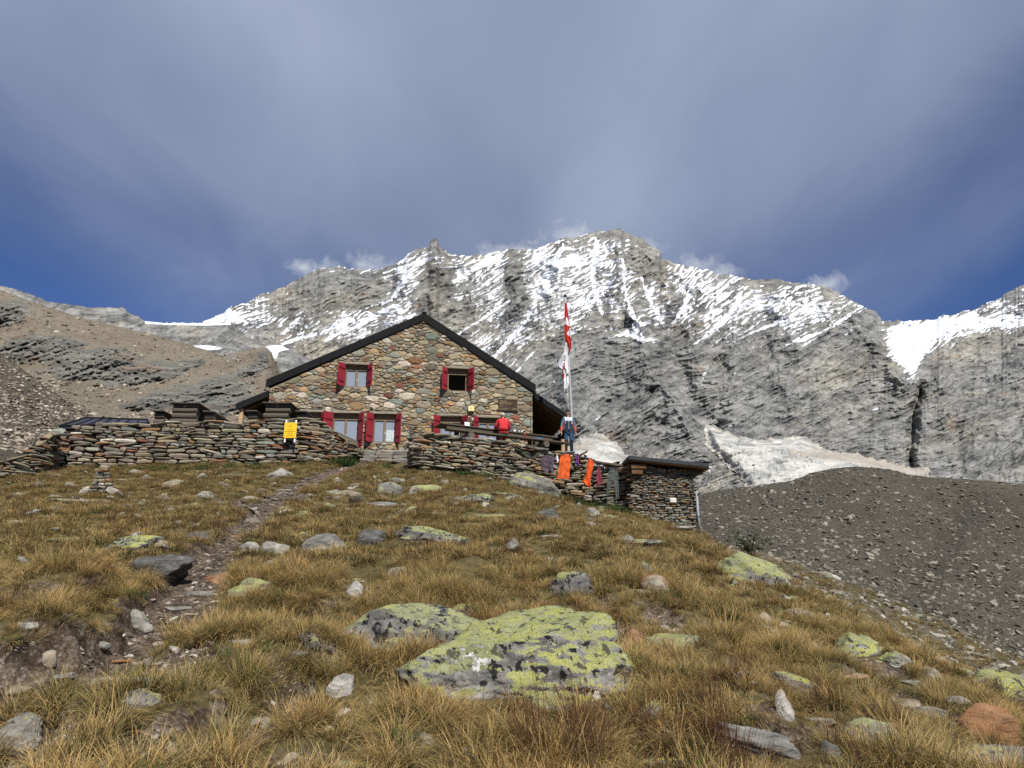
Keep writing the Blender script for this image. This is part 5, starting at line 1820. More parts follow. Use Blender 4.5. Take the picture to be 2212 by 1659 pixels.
nb = skin_mesh(*chain([((0, -.01, sz + .1), (.14, .1)), ((0, .02, sz + .5), (.12, .08)), ((0, .06, sz + .60), .056), ((0, .09, sz + .70), .055)],
                      *[[((0, .02, sz + .5), (.12, .08)), ((s * .17, .05, sz + .53), .055), ((s * .27, .2, sz + .24), .04), ((s * .15, .44, sz + .315), .028)] for s in (-1, 1)],
                      *[[((0, -.01, sz + .1), (.14, .1)), ((s * .13, .40, sz + .02), .05), ((s * .13, .42, .09), .04)] for s in (-1, 1)]))
me = join_meshes('body', [nb, hm, hand_mesh((-.15, .44, sz + .315), (.3, 1, -.1), 1), hand_mesh((.15, .44, sz + .315), (-.3, 1, -.1), -1)])
me.materials.append(M_SKIN); obj('body', me, seat)
obj('hair', bm_mesh('hair', hair_cap(HM, bald=True), M_GHAIR, True), seat); face_bits(seat, HM)
for s in (-1, 1): part('boot', seat, M_BLK, lambda bm: add_box(bm, (s * .13, .48, .05), (.10, .27, .09), bevel=.03))

# --- the guest on the far side of the table, head just above the table top
gp = lt(1.62, 1.12, 0); gst = empty('person', (gp.x, gp.y, LZ), LT_A * .5)
tag(gst, 'dark haired person bent over the far side of the table, only the head showing', 'person')
gz = .46
gb = skin_mesh(*chain([((0, .05, gz + .04), (.18, .13)), ((0, .02, gz + .22), (.17, .12)), ((0, -.08, gz + .40), (.18, .11)), ((0, -.14, gz + .48), (.10, .08))],
                      *[[((0, -.08, gz + .40), (.18, .11)), ((s * .19, -.10, gz + .38), .07), ((s * .25, -.18, gz + .26), .055), ((s * .12, -.34, gz + .345), .042)] for s in (-1, 1)],
                      *[[((0, .05, gz + .04), (.18, .13)), ((s * .13, -.35, gz + .04), .07), ((s * .13, -.34, .08), .05)] for s in (-1, 1)]))
gb.polygons.foreach_set('use_smooth', np.ones(len(gb.polygons), bool)); gb.materials.append(plain('dark_green_shirt', (.05, .06, .055), .9)); obj('clothing', gb, gst)
hm, HM = head_mesh((0, -.18, gz + .60), R(0), R(30))
nk = skin_mesh(*chain([((0, -.08, gz + .36), (.12, .08)), ((0, -.14, gz + .46), .055), ((0, -.17, gz + .55), .054)]))
me = join_meshes('body', [nk, hm, hand_mesh((-.12, -.34, gz + .345), (.3, -1, 0), 1), hand_mesh((.12, -.34, gz + .345), (-.3, -1, 0), -1)]); me.materials.append(M_SKIN); obj('body', me, gst)
obj('hair', bm_mesh('hair', hair_cap(HM), plain('brown_hair', (.045, .028, .016), .7, .4, 40), True), gst); face_bits(gst, HM)

# ------------------------------------------------------------------ flagpole and flags
FD = 29.0
fb, ft = at(1240, 990, FD), at(1221, 640, FD)
pole = empty('flagpole', fb); tag(pole, 'tall grey metal flagpole leaning slightly left beside the hut', 'flagpole')
rel = ft - fb
M_POLE = plain('galvanised_pole', (.36, .38, .39), .55, .12, 8, metal=.15)
part('pole', pole, M_POLE, lambda bm: add_tube(bm, [(0, 0, -1.0), (0, 0, 0), rel * .5, rel], [.062, .060, .050, .036], 14), smooth=True)
part('cap', pole, M_BLK, lambda bm: add_lathe(bm, [(.075, -.01), (.085, .02), (.06, .05)], tuple(rel), 14))
part('halyard', pole, plain('pale_rope', (.55, .52, .45), .9), lambda bm: add_tube(bm, [rel + Vector((-.09, -.02, 0)), rel * .6 + Vector((-.13, -.03, 0)), rel * .2 + Vector((-.13, -.02, 0)), Vector((-.05, -.05, .9))], .008, 5))
part('pulley', pole, M_BLK, lambda bm: add_box(bm, rel + Vector((-.06, 0, -.02)), (.10, .03, .05)))


def in_poly(x, y, poly):
    c = False; j = len(poly) - 1
    for i in range(len(poly)):
        (xi, yi), (xj, yj) = poly[i], poly[j]
        if (yi > y) != (yj > y) and x < (xj - xi) * (y - yi) / (yj - yi) + xi: c = not c
        j = i
    return c


def cloth_mesh(name, rows, conv, d, mats, paint=(), nu=12, nv=36, amp=.03, freq=3.0, seed=0.0, thick=.006):
    """cloth hanging between left and right edges given row by row; folds are real waves"""
    r = np.array(rows, float); ys = np.linspace(r[0, 0], r[-1, 0], nv)
    L = np.interp(ys, r[:, 0], r[:, 1]); Rr = np.interp(ys, r[:, 0], r[:, 2])
    V, UV = [], []
    for j in range(nv):
        for i in range(nu):
            f = i / (nu - 1); zx, zy = L[j] + f * (Rr[j] - L[j]), ys[j]
            px, py = conv(zx, zy); p = at(px, py, d)
            hang = .35 + .65 * j / (nv - 1)
            p.y += amp * hang * math.sin(freq * math.pi * f + seed + 1.5 * j / nv) + .5 * amp * float(noise2(f * 4 + seed, j / nv * 5)) + .01 * abs(f - .5)
            V.append(p); UV.append((zx, zy))
    o = sum(V, Vector()) / len(V)
    bm = bmesh.new(); vs = [bm.verts.new(p - o) for p in V]
    for j in range(nv - 1):
        for i in range(nu - 1):
            q = (j * nu + i, j * nu + i + 1, (j + 1) * nu + i + 1, (j + 1) * nu + i)
            fc = bm.faces.new([vs[k] for k in q]); cx = sum(UV[k][0] for k in q) / 4; cy = sum(UV[k][1] for k in q) / 4
            for poly, mi in paint:
                if in_poly(cx, cy, poly): fc.material_index = mi
    me = bpy.data.meshes.new(name); bmesh.ops.recalc_face_normals(bm, faces=bm.faces[:]); bm.to_mesh(me); bm.free()
    for m in (mats if isinstance(mats, (list, tuple)) else [mats]): me.materials.append(m)
    me.polygons.foreach_set('use_smooth', np.ones(len(me.polygons), bool))
    return me, o


def cloth(name, rows, conv, d, mats, label, cat, group=None, **k):
    me, o = cloth_mesh(name, rows, conv, d, mats, **k)
    q = obj(name, me, None, o); tag(q, label, cat, group); return q


def fabric(name, col, var=.12):
    t = NT(name); p = t.objc()
    n = t.noise(p, 9, 5, .6); f = t.noise(p, 120, 3, .6)
    c = t.mix(t.ramp(n, [(.3, 0.0), (.7, 1.0)]), tuple(x * (1 - var) for x in col), tuple(min(1, x * (1 + var)) for x in col))
    return t.done(t.mix(t.ramp(f, [(.4, .12), (.6, 0.0)]), c, (.02, .02, .02)), .9, spec=.1)


c6 = lambda zx, zy: ((2150 + zx * .2713) / 1.8516, (1150 + zy * .2713) / 1.8516)
M_FRED, M_FWHITE = fabric('flag_red', (.50, .035, .028)), fabric('flag_white', (.74, .74, .75), .05)
M_FGREY = fabric('flag_white_painted_shade', (.55, .56, .60), .05); M_FINK = fabric('flag_ink', (.03, .03, .045)); M_FCRIM = fabric('flag_crimson', (.42, .02, .045))  # the grey is white cloth with the side bulge's shade painted in
cloth('flag', [(222, 402, 428), (300, 399, 440), (380, 398, 450), (460, 397, 462), (530, 399, 474), (600, 399, 481), (700, 401, 489), (770, 410, 493), (805, 432, 495), (835, 452, 497), (880, 458, 497), (920, 460, 486), (965, 463, 472)],
      c6, FD - .12, [M_FRED, M_FWHITE], 'red flag with white cross hanging limp from the flagpole', 'flag', nu=22, nv=90, amp=.05, freq=3.4,
      paint=[([(428, 432), (455, 470), (475, 575), (440, 555), (396, 527), (404, 480)], 1), ([(481, 590), (470, 605), (428, 682), (460, 705), (492, 738), (495, 660)], 1)])
cloth('flag', [(808, 410, 432), (870, 400, 438), (940, 390, 442), (1000, 366, 446), (1060, 330, 449), (1110, 298, 452), (1150, 285, 455), (1180, 292, 457), (1200, 325, 458), (1215, 366, 460), (1290, 367, 463), (1350, 365, 465), (1400, 380, 466), (1450, 378, 456), (1480, 378, 444), (1502, 392, 416)],
      c6, FD - .14, [M_FWHITE, M_FGREY, M_FCRIM, M_FINK], 'white flag with crimson band and dark lettering hanging under the red flag', 'flag', nu=26, nv=80, amp=.07, freq=4.2, seed=1.0,
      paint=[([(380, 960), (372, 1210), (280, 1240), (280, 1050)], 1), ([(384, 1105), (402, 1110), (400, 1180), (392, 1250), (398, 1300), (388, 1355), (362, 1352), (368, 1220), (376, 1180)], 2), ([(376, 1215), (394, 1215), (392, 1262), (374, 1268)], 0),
             ([(388, 1000), (408, 1008), (406, 1022), (386, 1016)], 3), ([(384, 1030), (412, 1040), (402, 1052), (382, 1044)], 3), ([(380, 1062), (404, 1066), (402, 1082), (380, 1078)], 3), ([(418, 1300), (455, 1270), (458, 1284), (424, 1322)], 3), ([(430, 1262), (446, 1266), (436, 1310), (424, 1306)], 3)])

# ------------------------------------------------------------------ washing line
c3 = lambda zx, zy: ((2100 + zx * .3617) / 1.8516, (1550 + zy * .3617) / 1.8516)
c5 = lambda zx, zy: ((1550 + zx * .3617) / 1.8516, (1550 + zy * .3617) / 1.8516)
WD = 26.3
at3 = lambda zx, zy, d=WD: at(*c3(zx, zy), d)
at5 = lambda zx, zy, d=WD: at(*c5(zx, zy), d)
GW = 'washing hung on the line'
lp = [at5(1418, 650, 25.65), at5(1560, 708, 25.9), at3(180, 722), at3(300, 742), at3(450, 738), at3(585, 735), at3(700, 782), at3(815, 862), at3(880, 885), at3(970, 893), at3(1030, 890), at3(1195, 878, WD + .1)]
line = empty('clothes_line', lp[0]); tag(line, 'thin clothes line strung before the right wall to the shed', 'clothes line')
part('cord', line, plain('dark_cord', (.08, .08, .09), .8), lambda bm: add_tube(bm, [p - lp[0] for p in lp], .006, 5))
for i, (zx, zy, col) in enumerate([(192, 738, 0), (310, 748, 1), (352, 742, 2), (398, 738, 0), (498, 738, 0), (580, 735, 0), (700, 782, 0), (768, 802, 0), (813, 862, 1), (880, 885, 2), (940, 893, 0), (1010, 892, 0)]):
    p = at3(zx, zy, WD - .02) - lp[0]
    part('peg', line, plain('peg_%s' % ('blue', 'green', 'pale')[col], ((.03, .04, .10), (.10, .30, .20), (.5, .45, .35))[col], .5), lambda bm: (add_box(bm, p + Vector((-.006, 0, 0)), (.012, .022, .075), Matrix.Rotation(.06, 3, 'Y'), bevel=.003), add_box(bm, p + Vector((.008, 0, 0)), (.012, .022, .075), Matrix.Rotation(-.06, 3, 'Y'), bevel=.003)))
cloth('hanging_shirt', [(752, 187, 313), (790, 176, 322), (830, 178, 317), (900, 175, 318), (918, 178, 318), (945, 236, 316)], c3, WD, fabric('plum_jersey', (.095, .070, .090), .2), 'faded plum shirt hung upside down on the clothes line', 'shirt', GW, amp=.07, seed=2)
cloth('hanging_sock', [(738, 346, 360), (770, 342, 368), (800, 348, 373), (826, 353, 366)], c3, WD, fabric('white_knit', (.72, .69, .76), .06), 'small white sock left of the large orange towel', 'sock', GW, nu=6, nv=14, amp=.03)
M_ORA = fabric('orange_towelling', (.66, .115, .028), .08)
cloth('hanging_towel', [(738, 392, 506), (850, 381, 500), (950, 366, 493), (1008, 355, 490)], c3, WD, [M_ORA, fabric('towel_dark_print', (.16, .04, .03))], 'large rectangular orange towel hung flat on the clothes line', 'towel', GW, nu=20, nv=40, amp=.05, seed=.6, freq=2.2,
      paint=[([(440, 968), (448, 970), (444, 990), (438, 990)], 1), ([(476, 960), (482, 962), (478, 985), (472, 985)], 1)])
cloth('hanging_scarf', [(733, 568, 592), (780, 570, 598), (830, 560, 602), (872, 576, 606)], c3, WD, [fabric('violet_cloth', (.10, .045, .20), .3), fabric('rose_cloth', (.36, .05, .10))], 'violet and rose scarf twisted over the clothes line', 'scarf', GW, nu=10, nv=24, amp=.05, freq=5,
      paint=[([(590, 740), (597, 740), (604, 870), (592, 850), (584, 800)], 1)])
cloth('hanging_glove', [(740, 655, 668), (755, 650, 682), (772, 660, 684)], c3, WD, fabric('navy_cloth', (.025, .03, .07)), 'small dark navy cloth between scarf and folded orange towel', 'cloth', GW, nu=6, nv=10)
cloth('hanging_towel', [(782, 692, 706), (800, 690, 772), (900, 682, 748), (1000, 665, 728), (1036, 634, 724), (1075, 668, 721), (1106, 713, 721)], c3, WD, [M_ORA, fabric('orange_fold', (.60, .085, .020), .08)], 'folded orange towel narrowing to a slanted lower corner', 'towel', GW, nu=14, nv=40, amp=.06, freq=2.4, seed=2.2,
      paint=[([(690, 780), (706, 790), (700, 980), (660, 1010), (680, 900)], 1)])
cloth('hanging_shirt', [(868, 804, 821), (930, 796, 838), (1000, 790, 845), (1060, 792, 840), (1095, 801, 822)], c3, WD, fabric('raspberry_jersey', (.27, .045, .085), .15), 'raspberry pink top hung narrow beside the grey trousers', 'shirt', GW, amp=.05, freq=4)
cloth('hanging_briefs', [(882, 834, 882), (905, 838, 880), (928, 850, 868)], c3, WD, fabric('black_jersey', (.012, .016, .016)), 'small black briefs left of the grey trousers', 'briefs', GW, nu=8, nv=12)
tro = empty('hanging_trousers', at3(975, 893)); tag(tro, 'grey green trousers hung by the waistband on the clothes line', 'trousers', GW)
M_TRO = fabric('grey_green_cloth', (.085, .098, .090), .15)
for nm, rows, sd in (('waist', [(893, 936, 1018), (930, 922, 1030), (985, 914, 1030), (1026, 908, 1031)], 0), ('leg', [(1024, 906, 970), (1060, 905, 958), (1120, 903, 941), (1200, 900, 930)], 1), ('leg', [(1024, 966, 1031), (1060, 975, 1033), (1120, 990, 1037), (1230, 1003, 1042)], 2)):
    me, o = cloth_mesh(nm, rows, c3, WD + .02, M_TRO, amp=.035, seed=sd)
    obj(nm, me, tro, o - tro.location)
cloth('hanging_tarp', [(652, 1412, 1424), (680, 1400, 1470), (700, 1412, 1560), (712, 1420, 1702), (735, 1444, 1690), (762, 1482, 1660), (790, 1560, 1612)], c5, 25.75, fabric('olive_canvas', (.055, .060, .042), .2), 'dark olive canvas sagging over the wall below the bench', 'canvas', None, nu=26, nv=20, amp=.10, freq=3, seed=1)


def stick(a, b, r, label, mat=M_GREYW, name='wooden_stick'):
    d = b - a
    bm = bmesh.new(); n = 7; rng = random.Random(int(a.x * 100))
    add_tube(bm, [a.lerp(b, i / (n - 1)) - a + Vector((rng.uniform(-.012, .012), 0, rng.uniform(-.012, .012))) for i in range(n)], [r * (1.05 - .25 * i / n) for i in range(n)], 8)
    o = obj(name, bm_mesh(name, bm, mat, True), None, a); tag(o, label, 'stick'); return o


stick(at5(1308, 716, 25.7), at5(1424, 632, 25.6), .032, 'grey stick propped on the wall holding up the clothes line')
stick(at3(500, 812, 27.2), at3(690, 702, 27.1), .045, 'brown pole jutting up beside the large orange towel', M_BROWNW)
stick(at3(1020, 900, 26.9), at3(1185, 872, 26.4), .035, 'pale bare branch lying on the wall by the shed', M_PALEW)
stick(at3(765, 820, 27.1), at3(1080, 868, 26.9), .055, 'long weathered beam lying along the wall right of the flagpole', M_GREYW)
stp = at(1216, 982, 28.4)
post = part('wooden_post', None, M_PALEW, lambda bm: add_tube(bm, [(0, 0, 0), (.01, 0, .25), (0, 0, .62)], [.085, .08, .075], 10), loc=stp); tag(post, 'short pale wooden post at the right end of the bench', 'post')

# ------------------------------------------------------------------ yellow notice on the left wall
c1 = lambda zx, zy: ((900 + zx * .42194) / 1.8516, (1200 + zy * .42194) / 1.8516)
YD = 25.9
ya, yb_ = at(*c1(566, 1162), YD), at(*c1(672, 1308), YD)
ys_ = empty('notice_sign', at(*c1(620, 1330), YD)); tag(ys_, 'bright yellow notice plate on two white posts against the left wall', 'sign')
yo = ys_.location; cx_ = (ya.x + yb_.x) / 2 - yo.x; cz_ = (ya.z + yb_.z) / 2 - yo.z; yw, yh = yb_.x - ya.x, ya.z - yb_.z
part('plate', ys_, plain('yellow_plate', (.78, .50, .02), .45, .05, 5), lambda bm: add_box(bm, (cx_, 0, cz_), (yw, .018, yh), bevel=.004))
for s in (-1, 1):
    part('post', ys_, M_WHITE, lambda bm: add_box(bm, (cx_ + s * (yw / 2 - .05), .035, cz_ - .03), (.055, .035, yh + .26), bevel=.006))
    for s2 in (-1, 1):
        part('screw', ys_, plain('brass_screw', (.35, .2, .04), .4, metal=.6), lambda bm: add_lathe(bm, [(.014, 0), (.014, .008)], (cx_ + s * (yw / 2 - .04), 0, cz_ + s2 * (yh / 2 - .05)), 8), rot=None)
M_YINK = plain('faded_ochre_print', (.45, .24, .015), .6)
part('print', ys_, M_YINK, lambda bm: [add_box(bm, (cx_ + o_, -.0115, cz_ + z), (w, .004, h)) for o_, z, w, h in ((0, .02, .24, .022), (-.02, -.05, .38, .026), (0, -.12, .20, .022), (0, -.18, .30, .012), (0, -.21, .26, .012))])
part('print', ys_, M_YINK, lambda bm: (add_tube(bm, [(cx_ - .05, -.012, cz_ + .10), (cx_, -.012, cz_ + .23)], .006, 4), add_tube(bm, [(cx_ + .05, -.012, cz_ + .10), (cx_, -.012, cz_ + .23)], .006, 4), add_tube(bm, [(cx_ - .03, -.012, cz_ + .15), (cx_ + .03, -.012, cz_ + .15)], .006, 4)))

# ------------------------------------------------------------------ boulders and stones on the hillside
def mat_rock(name, a, b, c, yellow=.0, black=.0, white=.0, rust=.0, scale=1.0, layer=1.6):
    t = NT(name); p = t.pos(); o = t.objc()
    n = t.noise(t.map(p, (1, 1, layer), (.5, .2, .3)), 5 * scale, 8, .68, .8); f = t.noise(p, 55 * scale, 6, .72); m = t.noise(p, 1.7 * scale, 5, .6)
    col = t.ramp(n, [(.28, tuple(x * .45 for x in a)), (.42, a), (.56, b), (.74, c)])
    col = t.mix(t.ramp(f, [(.34, .55), (.48, 0.0)]), col, (.035, .035, .033))
    if rust: col = t.mix(t.ramp(m, [(.62 - rust * .3, 0.0), (.74 - rust * .3, .85)]), col, (.30, .135, .055))
    if white: col = t.mix(t.ramp(t.noise(p, 3.1 * scale, 6, .62), [(.70 - white * .3, 0.0), (.74 - white * .3, .9)]), col, (.66, .64, .60))
    if black:
        nb = t.noise(p, 12 * scale, 6, .6, .5)
        col = t.mix(t.ramp(nb, [(.71 - black * .19, 0.0), (.73 - black * .19, .95)]), col, (.016, .016, .017))
    if yellow:
        ny = t.noise(p, 2.6 * scale, 3, .5, .4); ny2 = t.noise(p, 11 * scale, 7, .66, .7)
        nn = t.math('ADD', t.math('MULTIPLY', ny, .45), t.math('MULTIPLY', ny2, .55))
        upf = t.math('MULTIPLY', t.math('SUBTRACT', t.nz(), .58), .19)
        my = t.ramp(t.math('ADD', nn, upf), [(.70 - yellow * .25, 0.0), (.715 - yellow * .25, 1.0)])
        cell = t.voro(p, 42 * scale, 'DISTANCE_TO_EDGE')
        yc = t.mix(t.ramp(t.noise(p, 5 * scale, 5), [(.35, 0.0), (.65, 1.0)]), (.19, .20, .085), (.45, .445, .10))
        yc = t.mix(t.ramp(t.noise(p, 17 * scale, 4), [(.45, 0.0), (.62, .75)]), yc, (.36, .38, .22))
        yc = t.mix(t.ramp(cell, [(.015, .8), (.06, 0.0)]), yc, (.05, .055, .035))
        if black:
            nb2 = t.noise(p, 13 * scale, 6, .6, .5)
            yc = t.mix(t.ramp(nb2, [(.645 - black * .09, 0.0), (.665 - black * .09, .95)]), yc, (.016, .016, .017))
        yc = t.mix(t.math('MULTIPLY', t.rnd(), .55), yc, (.25, .265, .17))
        col = t.mix(my, col, yc)
    t.bump(t.math('ADD', t.math('MULTIPLY', n, 1.2), t.math('MULTIPLY', f, .5)), .8, .035)
    return t.done(col, .93, spec=.12)


G_ = ((.15, .147, .135), (.255, .245, .22), (.40, .385, .34))
MR = {
    'H': mat_rock('rock_crusted_with_lichen', (.17, .166, .155), (.28, .272, .25), (.44, .43, .39), yellow=1.04, black=.78, white=.4),
    'B': mat_rock('rock_black_and_yellow_lichen', (.11, .108, .10), (.19, .185, .17), (.32, .31, .28), yellow=.72, black=.95),
    'L': mat_rock('rock_with_some_lichen', (.16, .155, .135), (.26, .25, .215), (.40, .38, .325), yellow=.66, black=.5),
    'Y': mat_rock('rock_all_yellow_lichen', (.19, .185, .15), (.28, .27, .21), (.40, .39, .30), yellow=1.05, black=.25),
    'G': mat_rock('grey_layered_rock', *G_, layer=4.0),
    'D': mat_rock('dark_grey_slab', (.075, .075, .073), (.135, .133, .125), (.25, .245, .225), layer=4.0),
    'P': mat_rock('pale_granite', (.18, .172, .15), (.31, .295, .255), (.48, .46, .40), yellow=.40, black=.3),
    'W': mat_rock('white_quartz', (.30, .285, .255), (.47, .45, .41), (.64, .62, .575), rust=.2),
    'R': mat_rock('rusty_slab', (.19, .115, .065), (.31, .175, .09), (.42, .29, .18), rust=.55, layer=3.0),
    'S': mat_rock('tan_slab', (.22, .19, .14), (.34, .295, .225), (.48, .43, .34), rust=.25, layer=3.0),
}


def rock_mesh(seed, dims, mat, sub=3, cuts=9, flat=.0, rough=1.0, top=None, bed=1.0):
    rng = np.random.RandomState(seed)
    bm = bmesh.new(); bmesh.ops.create_icosphere(bm, subdivisions=sub, radius=1)
    v = np.array([q.co[:] for q in bm.verts]); f = np.array([[q.index for q in fc.verts] for fc in bm.faces]); bm.free()
    for i in range(cuts):
        n = rng.normal(size=3); n[2] = abs(n[2]) * .8 if i else n[2]; n /= np.linalg.norm(n)
        d = rng.uniform(.50, .86)
        v = v - n[None] * np.maximum(0, v @ n - d)[:, None] * .96
    if flat: v[:, 2] = np.where(v[:, 2] > .45 - flat * .3, .45 - flat * .3 + (v[:, 2] - .45 + flat * .3) * .15, v[:, 2])
    if top is not None:
        n = np.array(top[:3], float); n /= np.linalg.norm(n); v = v - n[None] * np.maximum(0, v @ n - top[3])[:, None] * .97
    o = rng.uniform(0, 50, 3)
    rad = v / (np.linalg.norm(v, axis=1)[:, None] + 1e-9)
    v = v + rad * rough * (.16 * fbm3(v * 1.3 + o, 3) + .075 * fbm3(v * 4.0 + o, 3) + .035 * fbm3(v * 11 + o, 2))[:, None]
    # bedding: little steps across the grain
    ax = np.array([.25, .15, .95]); q = v @ ax
    v = v + rad * rough * bed * (.028 * np.sign(np.sin(q * 17 + 2 * fbm3(v * 2 + o, 2))))[:, None] * (np.abs(rad[:, 2:3]) < .8)
    v = v * np.array(dims) / 2
    return mesh_np('rock', v, f, mat, True if sub >= 4 else False)


FOOT = []      # footprints (x, y, rx, ry, angle) kept free of turf


def rock(px, row, wpx, hpx, kind, label, seed, sub=3, depth=.75, tilt=(0, 0), rzv=None, sink=.30, name='rock', group=None, hmul=1.0, **k):
    X, Y = hit(px, row); d = Y
    W_ = wpx * d / 1534; Hv = hpx * d / 1534; D_ = W_ * depth
    H_ = max(.42 * Hv, Hv - .26 * D_) * hmul
    rng = random.Random(seed)
    yc = Y + D_ * .42
    Z = float(ground_h(X, yc)[0])
    xc = X + (px - 1106) / 1534 * D_ * .42
    dims = (W_ * 1.12, D_ * 1.1, H_ * 2.0 / (1 - 0) * .85)
    z0 = min(float(ground_h(xc, Y)[0]), Z)
    a = rng.uniform(-.2, .2) if rzv is None else rzv
    o = obj(name, rock_mesh(seed, dims, MR[kind], sub, **k), None, (xc, yc, z0 + H_ * (.5 - sink * .6)), (tilt[0], tilt[1], a))
    tag(o, label, 'boulder' if W_ > .55 else 'rock', group)
    FOOT.append((xc, yc - .04, W_ * .54, D_ * .56, a))
    return o


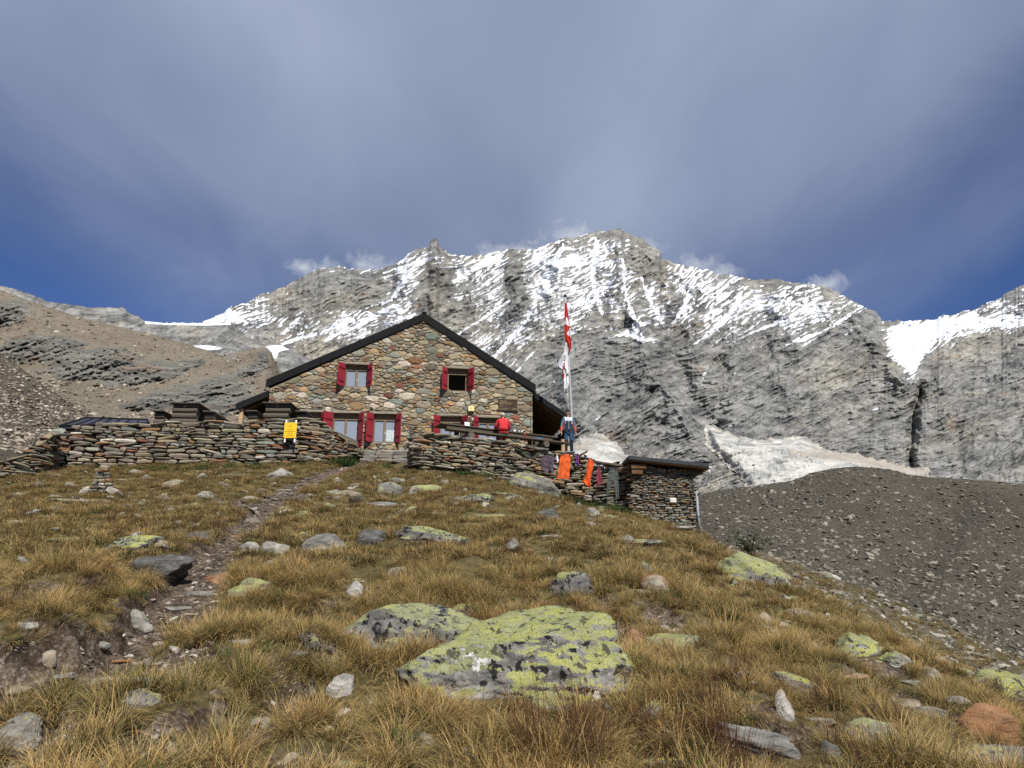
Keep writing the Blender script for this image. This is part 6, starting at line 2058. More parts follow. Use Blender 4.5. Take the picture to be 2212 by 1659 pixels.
ROCKS = [
    # px, base row, width, height, kind, label, extra
    (1120, 1512, 525, 212, 'H', 'largest flat boulder at bottom centre, crusted with yellow green lichen', dict(sub=6, depth=.80, cuts=7, rough=1.0, bed=.2, top=(-.10, -.45, .85, .60), hmul=1.42, sink=.14)),
    (925, 1412, 330, 132, 'B', 'lichen boulder with black crest behind the largest boulder', dict(sub=5, depth=.55, cuts=8, rough=.8, bed=.3)),
    (1618, 1258, 165, 92, 'H', 'big slanting lichen boulder on the crest right of the shed', dict(sub=4, tilt=(0, .30), cuts=7)),
    (1236, 1284, 118, 66, 'B', 'pointed black and yellow boulder above the largest boulder', dict(sub=4)),
    (1458, 1402, 110, 52, 'Y', 'low yellow lichen rock right of the largest boulder', dict(sub=4)),
    (1374, 1398, 62, 50, 'R', 'brownish upright stone wedged against the largest boulder', {}),
    (1420, 1275, 70, 42, 'S', 'reddish tan stone beside a small lichen slab, right of centre', {}),
    (1378, 1282, 74, 22, 'B', 'thin lichen slab beside the reddish tan stone', dict(flat=.4)),
    (1392, 1243, 52, 36, 'L', 'small speckled stone just above the reddish tan stone', {}),
    (932, 1172, 152, 60, 'B', 'black streaked lichen boulder in the middle of the slope', dict(sub=4, tilt=(0, .12))),
    (700, 1192, 112, 52, 'G', 'grey layered outcrop right of the path', dict(sub=4, tilt=(0, -.15), depth=.6)),
    (800, 1178, 80, 46, 'D', 'dark layered rock beside the grey outcrop', dict(sub=4)),
    (592, 1198, 62, 36, 'P', 'pale angular rock on the right edge of the path', {}),
    (537, 1192, 42, 28, 'P', 'rounded pale stone beside the path, left of the angular one', {}),
    (352, 1262, 128, 74, 'D', 'dark grey slab jutting over the path from the left bank', dict(sub=4, depth=.8, flat=.35, sink=-.1, tilt=(-.12, -.10), hmul=1.1)),
    (300, 1186, 135, 52, 'B', 'black topped lichen boulder above the dark jutting slab', dict(sub=4)),
    (150, 1168, 120, 32, 'Y', 'low yellow lichen rock at the left, above the hummocks', dict(sub=4, flat=.3)),
    (548, 1284, 96, 50, 'Y', 'rounded yellow lichen rock right of the path', dict(sub=4)),
    (478, 1262, 92, 60, 'R', 'rusty orange slab lying in the path', dict(depth=1.2, flat=.4, tilt=(.15, -.18))),
    (440, 1288, 62, 26, 'G', 'grey flat stone below the rusty slab', dict(flat=.4)),
    (294, 1370, 64, 50, 'P', 'rounded light grey stone standing in the path', dict(sub=4)),
    (385, 1318, 70, 20, 'P', 'flat pale slab across the path', dict(flat=.5)),
    (372, 1372, 38, 16, 'S', 'small flat tan slab right of the rounded path stone', dict(flat=.5)),
    (432, 1166, 62, 32, 'D', 'dark low rock left of the path bend', dict(flat=.3)),
    (505, 1160, 60, 20, 'R', 'flat rusty stone in the upper path', dict(flat=.4)),
    (390, 1135, 40, 18, 'L', 'small lichen knob on the turf left of the upper path', {}),
    (915, 1060, 76, 30, 'Y', 'oval yellow lichen rock below the hut steps', dict(sub=4)),
    (728, 1070, 116, 42, 'L', 'wide flat lichen boulder below the end of the left wall', dict(sub=4, flat=.25)),
    (842, 1066, 60, 34, 'L', 'pointed lichen stone between two rounded ones below the steps', {}),
    (825, 1094, 74, 26, 'G', 'low grey rock in front of the pointed lichen stone', {}),
    (1026, 1084, 92, 38, 'B', 'dark dome of rock with lichen below the right wall', dict(sub=4)),
    (1092, 1070, 82, 26, 'L', 'long pale rock behind the dark dome', dict(flat=.3, tilt=(0, .12))),
    (1160, 1064, 120, 66, 'L', 'large grey boulder against the wall left of the plum shirt', dict(sub=4, tilt=(0, .16))),
    (1062, 1116, 150, 24, 'Y', 'long flat yellow slab flush with the turf', dict(sub=4, flat=.5, depth=.5)),
    (1182, 1120, 66, 36, 'D', 'jagged blackish rock right of the long yellow slab', {}),
    (1292, 1118, 115, 36, 'L', 'grey green rock patch on the slope below the washing', dict(sub=4, flat=.3)),
    (1362, 1168, 135, 26, 'L', 'thin lichen slab low in the grass below the shed', dict(sub=4, flat=.5, depth=.45)),
    (1452, 1138, 84, 24, 'P', 'pale slab in the grass in front of the shed', dict(flat=.4)),
    (608, 1030, 74, 38, 'P', 'pale granite boulder at the foot of the left wall', dict(sub=4)),
    (508, 1030, 62, 18, 'G', 'grey slab left of the pale granite boulder', dict(flat=.4)),
    (440, 1078, 44, 24, 'P', 'white angular block in the stones below the left wall', {}),
    (610, 1062, 60, 18, 'S', 'broad tan paving slab in the upper path', dict(flat=.5)),
    (866, 1248, 62, 32, 'P', 'pale grey lichen flecked stone left of centre', {}),
    (766, 1290, 36, 38, 'W', 'white quartz rock in a hollow left of centre', {}),
    (738, 1505, 56, 48, 'W', 'whitish angular stone on bare soil left of the largest boulder', dict(sub=4)),
    (305, 1528, 72, 44, 'L', 'lichen capped stone half buried at lower left', dict(sub=4)),
    (28, 1640, 120, 110, 'P', 'big pale rock in the bottom left corner', dict(sub=4, hmul=.6)),
    (262, 1480, 140, 32, 'P', 'long pale slab along the lower path edge', dict(sub=4, flat=.4, depth=.5)),
    (258, 1436, 52, 20, 'R', 'flat orange slab lying in the lower path', dict(flat=.4)),
    (100, 1440, 40, 36, 'S', 'round rust stained stone at the path edge, far left', {}),
    (60, 1372, 46, 24, 'W', 'white and rust slab under the left bank', dict(flat=.3)),
    (130, 1480, 90, 26, 'G', 'grey flat stone in the mud at lower left', dict(flat=.4)),
    (525, 1390, 66, 22, 'W', 'flat white stone on the bank right of the path', dict(flat=.3)),
    (1848, 1420, 98, 58, 'H', 'mossy lichen boulder among the grass at right', dict(sub=4)),
    (1934, 1444, 84, 46, 'H', 'second lichen boulder just right of the mossy one', dict(sub=4, tilt=(0, .2))),
    (1722, 1500, 84, 52, 'L', 'tilted lichen slab with a dark underside at right', dict(sub=4, tilt=(.1, .25), flat=.3, sink=.1)),
    (1694, 1552, 38, 52, 'W', 'white quartz lump below the tilted lichen slab', dict(sub=4)),
    (1650, 1632, 170, 70, 'G', 'long grey slab at the bottom right of centre', dict(sub=5, flat=.3, tilt=(0, .18), depth=.5)),
    (1882, 1616, 96, 56, 'L', 'grey block with a rusty lower face at bottom right', dict(sub=4)),
    (1792, 1632, 42, 34, 'G', 'bluish grey stone left of the rusty faced block', {}),
    (2135, 1596, 112, 84, 'R', 'large rusty boulder near the right edge', dict(sub=4)),
    (2128, 1648, 190, 60, 'P', 'pale slabs below the rusty boulder at the right edge', dict(sub=4, flat=.35, depth=.55)),
    (2005, 1552, 76, 34, 'G', 'grey stone in the gully left of the rusty boulder', {}),
    (1968, 1532, 50, 26, 'S', 'small tan stone upslope of the grey gully stone', {}),
    (2150, 1478, 140, 78, 'H', 'dark lichen boulder on the right edge of the crest', dict(sub=4)),
    (1315, 1572, 48, 52, 'B', 'black rock with a white face just below the largest boulder', dict(sub=4)),
    (1016, 1642, 30, 28, 'G', 'single smooth grey cobble in the bottom grass', dict(sub=4, cuts=3)),
    (1440, 1662, 90, 26, 'B', 'lichen rock cut by the bottom edge, right of centre', dict(sub=4)),
    (760, 1668, 90, 22, 'L', 'lichen rock cut by the bottom edge, left of centre', {}),
    (1188, 1216, 30, 20, 'W', 'small white stone on the turf right of the streaked boulder', {}),
    (1606, 1306, 56, 16, 'P', 'flat pale stone on bare soil below the crest boulder', dict(flat=.5)),
    (1648, 1348, 46, 28, 'S', 'tan stone on bare soil, right of the flat pale one', {}),
    (1688, 1352, 40, 18, 'W', 'whitish stone right of the tan stone', {}),
    (1512, 1300, 40, 24, 'P', 'pale stone left of the bare soil below the crest', {}),
    (160, 1084, 120, 26, 'L', 'broad flat lichen slab beside the cairn', dict(sub=4, flat=.5, depth=.5)),
    (1190, 1160, 44, 16, 'P', 'low pale stone in a grassy dip above centre', dict(flat=.3)),
    (1820, 1462, 90, 26, 'S', 'pale gravelly slab below the mossy lichen boulder', dict(flat=.5)),
    (1560, 1190, 70, 24, 'D', 'dark ledge at the foot of the shed corner', dict(flat=.3)),
    (1755, 1405, 34, 20, 'Y', 'small yellow lichen knob left of the mossy boulder', {}),
    (330, 1440, 80, 16, 'S', 'broad tan slab sunk in the lower path', dict(flat=.5)),
    (215, 1400, 46, 24, 'G', 'grey angular stone under the left bank', {}),
    (420, 1330, 50, 14, 'S', 'thin tan slab at the right side of the path', dict(flat=.5)),
    (20, 1530, 70, 30, 'S', 'tan block in the mud at the left edge', {}),
    (345, 1180, 50, 22, 'S', 'tan stone beside the black topped lichen boulder', {}),
    (1110, 1250, 50, 20, 'L', 'small lichen slab in the turf above the largest boulder', dict(flat=.3)),
    (1545, 1400, 60, 26, 'L', 'low lichen stone in the grass between the largest boulder and the mossy one', {}),
    (640, 1420, 56, 22, 'P', 'pale flat stone on the grassy bank left of the largest boulder', dict(flat=.3)),
    (1770, 1560, 60, 24, 'S', 'tan slab in bare soil at lower right', dict(flat=.4)),
    (1960, 1480, 70, 22, 'P', 'pale slab on the gravel patch at right', dict(flat=.4)),
    (2060, 1520, 60, 24, 'P', 'pale stone beside the gully left of the dark edge boulder', {}),
    (2060, 1430, 60, 26, 'H', 'lichen rock peeping over the crest near the right edge', {}),
]
for i, (px, row, w, h, kind, label, k) in enumerate(ROCKS):
    rock(px, row, w, h, kind, label, 100 + i * 7, **k)


# ------------------------------------------------------------------ scattering by geometry nodes
def scatter(name, P, rot, scl, idx, protos, mat_unused=None, label=None, kind='stuff'):
    col = bpy.data.collections.new(name + '_kinds')
    for o in protos: col.objects.link(o)
    me = bpy.data.meshes.new(name); P = np.asarray(P, np.float32); n = len(P)
    me.vertices.add(n); me.vertices.foreach_set('co', P.ravel())
    me.attributes.new('rot', 'FLOAT_VECTOR', 'POINT').data.foreach_set('vector', np.asarray(rot, np.float32).ravel())
    me.attributes.new('scl', 'FLOAT_VECTOR', 'POINT').data.foreach_set('vector', np.asarray(scl, np.float32).ravel())
    me.attributes.new('idx', 'INT', 'POINT').data.foreach_set('value', np.asarray(idx, np.int32))
    o = obj(name, me)
    ng = bpy.data.node_groups.new(name + '_nodes', 'GeometryNodeTree')
    ng.interface.new_socket('Geometry', in_out='INPUT', socket_type='NodeSocketGeometry')
    ng.interface.new_socket('Geometry', in_out='OUTPUT', socket_type='NodeSocketGeometry')
    N, L = ng.nodes, ng.links
    gi, go = N.new('NodeGroupInput'), N.new('NodeGroupOutput')
    ci = N.new('GeometryNodeCollectionInfo'); ci.inputs['Collection'].default_value = col
    ci.inputs['Separate Children'].default_value = True; ci.inputs['Reset Children'].default_value = True
    ip = N.new('GeometryNodeInstanceOnPoints'); ip.inputs['Pick Instance'].default_value = True

    def na(nm, ty):
        q = N.new('GeometryNodeInputNamedAttribute'); q.data_type = ty; q.inputs['Name'].default_value = nm
        return q.outputs['Attribute']
    L.new(gi.outputs[0], ip.inputs['Points']); L.new(ci.outputs[0], ip.inputs['Instance'])
    L.new(na('idx', 'INT'), ip.inputs['Instance Index'])
    e2r = N.new('FunctionNodeEulerToRotation'); L.new(na('rot', 'FLOAT_VECTOR'), e2r.inputs[0]); L.new(e2r.outputs[0], ip.inputs['Rotation'])
    L.new(na('scl', 'FLOAT_VECTOR'), ip.inputs['Scale'])
    L.new(ip.outputs[0], go.inputs[0])
    o.modifiers.new('scatter', 'NODES').node_group = ng
    tag(o, label, None, None, kind)
    return o


def proto(name, me):
    return bpy.data.objects.new(name, me)


# ------------------------------------------------------------------ grass
def mat_grass():
    t = NT('alpine_grass')
    tip = t.attr('tip', 'Fac'); hue = t.attr('hue', 'Fac'); rd = t.rnd(); p = t.pos()
    big = t.noise(p, .55, 4, .6); mid = t.noise(p, 2.6, 4, .6)
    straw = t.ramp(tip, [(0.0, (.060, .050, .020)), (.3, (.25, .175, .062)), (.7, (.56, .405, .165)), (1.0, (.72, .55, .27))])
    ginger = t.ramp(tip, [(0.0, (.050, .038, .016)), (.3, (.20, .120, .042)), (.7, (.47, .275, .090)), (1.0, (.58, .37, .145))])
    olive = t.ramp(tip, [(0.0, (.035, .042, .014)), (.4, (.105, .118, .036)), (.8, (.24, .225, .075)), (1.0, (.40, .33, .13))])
    c = t.mix(t.ramp(t.math('ADD', t.math('MULTIPLY', hue, .6), t.math('MULTIPLY', mid, .7)), [(.42, 0.0), (.90, 1.0)]), straw, ginger)
    og = t.math('ADD', t.math('MULTIPLY', rd, .38), t.math('ADD', t.math('MULTIPLY', hue, .34), t.math('MULTIPLY', big, .62)))
    c = t.mix(t.ramp(og, [(.70, 0.0), (.90, .85)]), c, olive)
    dead = t.ramp(tip, [(0.0, (.06, .055, .045)), (1.0, (.30, .275, .22))])
    c = t.mix(t.ramp(hue, [(.86, 0.0), (.90, .8)]), c, dead)
    t.done(c, .7, spec=.2)
    tr = t.new('ShaderNodeBsdfTranslucent'); t.put(c, tr.inputs[0])
    mx = t.new('ShaderNodeMixShader'); mx.inputs[0].default_value = .28
    out = t.n['Material Output']
    t.l.new(t.b.outputs[0], mx.inputs[1]); t.l.new(tr.outputs[0], mx.inputs[2]); t.l.new(mx.outputs[0], out.inputs[0])
    return t.m


def solid_grass(name, stops):
    t = NT(name); c = t.ramp(t.attr('tip', 'Fac'), stops)
    c = t.mix(t.math('MULTIPLY', t.attr('hue', 'Fac'), .4), c, tuple(x * .5 for x in stops[1][1]))
    return t.done(c, .75, spec=.15)


M_GRASS = mat_grass()
M_RUSH = solid_grass('red_brown_rush', [(0, (.035, .024, .012)), (.5, (.085, .038, .020)), (1, (.15, .065, .03))])
M_GREEN = solid_grass('green_herb', [(0, (.020, .034, .010)), (.5, (.050, .092, .024)), (1, (.10, .15, .04))])


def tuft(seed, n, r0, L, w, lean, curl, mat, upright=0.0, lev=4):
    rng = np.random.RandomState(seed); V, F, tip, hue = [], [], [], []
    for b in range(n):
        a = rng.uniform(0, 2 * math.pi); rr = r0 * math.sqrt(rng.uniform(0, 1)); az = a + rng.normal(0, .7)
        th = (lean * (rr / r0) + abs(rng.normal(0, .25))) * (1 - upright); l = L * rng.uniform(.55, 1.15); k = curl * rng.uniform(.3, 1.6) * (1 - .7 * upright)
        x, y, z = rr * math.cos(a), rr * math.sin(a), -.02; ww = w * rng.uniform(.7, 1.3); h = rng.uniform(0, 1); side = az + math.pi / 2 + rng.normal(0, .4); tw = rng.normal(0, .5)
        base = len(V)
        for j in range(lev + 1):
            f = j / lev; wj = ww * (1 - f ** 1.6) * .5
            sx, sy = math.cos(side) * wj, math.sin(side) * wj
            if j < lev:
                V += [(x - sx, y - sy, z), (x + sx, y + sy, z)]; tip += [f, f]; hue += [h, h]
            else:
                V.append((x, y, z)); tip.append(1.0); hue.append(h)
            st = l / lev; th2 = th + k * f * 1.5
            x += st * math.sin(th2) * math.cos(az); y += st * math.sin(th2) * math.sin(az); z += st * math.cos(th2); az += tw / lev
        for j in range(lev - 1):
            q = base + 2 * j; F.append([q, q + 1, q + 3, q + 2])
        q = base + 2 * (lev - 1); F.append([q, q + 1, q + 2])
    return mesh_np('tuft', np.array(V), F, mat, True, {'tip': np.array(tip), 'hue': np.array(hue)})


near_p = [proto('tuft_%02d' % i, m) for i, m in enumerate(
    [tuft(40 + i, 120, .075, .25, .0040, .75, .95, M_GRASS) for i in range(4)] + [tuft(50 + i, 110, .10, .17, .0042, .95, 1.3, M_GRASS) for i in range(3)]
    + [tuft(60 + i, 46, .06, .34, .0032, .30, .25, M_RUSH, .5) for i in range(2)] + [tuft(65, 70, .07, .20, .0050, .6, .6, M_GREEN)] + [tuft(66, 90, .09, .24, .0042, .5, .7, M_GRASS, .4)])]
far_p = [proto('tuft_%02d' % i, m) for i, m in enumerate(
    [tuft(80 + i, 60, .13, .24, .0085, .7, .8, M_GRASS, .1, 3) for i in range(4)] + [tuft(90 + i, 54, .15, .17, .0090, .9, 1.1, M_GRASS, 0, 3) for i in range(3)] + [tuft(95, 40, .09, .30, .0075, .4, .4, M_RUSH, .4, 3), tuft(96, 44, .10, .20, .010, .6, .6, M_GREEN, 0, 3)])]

_wx = np.concatenate([EWN[:, 0], LWN[:, 0], RWN[1:, 0], [s0.x, s1.x, s1.x + .2]]); _wy = np.concatenate([EWN[:, 1], LWN[:, 1], RWN[1:, 1], [SD - .05, SD - .05, SD + 6]])
_or = np.argsort(_wx); _wx, _wy = _wx[_or], _wy[_or]


def free_of_rocks(x, y, k=.86):
    m = np.ones(len(x), bool)
    for fx, fy, rx_, ry_, a in FOOT:
        dx_, dy_ = x - fx, y - fy; c, s = math.cos(a), math.sin(a)
        m &= ((c * dx_ + s * dy_) / (rx_ * k)) ** 2 + ((-s * dx_ + c * dy_) / (ry_ * k)) ** 2 > 1
    return m


def field(rng, y0, y1, dens, lo=-.80, hi=.80):
    A = .5 * (hi - lo) * (y1 * y1 - y0 * y0) + 1.6 * (y1 - y0); n = int(A * dens)
    y = np.sqrt(rng.uniform(y0 * y0, y1 * y1, n)); x = rng.uniform(lo, hi, n) * y + rng.uniform(-.8, .8, n)
    return x, y


def plant(rng, name, zones, protos, pickf, label, sc):
    X, Y = [], []
    for y0, y1, dens in zones:
        x, y = field(rng, y0, y1, dens)
        pm = path_mask(x, y); bm_ = bare_mask(x, y)
        clump = fbm2(x * 1.5, y * 1.5, 3)
        keep = (pm < .35 + .25 * rng.rand(len(x))) & (bm_ < .4 + .4 * rng.rand(len(x))) & free_of_rocks(x, y) & (y < np.interp(x, _wx, _wy) - .05) & ((clump > np.where(y < 10, -.20, -.28) + .22 * rng.rand(len(x))) | (rng.rand(len(x)) < .6))
        X.append(x[keep]); Y.append(y[keep])
    X, Y = np.concatenate(X), np.concatenate(Y); n = len(X)
    Z = ground_h(X, Y)
    e = .08; gx_ = (ground_h(X + e, Y) - ground_h(X - e, Y)) / (2 * e); gy_ = (ground_h(X, Y + e) - ground_h(X, Y - e)) / (2 * e)
    rot = np.stack([np.arctan(gy_) * .5 + rng.normal(0, .10, n), -np.arctan(gx_) * .5 + rng.normal(0, .10, n), rng.uniform(0, 6.28, n)], 1)
    size = sc * np.clip(.82 + .55 * fbm2(X * .9 + 4, Y * .9, 3) + rng.normal(0, .16, n), .4, 1.5)
    edge = np.clip(1 - .45 * path_mask(X, Y) - .5 * bare_mask(X, Y), .35, 1)
    gap = sstep(-.26, -.02, fbm2(X * 1.5, Y * 1.5, 3) + .1 * (Y > 10))
    size = size * edge * (.40 + .72 * gap)
    S = np.stack([size, size, size * rng.uniform(.85, 1.2, n)], 1)
    return scatter(name, np.stack([X, Y, Z], 1), rot, S, pickf(X, Y, rng), protos, label=label), (X, Y)


def pick_near(X, Y, rng):
    n = len(X); r = rng.rand(n); t = fbm2(X * .6 + 9, Y * .6, 3)
    i = np.where(r + t * .5 < .52, rng.randint(0, 4, n), np.where(r < .86, rng.randint(4, 7, n), 10))
    rush = np.exp(-((X - 1.25) / .55) ** 2 - ((Y - 4.35) / .35) ** 2) + .5 * np.exp(-((X - .4) / .6) ** 2 - ((Y - 4.2) / .25) ** 2) + .35 * np.exp(-((X - 2.0) / .5) ** 2 - ((Y - 5.3) / .5) ** 2)
    i = np.where(rng.rand(n) < rush * .55, rng.randint(7, 9, n), i)
    return np.where(rng.rand(n) < .045, 9, i)


def pick_far(X, Y, rng):
    n = len(X); r = rng.rand(n)
    i = np.where(r < .60, rng.randint(0, 4, n), rng.randint(4, 7, n))
    i = np.where(rng.rand(n) < .03, 7, i)
    wall = np.interp(X, _wx, _wy) - Y
    return np.where(rng.rand(n) < np.where(wall < 1.6, .45, .06), 8, i)


rng = np.random.RandomState(77)
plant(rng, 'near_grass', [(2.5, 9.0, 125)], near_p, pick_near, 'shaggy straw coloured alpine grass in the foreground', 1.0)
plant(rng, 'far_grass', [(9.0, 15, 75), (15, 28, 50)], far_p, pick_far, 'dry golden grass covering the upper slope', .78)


# green weeds along the foot of the shed and the wall ends
wx, wy, wsz = [], [], []
for px, row, n, sx, sy, sz_ in ((1400, 1112, 60, .45, .25, 1.5), (1440, 1122, 70, .45, .25, 1.6), (1475, 1135, 40, .35, .2, 1.2), (742, 1006, 26, .22, .2, 1.9), (860, 1000, 20, .4, .15, .9), (330, 1016, 60, 1.2, .2, 1.2), (500, 1010, 40, 1.0, .2, 1.0), (960, 1018, 40, .9, .2, 1.3), (1230, 1085, 50, .8, .2, 1.4), (1330, 1108, 40, .5, .2, 1.3)):
    x_, y_ = hit(px, row)
    wx += list(x_ + rng.normal(0, sx, n)); wy += list(y_ + rng.normal(0, sy, n)); wsz += list(sz_ * rng.uniform(.5, 1.1, n))
wx, wy, wsz = np.array(wx), np.array(wy), np.array(wsz); k = wy < np.interp(wx, _wx, _wy) - .04; wx, wy, wsz = wx[k], wy[k], wsz[k]; n = len(wx)
scatter('green_weeds', np.stack([wx, wy, ground_h(wx, wy)], 1), np.stack([rng.normal(0, .15, n), rng.normal(0, .15, n), rng.uniform(0, 6.28, n)], 1), np.stack([wsz, wsz, wsz], 1), rng.randint(0, 2, n),
        [proto('weed_00', tuft(301, 50, .10, .20, .016, .7, .6, M_GREEN, 0, 3)), proto('weed_01', tuft(302, 44, .09, .24, .012, .6, .5, M_GREEN, .2, 3))], label='green weeds growing along the feet of the walls and shed')


def shrub(px, row, d, h, r, label, seed):
    p = at(px, row, d); rg = np.random.RandomState(seed)
    root = empty('shrub', p); tag(root, label, 'shrub')
    bm = bmesh.new()
    tips = []
    for i in range(14):
        a = rg.uniform(0, 6.28); l = h * rg.uniform(.6, 1.1); q = Vector((r * rg.uniform(.3, 1) * math.cos(a), r * rg.uniform(.3, 1) * math.sin(a), l))
        add_tube(bm, [(0, 0, -.1), q * .5 + Vector((0, 0, .06)), q], [.012, .008, .003], 5); tips.append(q)
    obj('stems', bm_mesh('stems', bm, M_DARKW), root)
    V, F = [], []
    for q in tips:
        for j in range(46):
            c = q * rg.uniform(.35, 1.05) + Vector(rg.normal(0, .06, 3)); s_ = rg.uniform(.018, .040)
            e1 = Vector(rg.normal(size=3)).normalized() * s_; e2 = Vector(rg.normal(size=3)).normalized() * s_ * .45; b = len(V)
            V += [c - e1, c + e2, c + e1, c - e2]; F.append([b, b + 1, b + 2, b + 3])
    o = obj('leaves', mesh_np('leaves', np.array(V), F, plain('shrub_leaf', (.045, .060, .022), .7, .4, 30)), root); o['kind'] = 'stuff'


shrub(1622, 1200, 15.5, .42, .38, 'small green shrub behind the crest boulder', 4)

# ------------------------------------------------------------------ loose stones
def mat_pebble(name, a, b, c):
    t = NT(name); rd = t.rnd(); n = t.noise(t.objc(), 3, 5, .65)
    col = t.ramp(rd, [(0, a), (.45, b), (.85, c), (1, tuple(min(1, x * 1.35) for x in c))])
    col = t.mix(t.ramp(n, [(.35, .5), (.55, 0.0)]), col, tuple(x * .5 for x in a))
    return t.done(col, .95, spec=.1)


def pebble_protos(mat, seed, n=5, sub=1):
    out = []
    for i in range(n):
        m = rock_mesh(seed + i, (2, 2, 1.25), mat, sub, cuts=6); m.polygons.foreach_set('use_smooth', np.zeros(len(m.polygons), bool))
        out.append(proto('pebble_%02d' % i, m))
    return out


M_PEB = mat_pebble('path_pebble', (.10, .082, .062), (.20, .172, .135), (.36, .325, .27))
pp = pebble_protos(M_PEB, 900, 6, 2)
X, Y, S = [], [], []
for y0, y1, dens, smin, smax in ((2.6, 8, 420, .006, .030), (8, 14, 130, .010, .045), (14, 29, 30, .02, .075), (2.6, 10, 14, .03, .075)):
    x, y = field(rng, y0, y1, dens)
    m = np.maximum(path_mask(x, y), bare_mask(x, y)); cl = fbm2(x * 3, y * 3, 3)
    k = (m > .45 + .3 * rng.rand(len(x))) & (cl > -.25 + .3 * rng.rand(len(x))) & free_of_rocks(x, y, .8)
    if y0 == 2.6 and y1 == 10: k = ((m > .3) | (rng.rand(len(x)) < .10)) & free_of_rocks(x, y, .9)
    k &= y < np.interp(x, _wx, _wy) - .1
    X.append(x[k]); Y.append(y[k]); S.append(smin + (smax - smin) * rng.rand(k.sum()) ** 3)
# stone litter on the turf below the walls
x, y = field(rng, 13, 27, 9); k = (rng.rand(len(x)) < np.clip(.10 + .5 * np.exp(-((x + 6.0) / 2.2) ** 2 - ((y - 18.5) / 3.5) ** 2), 0, 1)) & free_of_rocks(x, y) & (y < np.interp(x, _wx, _wy) - .1)
X.append(x[k]); Y.append(y[k]); S.append(.05 + .15 * rng.rand(k.sum()) ** 2.2)
X, Y, S = np.concatenate(X), np.concatenate(Y), np.concatenate(S); n = len(X)
scatter('path_pebbles', np.stack([X, Y, ground_h(X, Y) - S * .05], 1), np.stack([rng.normal(0, .35, n), rng.normal(0, .35, n), rng.uniform(0, 6.28, n)], 1), np.stack([S * rng.uniform(.8, 1.6, n), S * rng.uniform(.8, 1.3, n), S * rng.uniform(.5, 1, n)], 1), rng.randint(0, 6, n), pp, label='loose pebbles and stones on the path and bare soil')


def scree(name, sheet_o, nx, nrow, count, smin, smax, mat, seed, label, v0=0.0, keep=None, power=4.0):
    rng = np.random.RandomState(seed); me = sheet_o.data; co = np.empty(len(me.vertices) * 3, np.float32); me.vertices.foreach_get('co', co)
    co = co.reshape(-1, 3)[:nx * nrow].reshape(nrow, nx, 3)
    u = rng.uniform(0, nx - 1.001, count); v = (v0 + (1 - v0) * rng.rand(count)) * (nrow - 1.001)
    i, j = np.floor(u).astype(int), np.floor(v).astype(int); fu, fv = (u - i)[:, None], (v - j)[:, None]
    P = (co[j, i] * (1 - fu) + co[j, i + 1] * fu) * (1 - fv) + (co[j + 1, i] * (1 - fu) + co[j + 1, i + 1] * fu) * fv
    s = smin * (smax / smin) ** (rng.rand(count) ** power)
    if keep is not None:
        k = keep(u / (nx - 1), v / (nrow - 1), rng); P, s = P[k], s[k]
    n = len(P)
    return scatter(name, P, np.stack([rng.normal(0, .4, n), rng.normal(0, .4, n), rng.uniform(0, 6.28, n)], 1), np.stack([s * rng.uniform(.8, 1.5, n), s * rng.uniform(.8, 1.3, n), s * rng.uniform(.55, 1, n)], 1), rng.randint(0, 5, n), pebble_protos(mat, seed, 5, 1), label=label)


M_SC1 = mat_pebble('moraine_stone', (.082, .074, .059), (.140, .127, .101), (.245, .225, .185))
M_SC2 = mat_pebble('brown_scree_stone', (.14, .112, .08), (.23, .19, .142), (.40, .355, .285))
M_SC3 = mat_pebble('slope_stone', (.12, .112, .09), (.22, .205, .165), (.36, .34, .28))
scree('moraine_stones', moraine, 420, 220, 36000, .055, .62, M_SC1, 1200, 'grey stones strewn over the moraine', .25, power=5.5)
scree('left_moraine_stones', left_moraine, 200, 120, 11000, .06, .42, M_SC2, 1300, 'brownish stones on the left scree slope', .3, power=3.0)


def off_rock(u, v, rng):
    U = -160 + 850 * u; T = np.interp(U, [p[0] for p in HILL_TOP], [p[1] for p in HILL_TOP]); V = 1010 + (T - 1010) * v
    return hill_rock(U, V, None) < .30 + .35 * rng.rand(len(u)) ** 3


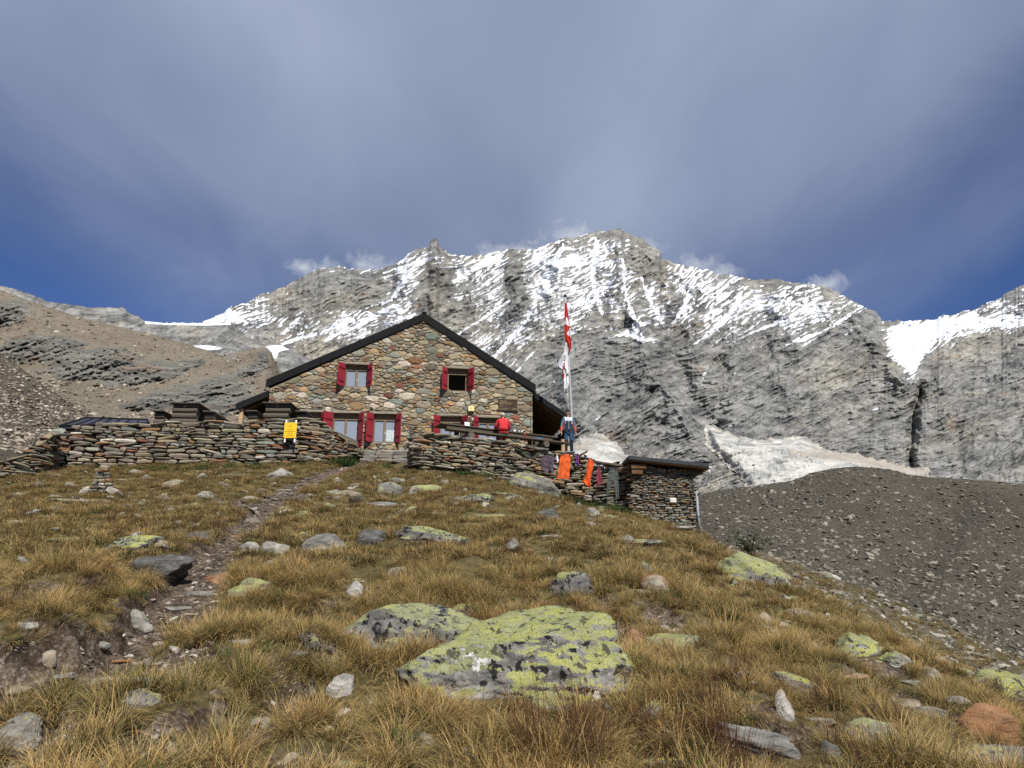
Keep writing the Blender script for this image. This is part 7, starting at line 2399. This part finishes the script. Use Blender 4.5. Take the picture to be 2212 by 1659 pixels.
scree('hillside_stones', left_hill, 520, 210, 17000, .14, 1.5, M_SC2, 1400, 'pale stones on the left hillside', .2, keep=off_rock, power=5.0)
scree('slope_stones', lower_slope, 260, 90, 3500, .05, .42, M_SC3, 1500, 'flat stones on the slope below the crest', .2, power=2.5)

# half buried stones with lichen all over the turf
x, y = field(rng, 4.0, 24, 1.0); cl = fbm2(x * .5 + 3, y * .5, 2)
k = (cl > -.12) & free_of_rocks(x, y, 1.15) & (y < np.interp(x, _wx, _wy) - .4) & (path_mask(x, y) < .5)
x, y = x[k], y[k]; n = len(x); s_ = (.045 + .13 * rng.rand(n) ** 2.0) * np.interp(y, [4, 10, 24], [.8, 1.0, 1.5])
protos_ = []
for i, mk in enumerate(('L', 'B', 'P', 'G', 'Y', 'P', 'L', 'S')):
    protos_.append(proto('stone_%02d' % i, rock_mesh(1700 + i, (2.3, 2, 1.2), MR[mk], 3, cuts=9)))
scatter('turf_stones', np.stack([x, y, ground_h(x, y) + s_ * .12], 1), np.stack([rng.normal(0, .25, n), rng.normal(0, .25, n), rng.uniform(0, 6.28, n)], 1), np.stack([s_ * rng.uniform(.9, 1.6, n), s_ * rng.uniform(.8, 1.3, n), s_ * rng.uniform(.7, 1.2, n)], 1), rng.randint(0, 8, n), protos_, label='small half buried stones scattered over the turf')
# thin turf on the lower slope
_r = np.random.RandomState(5); _co = np.empty(len(lower_slope.data.vertices) * 3, np.float32); lower_slope.data.vertices.foreach_get('co', _co); _co = _co.reshape(-1, 3)[:260 * 90].reshape(90, 260, 3)[25:]
n = 4200; i, j = _r.randint(0, 259, n), _r.randint(0, 64, n); P = _co[j, i] + (_co[j, i + 1] - _co[j, i]) * _r.rand(n, 1); k = fbm2(P[:, 0] * .4, P[:, 1] * .4, 3) > -.05; P = P[k]; n = len(P)
z_ = np.linalg.norm(P, axis=1) / 30
scatter('slope_grass', P, np.stack([_r.normal(0, .2, n), _r.normal(0, .2, n), _r.uniform(0, 6.28, n)], 1), np.stack([.9 * z_, .9 * z_, .7 * z_], 1) * _r.uniform(.6, 1.2, (n, 1)), _r.randint(0, 7, n), [proto('slope_tuft_%02d' % q, o.data) for q, o in enumerate(far_p[:7])], label='thin dry grass on the slope below the crest')
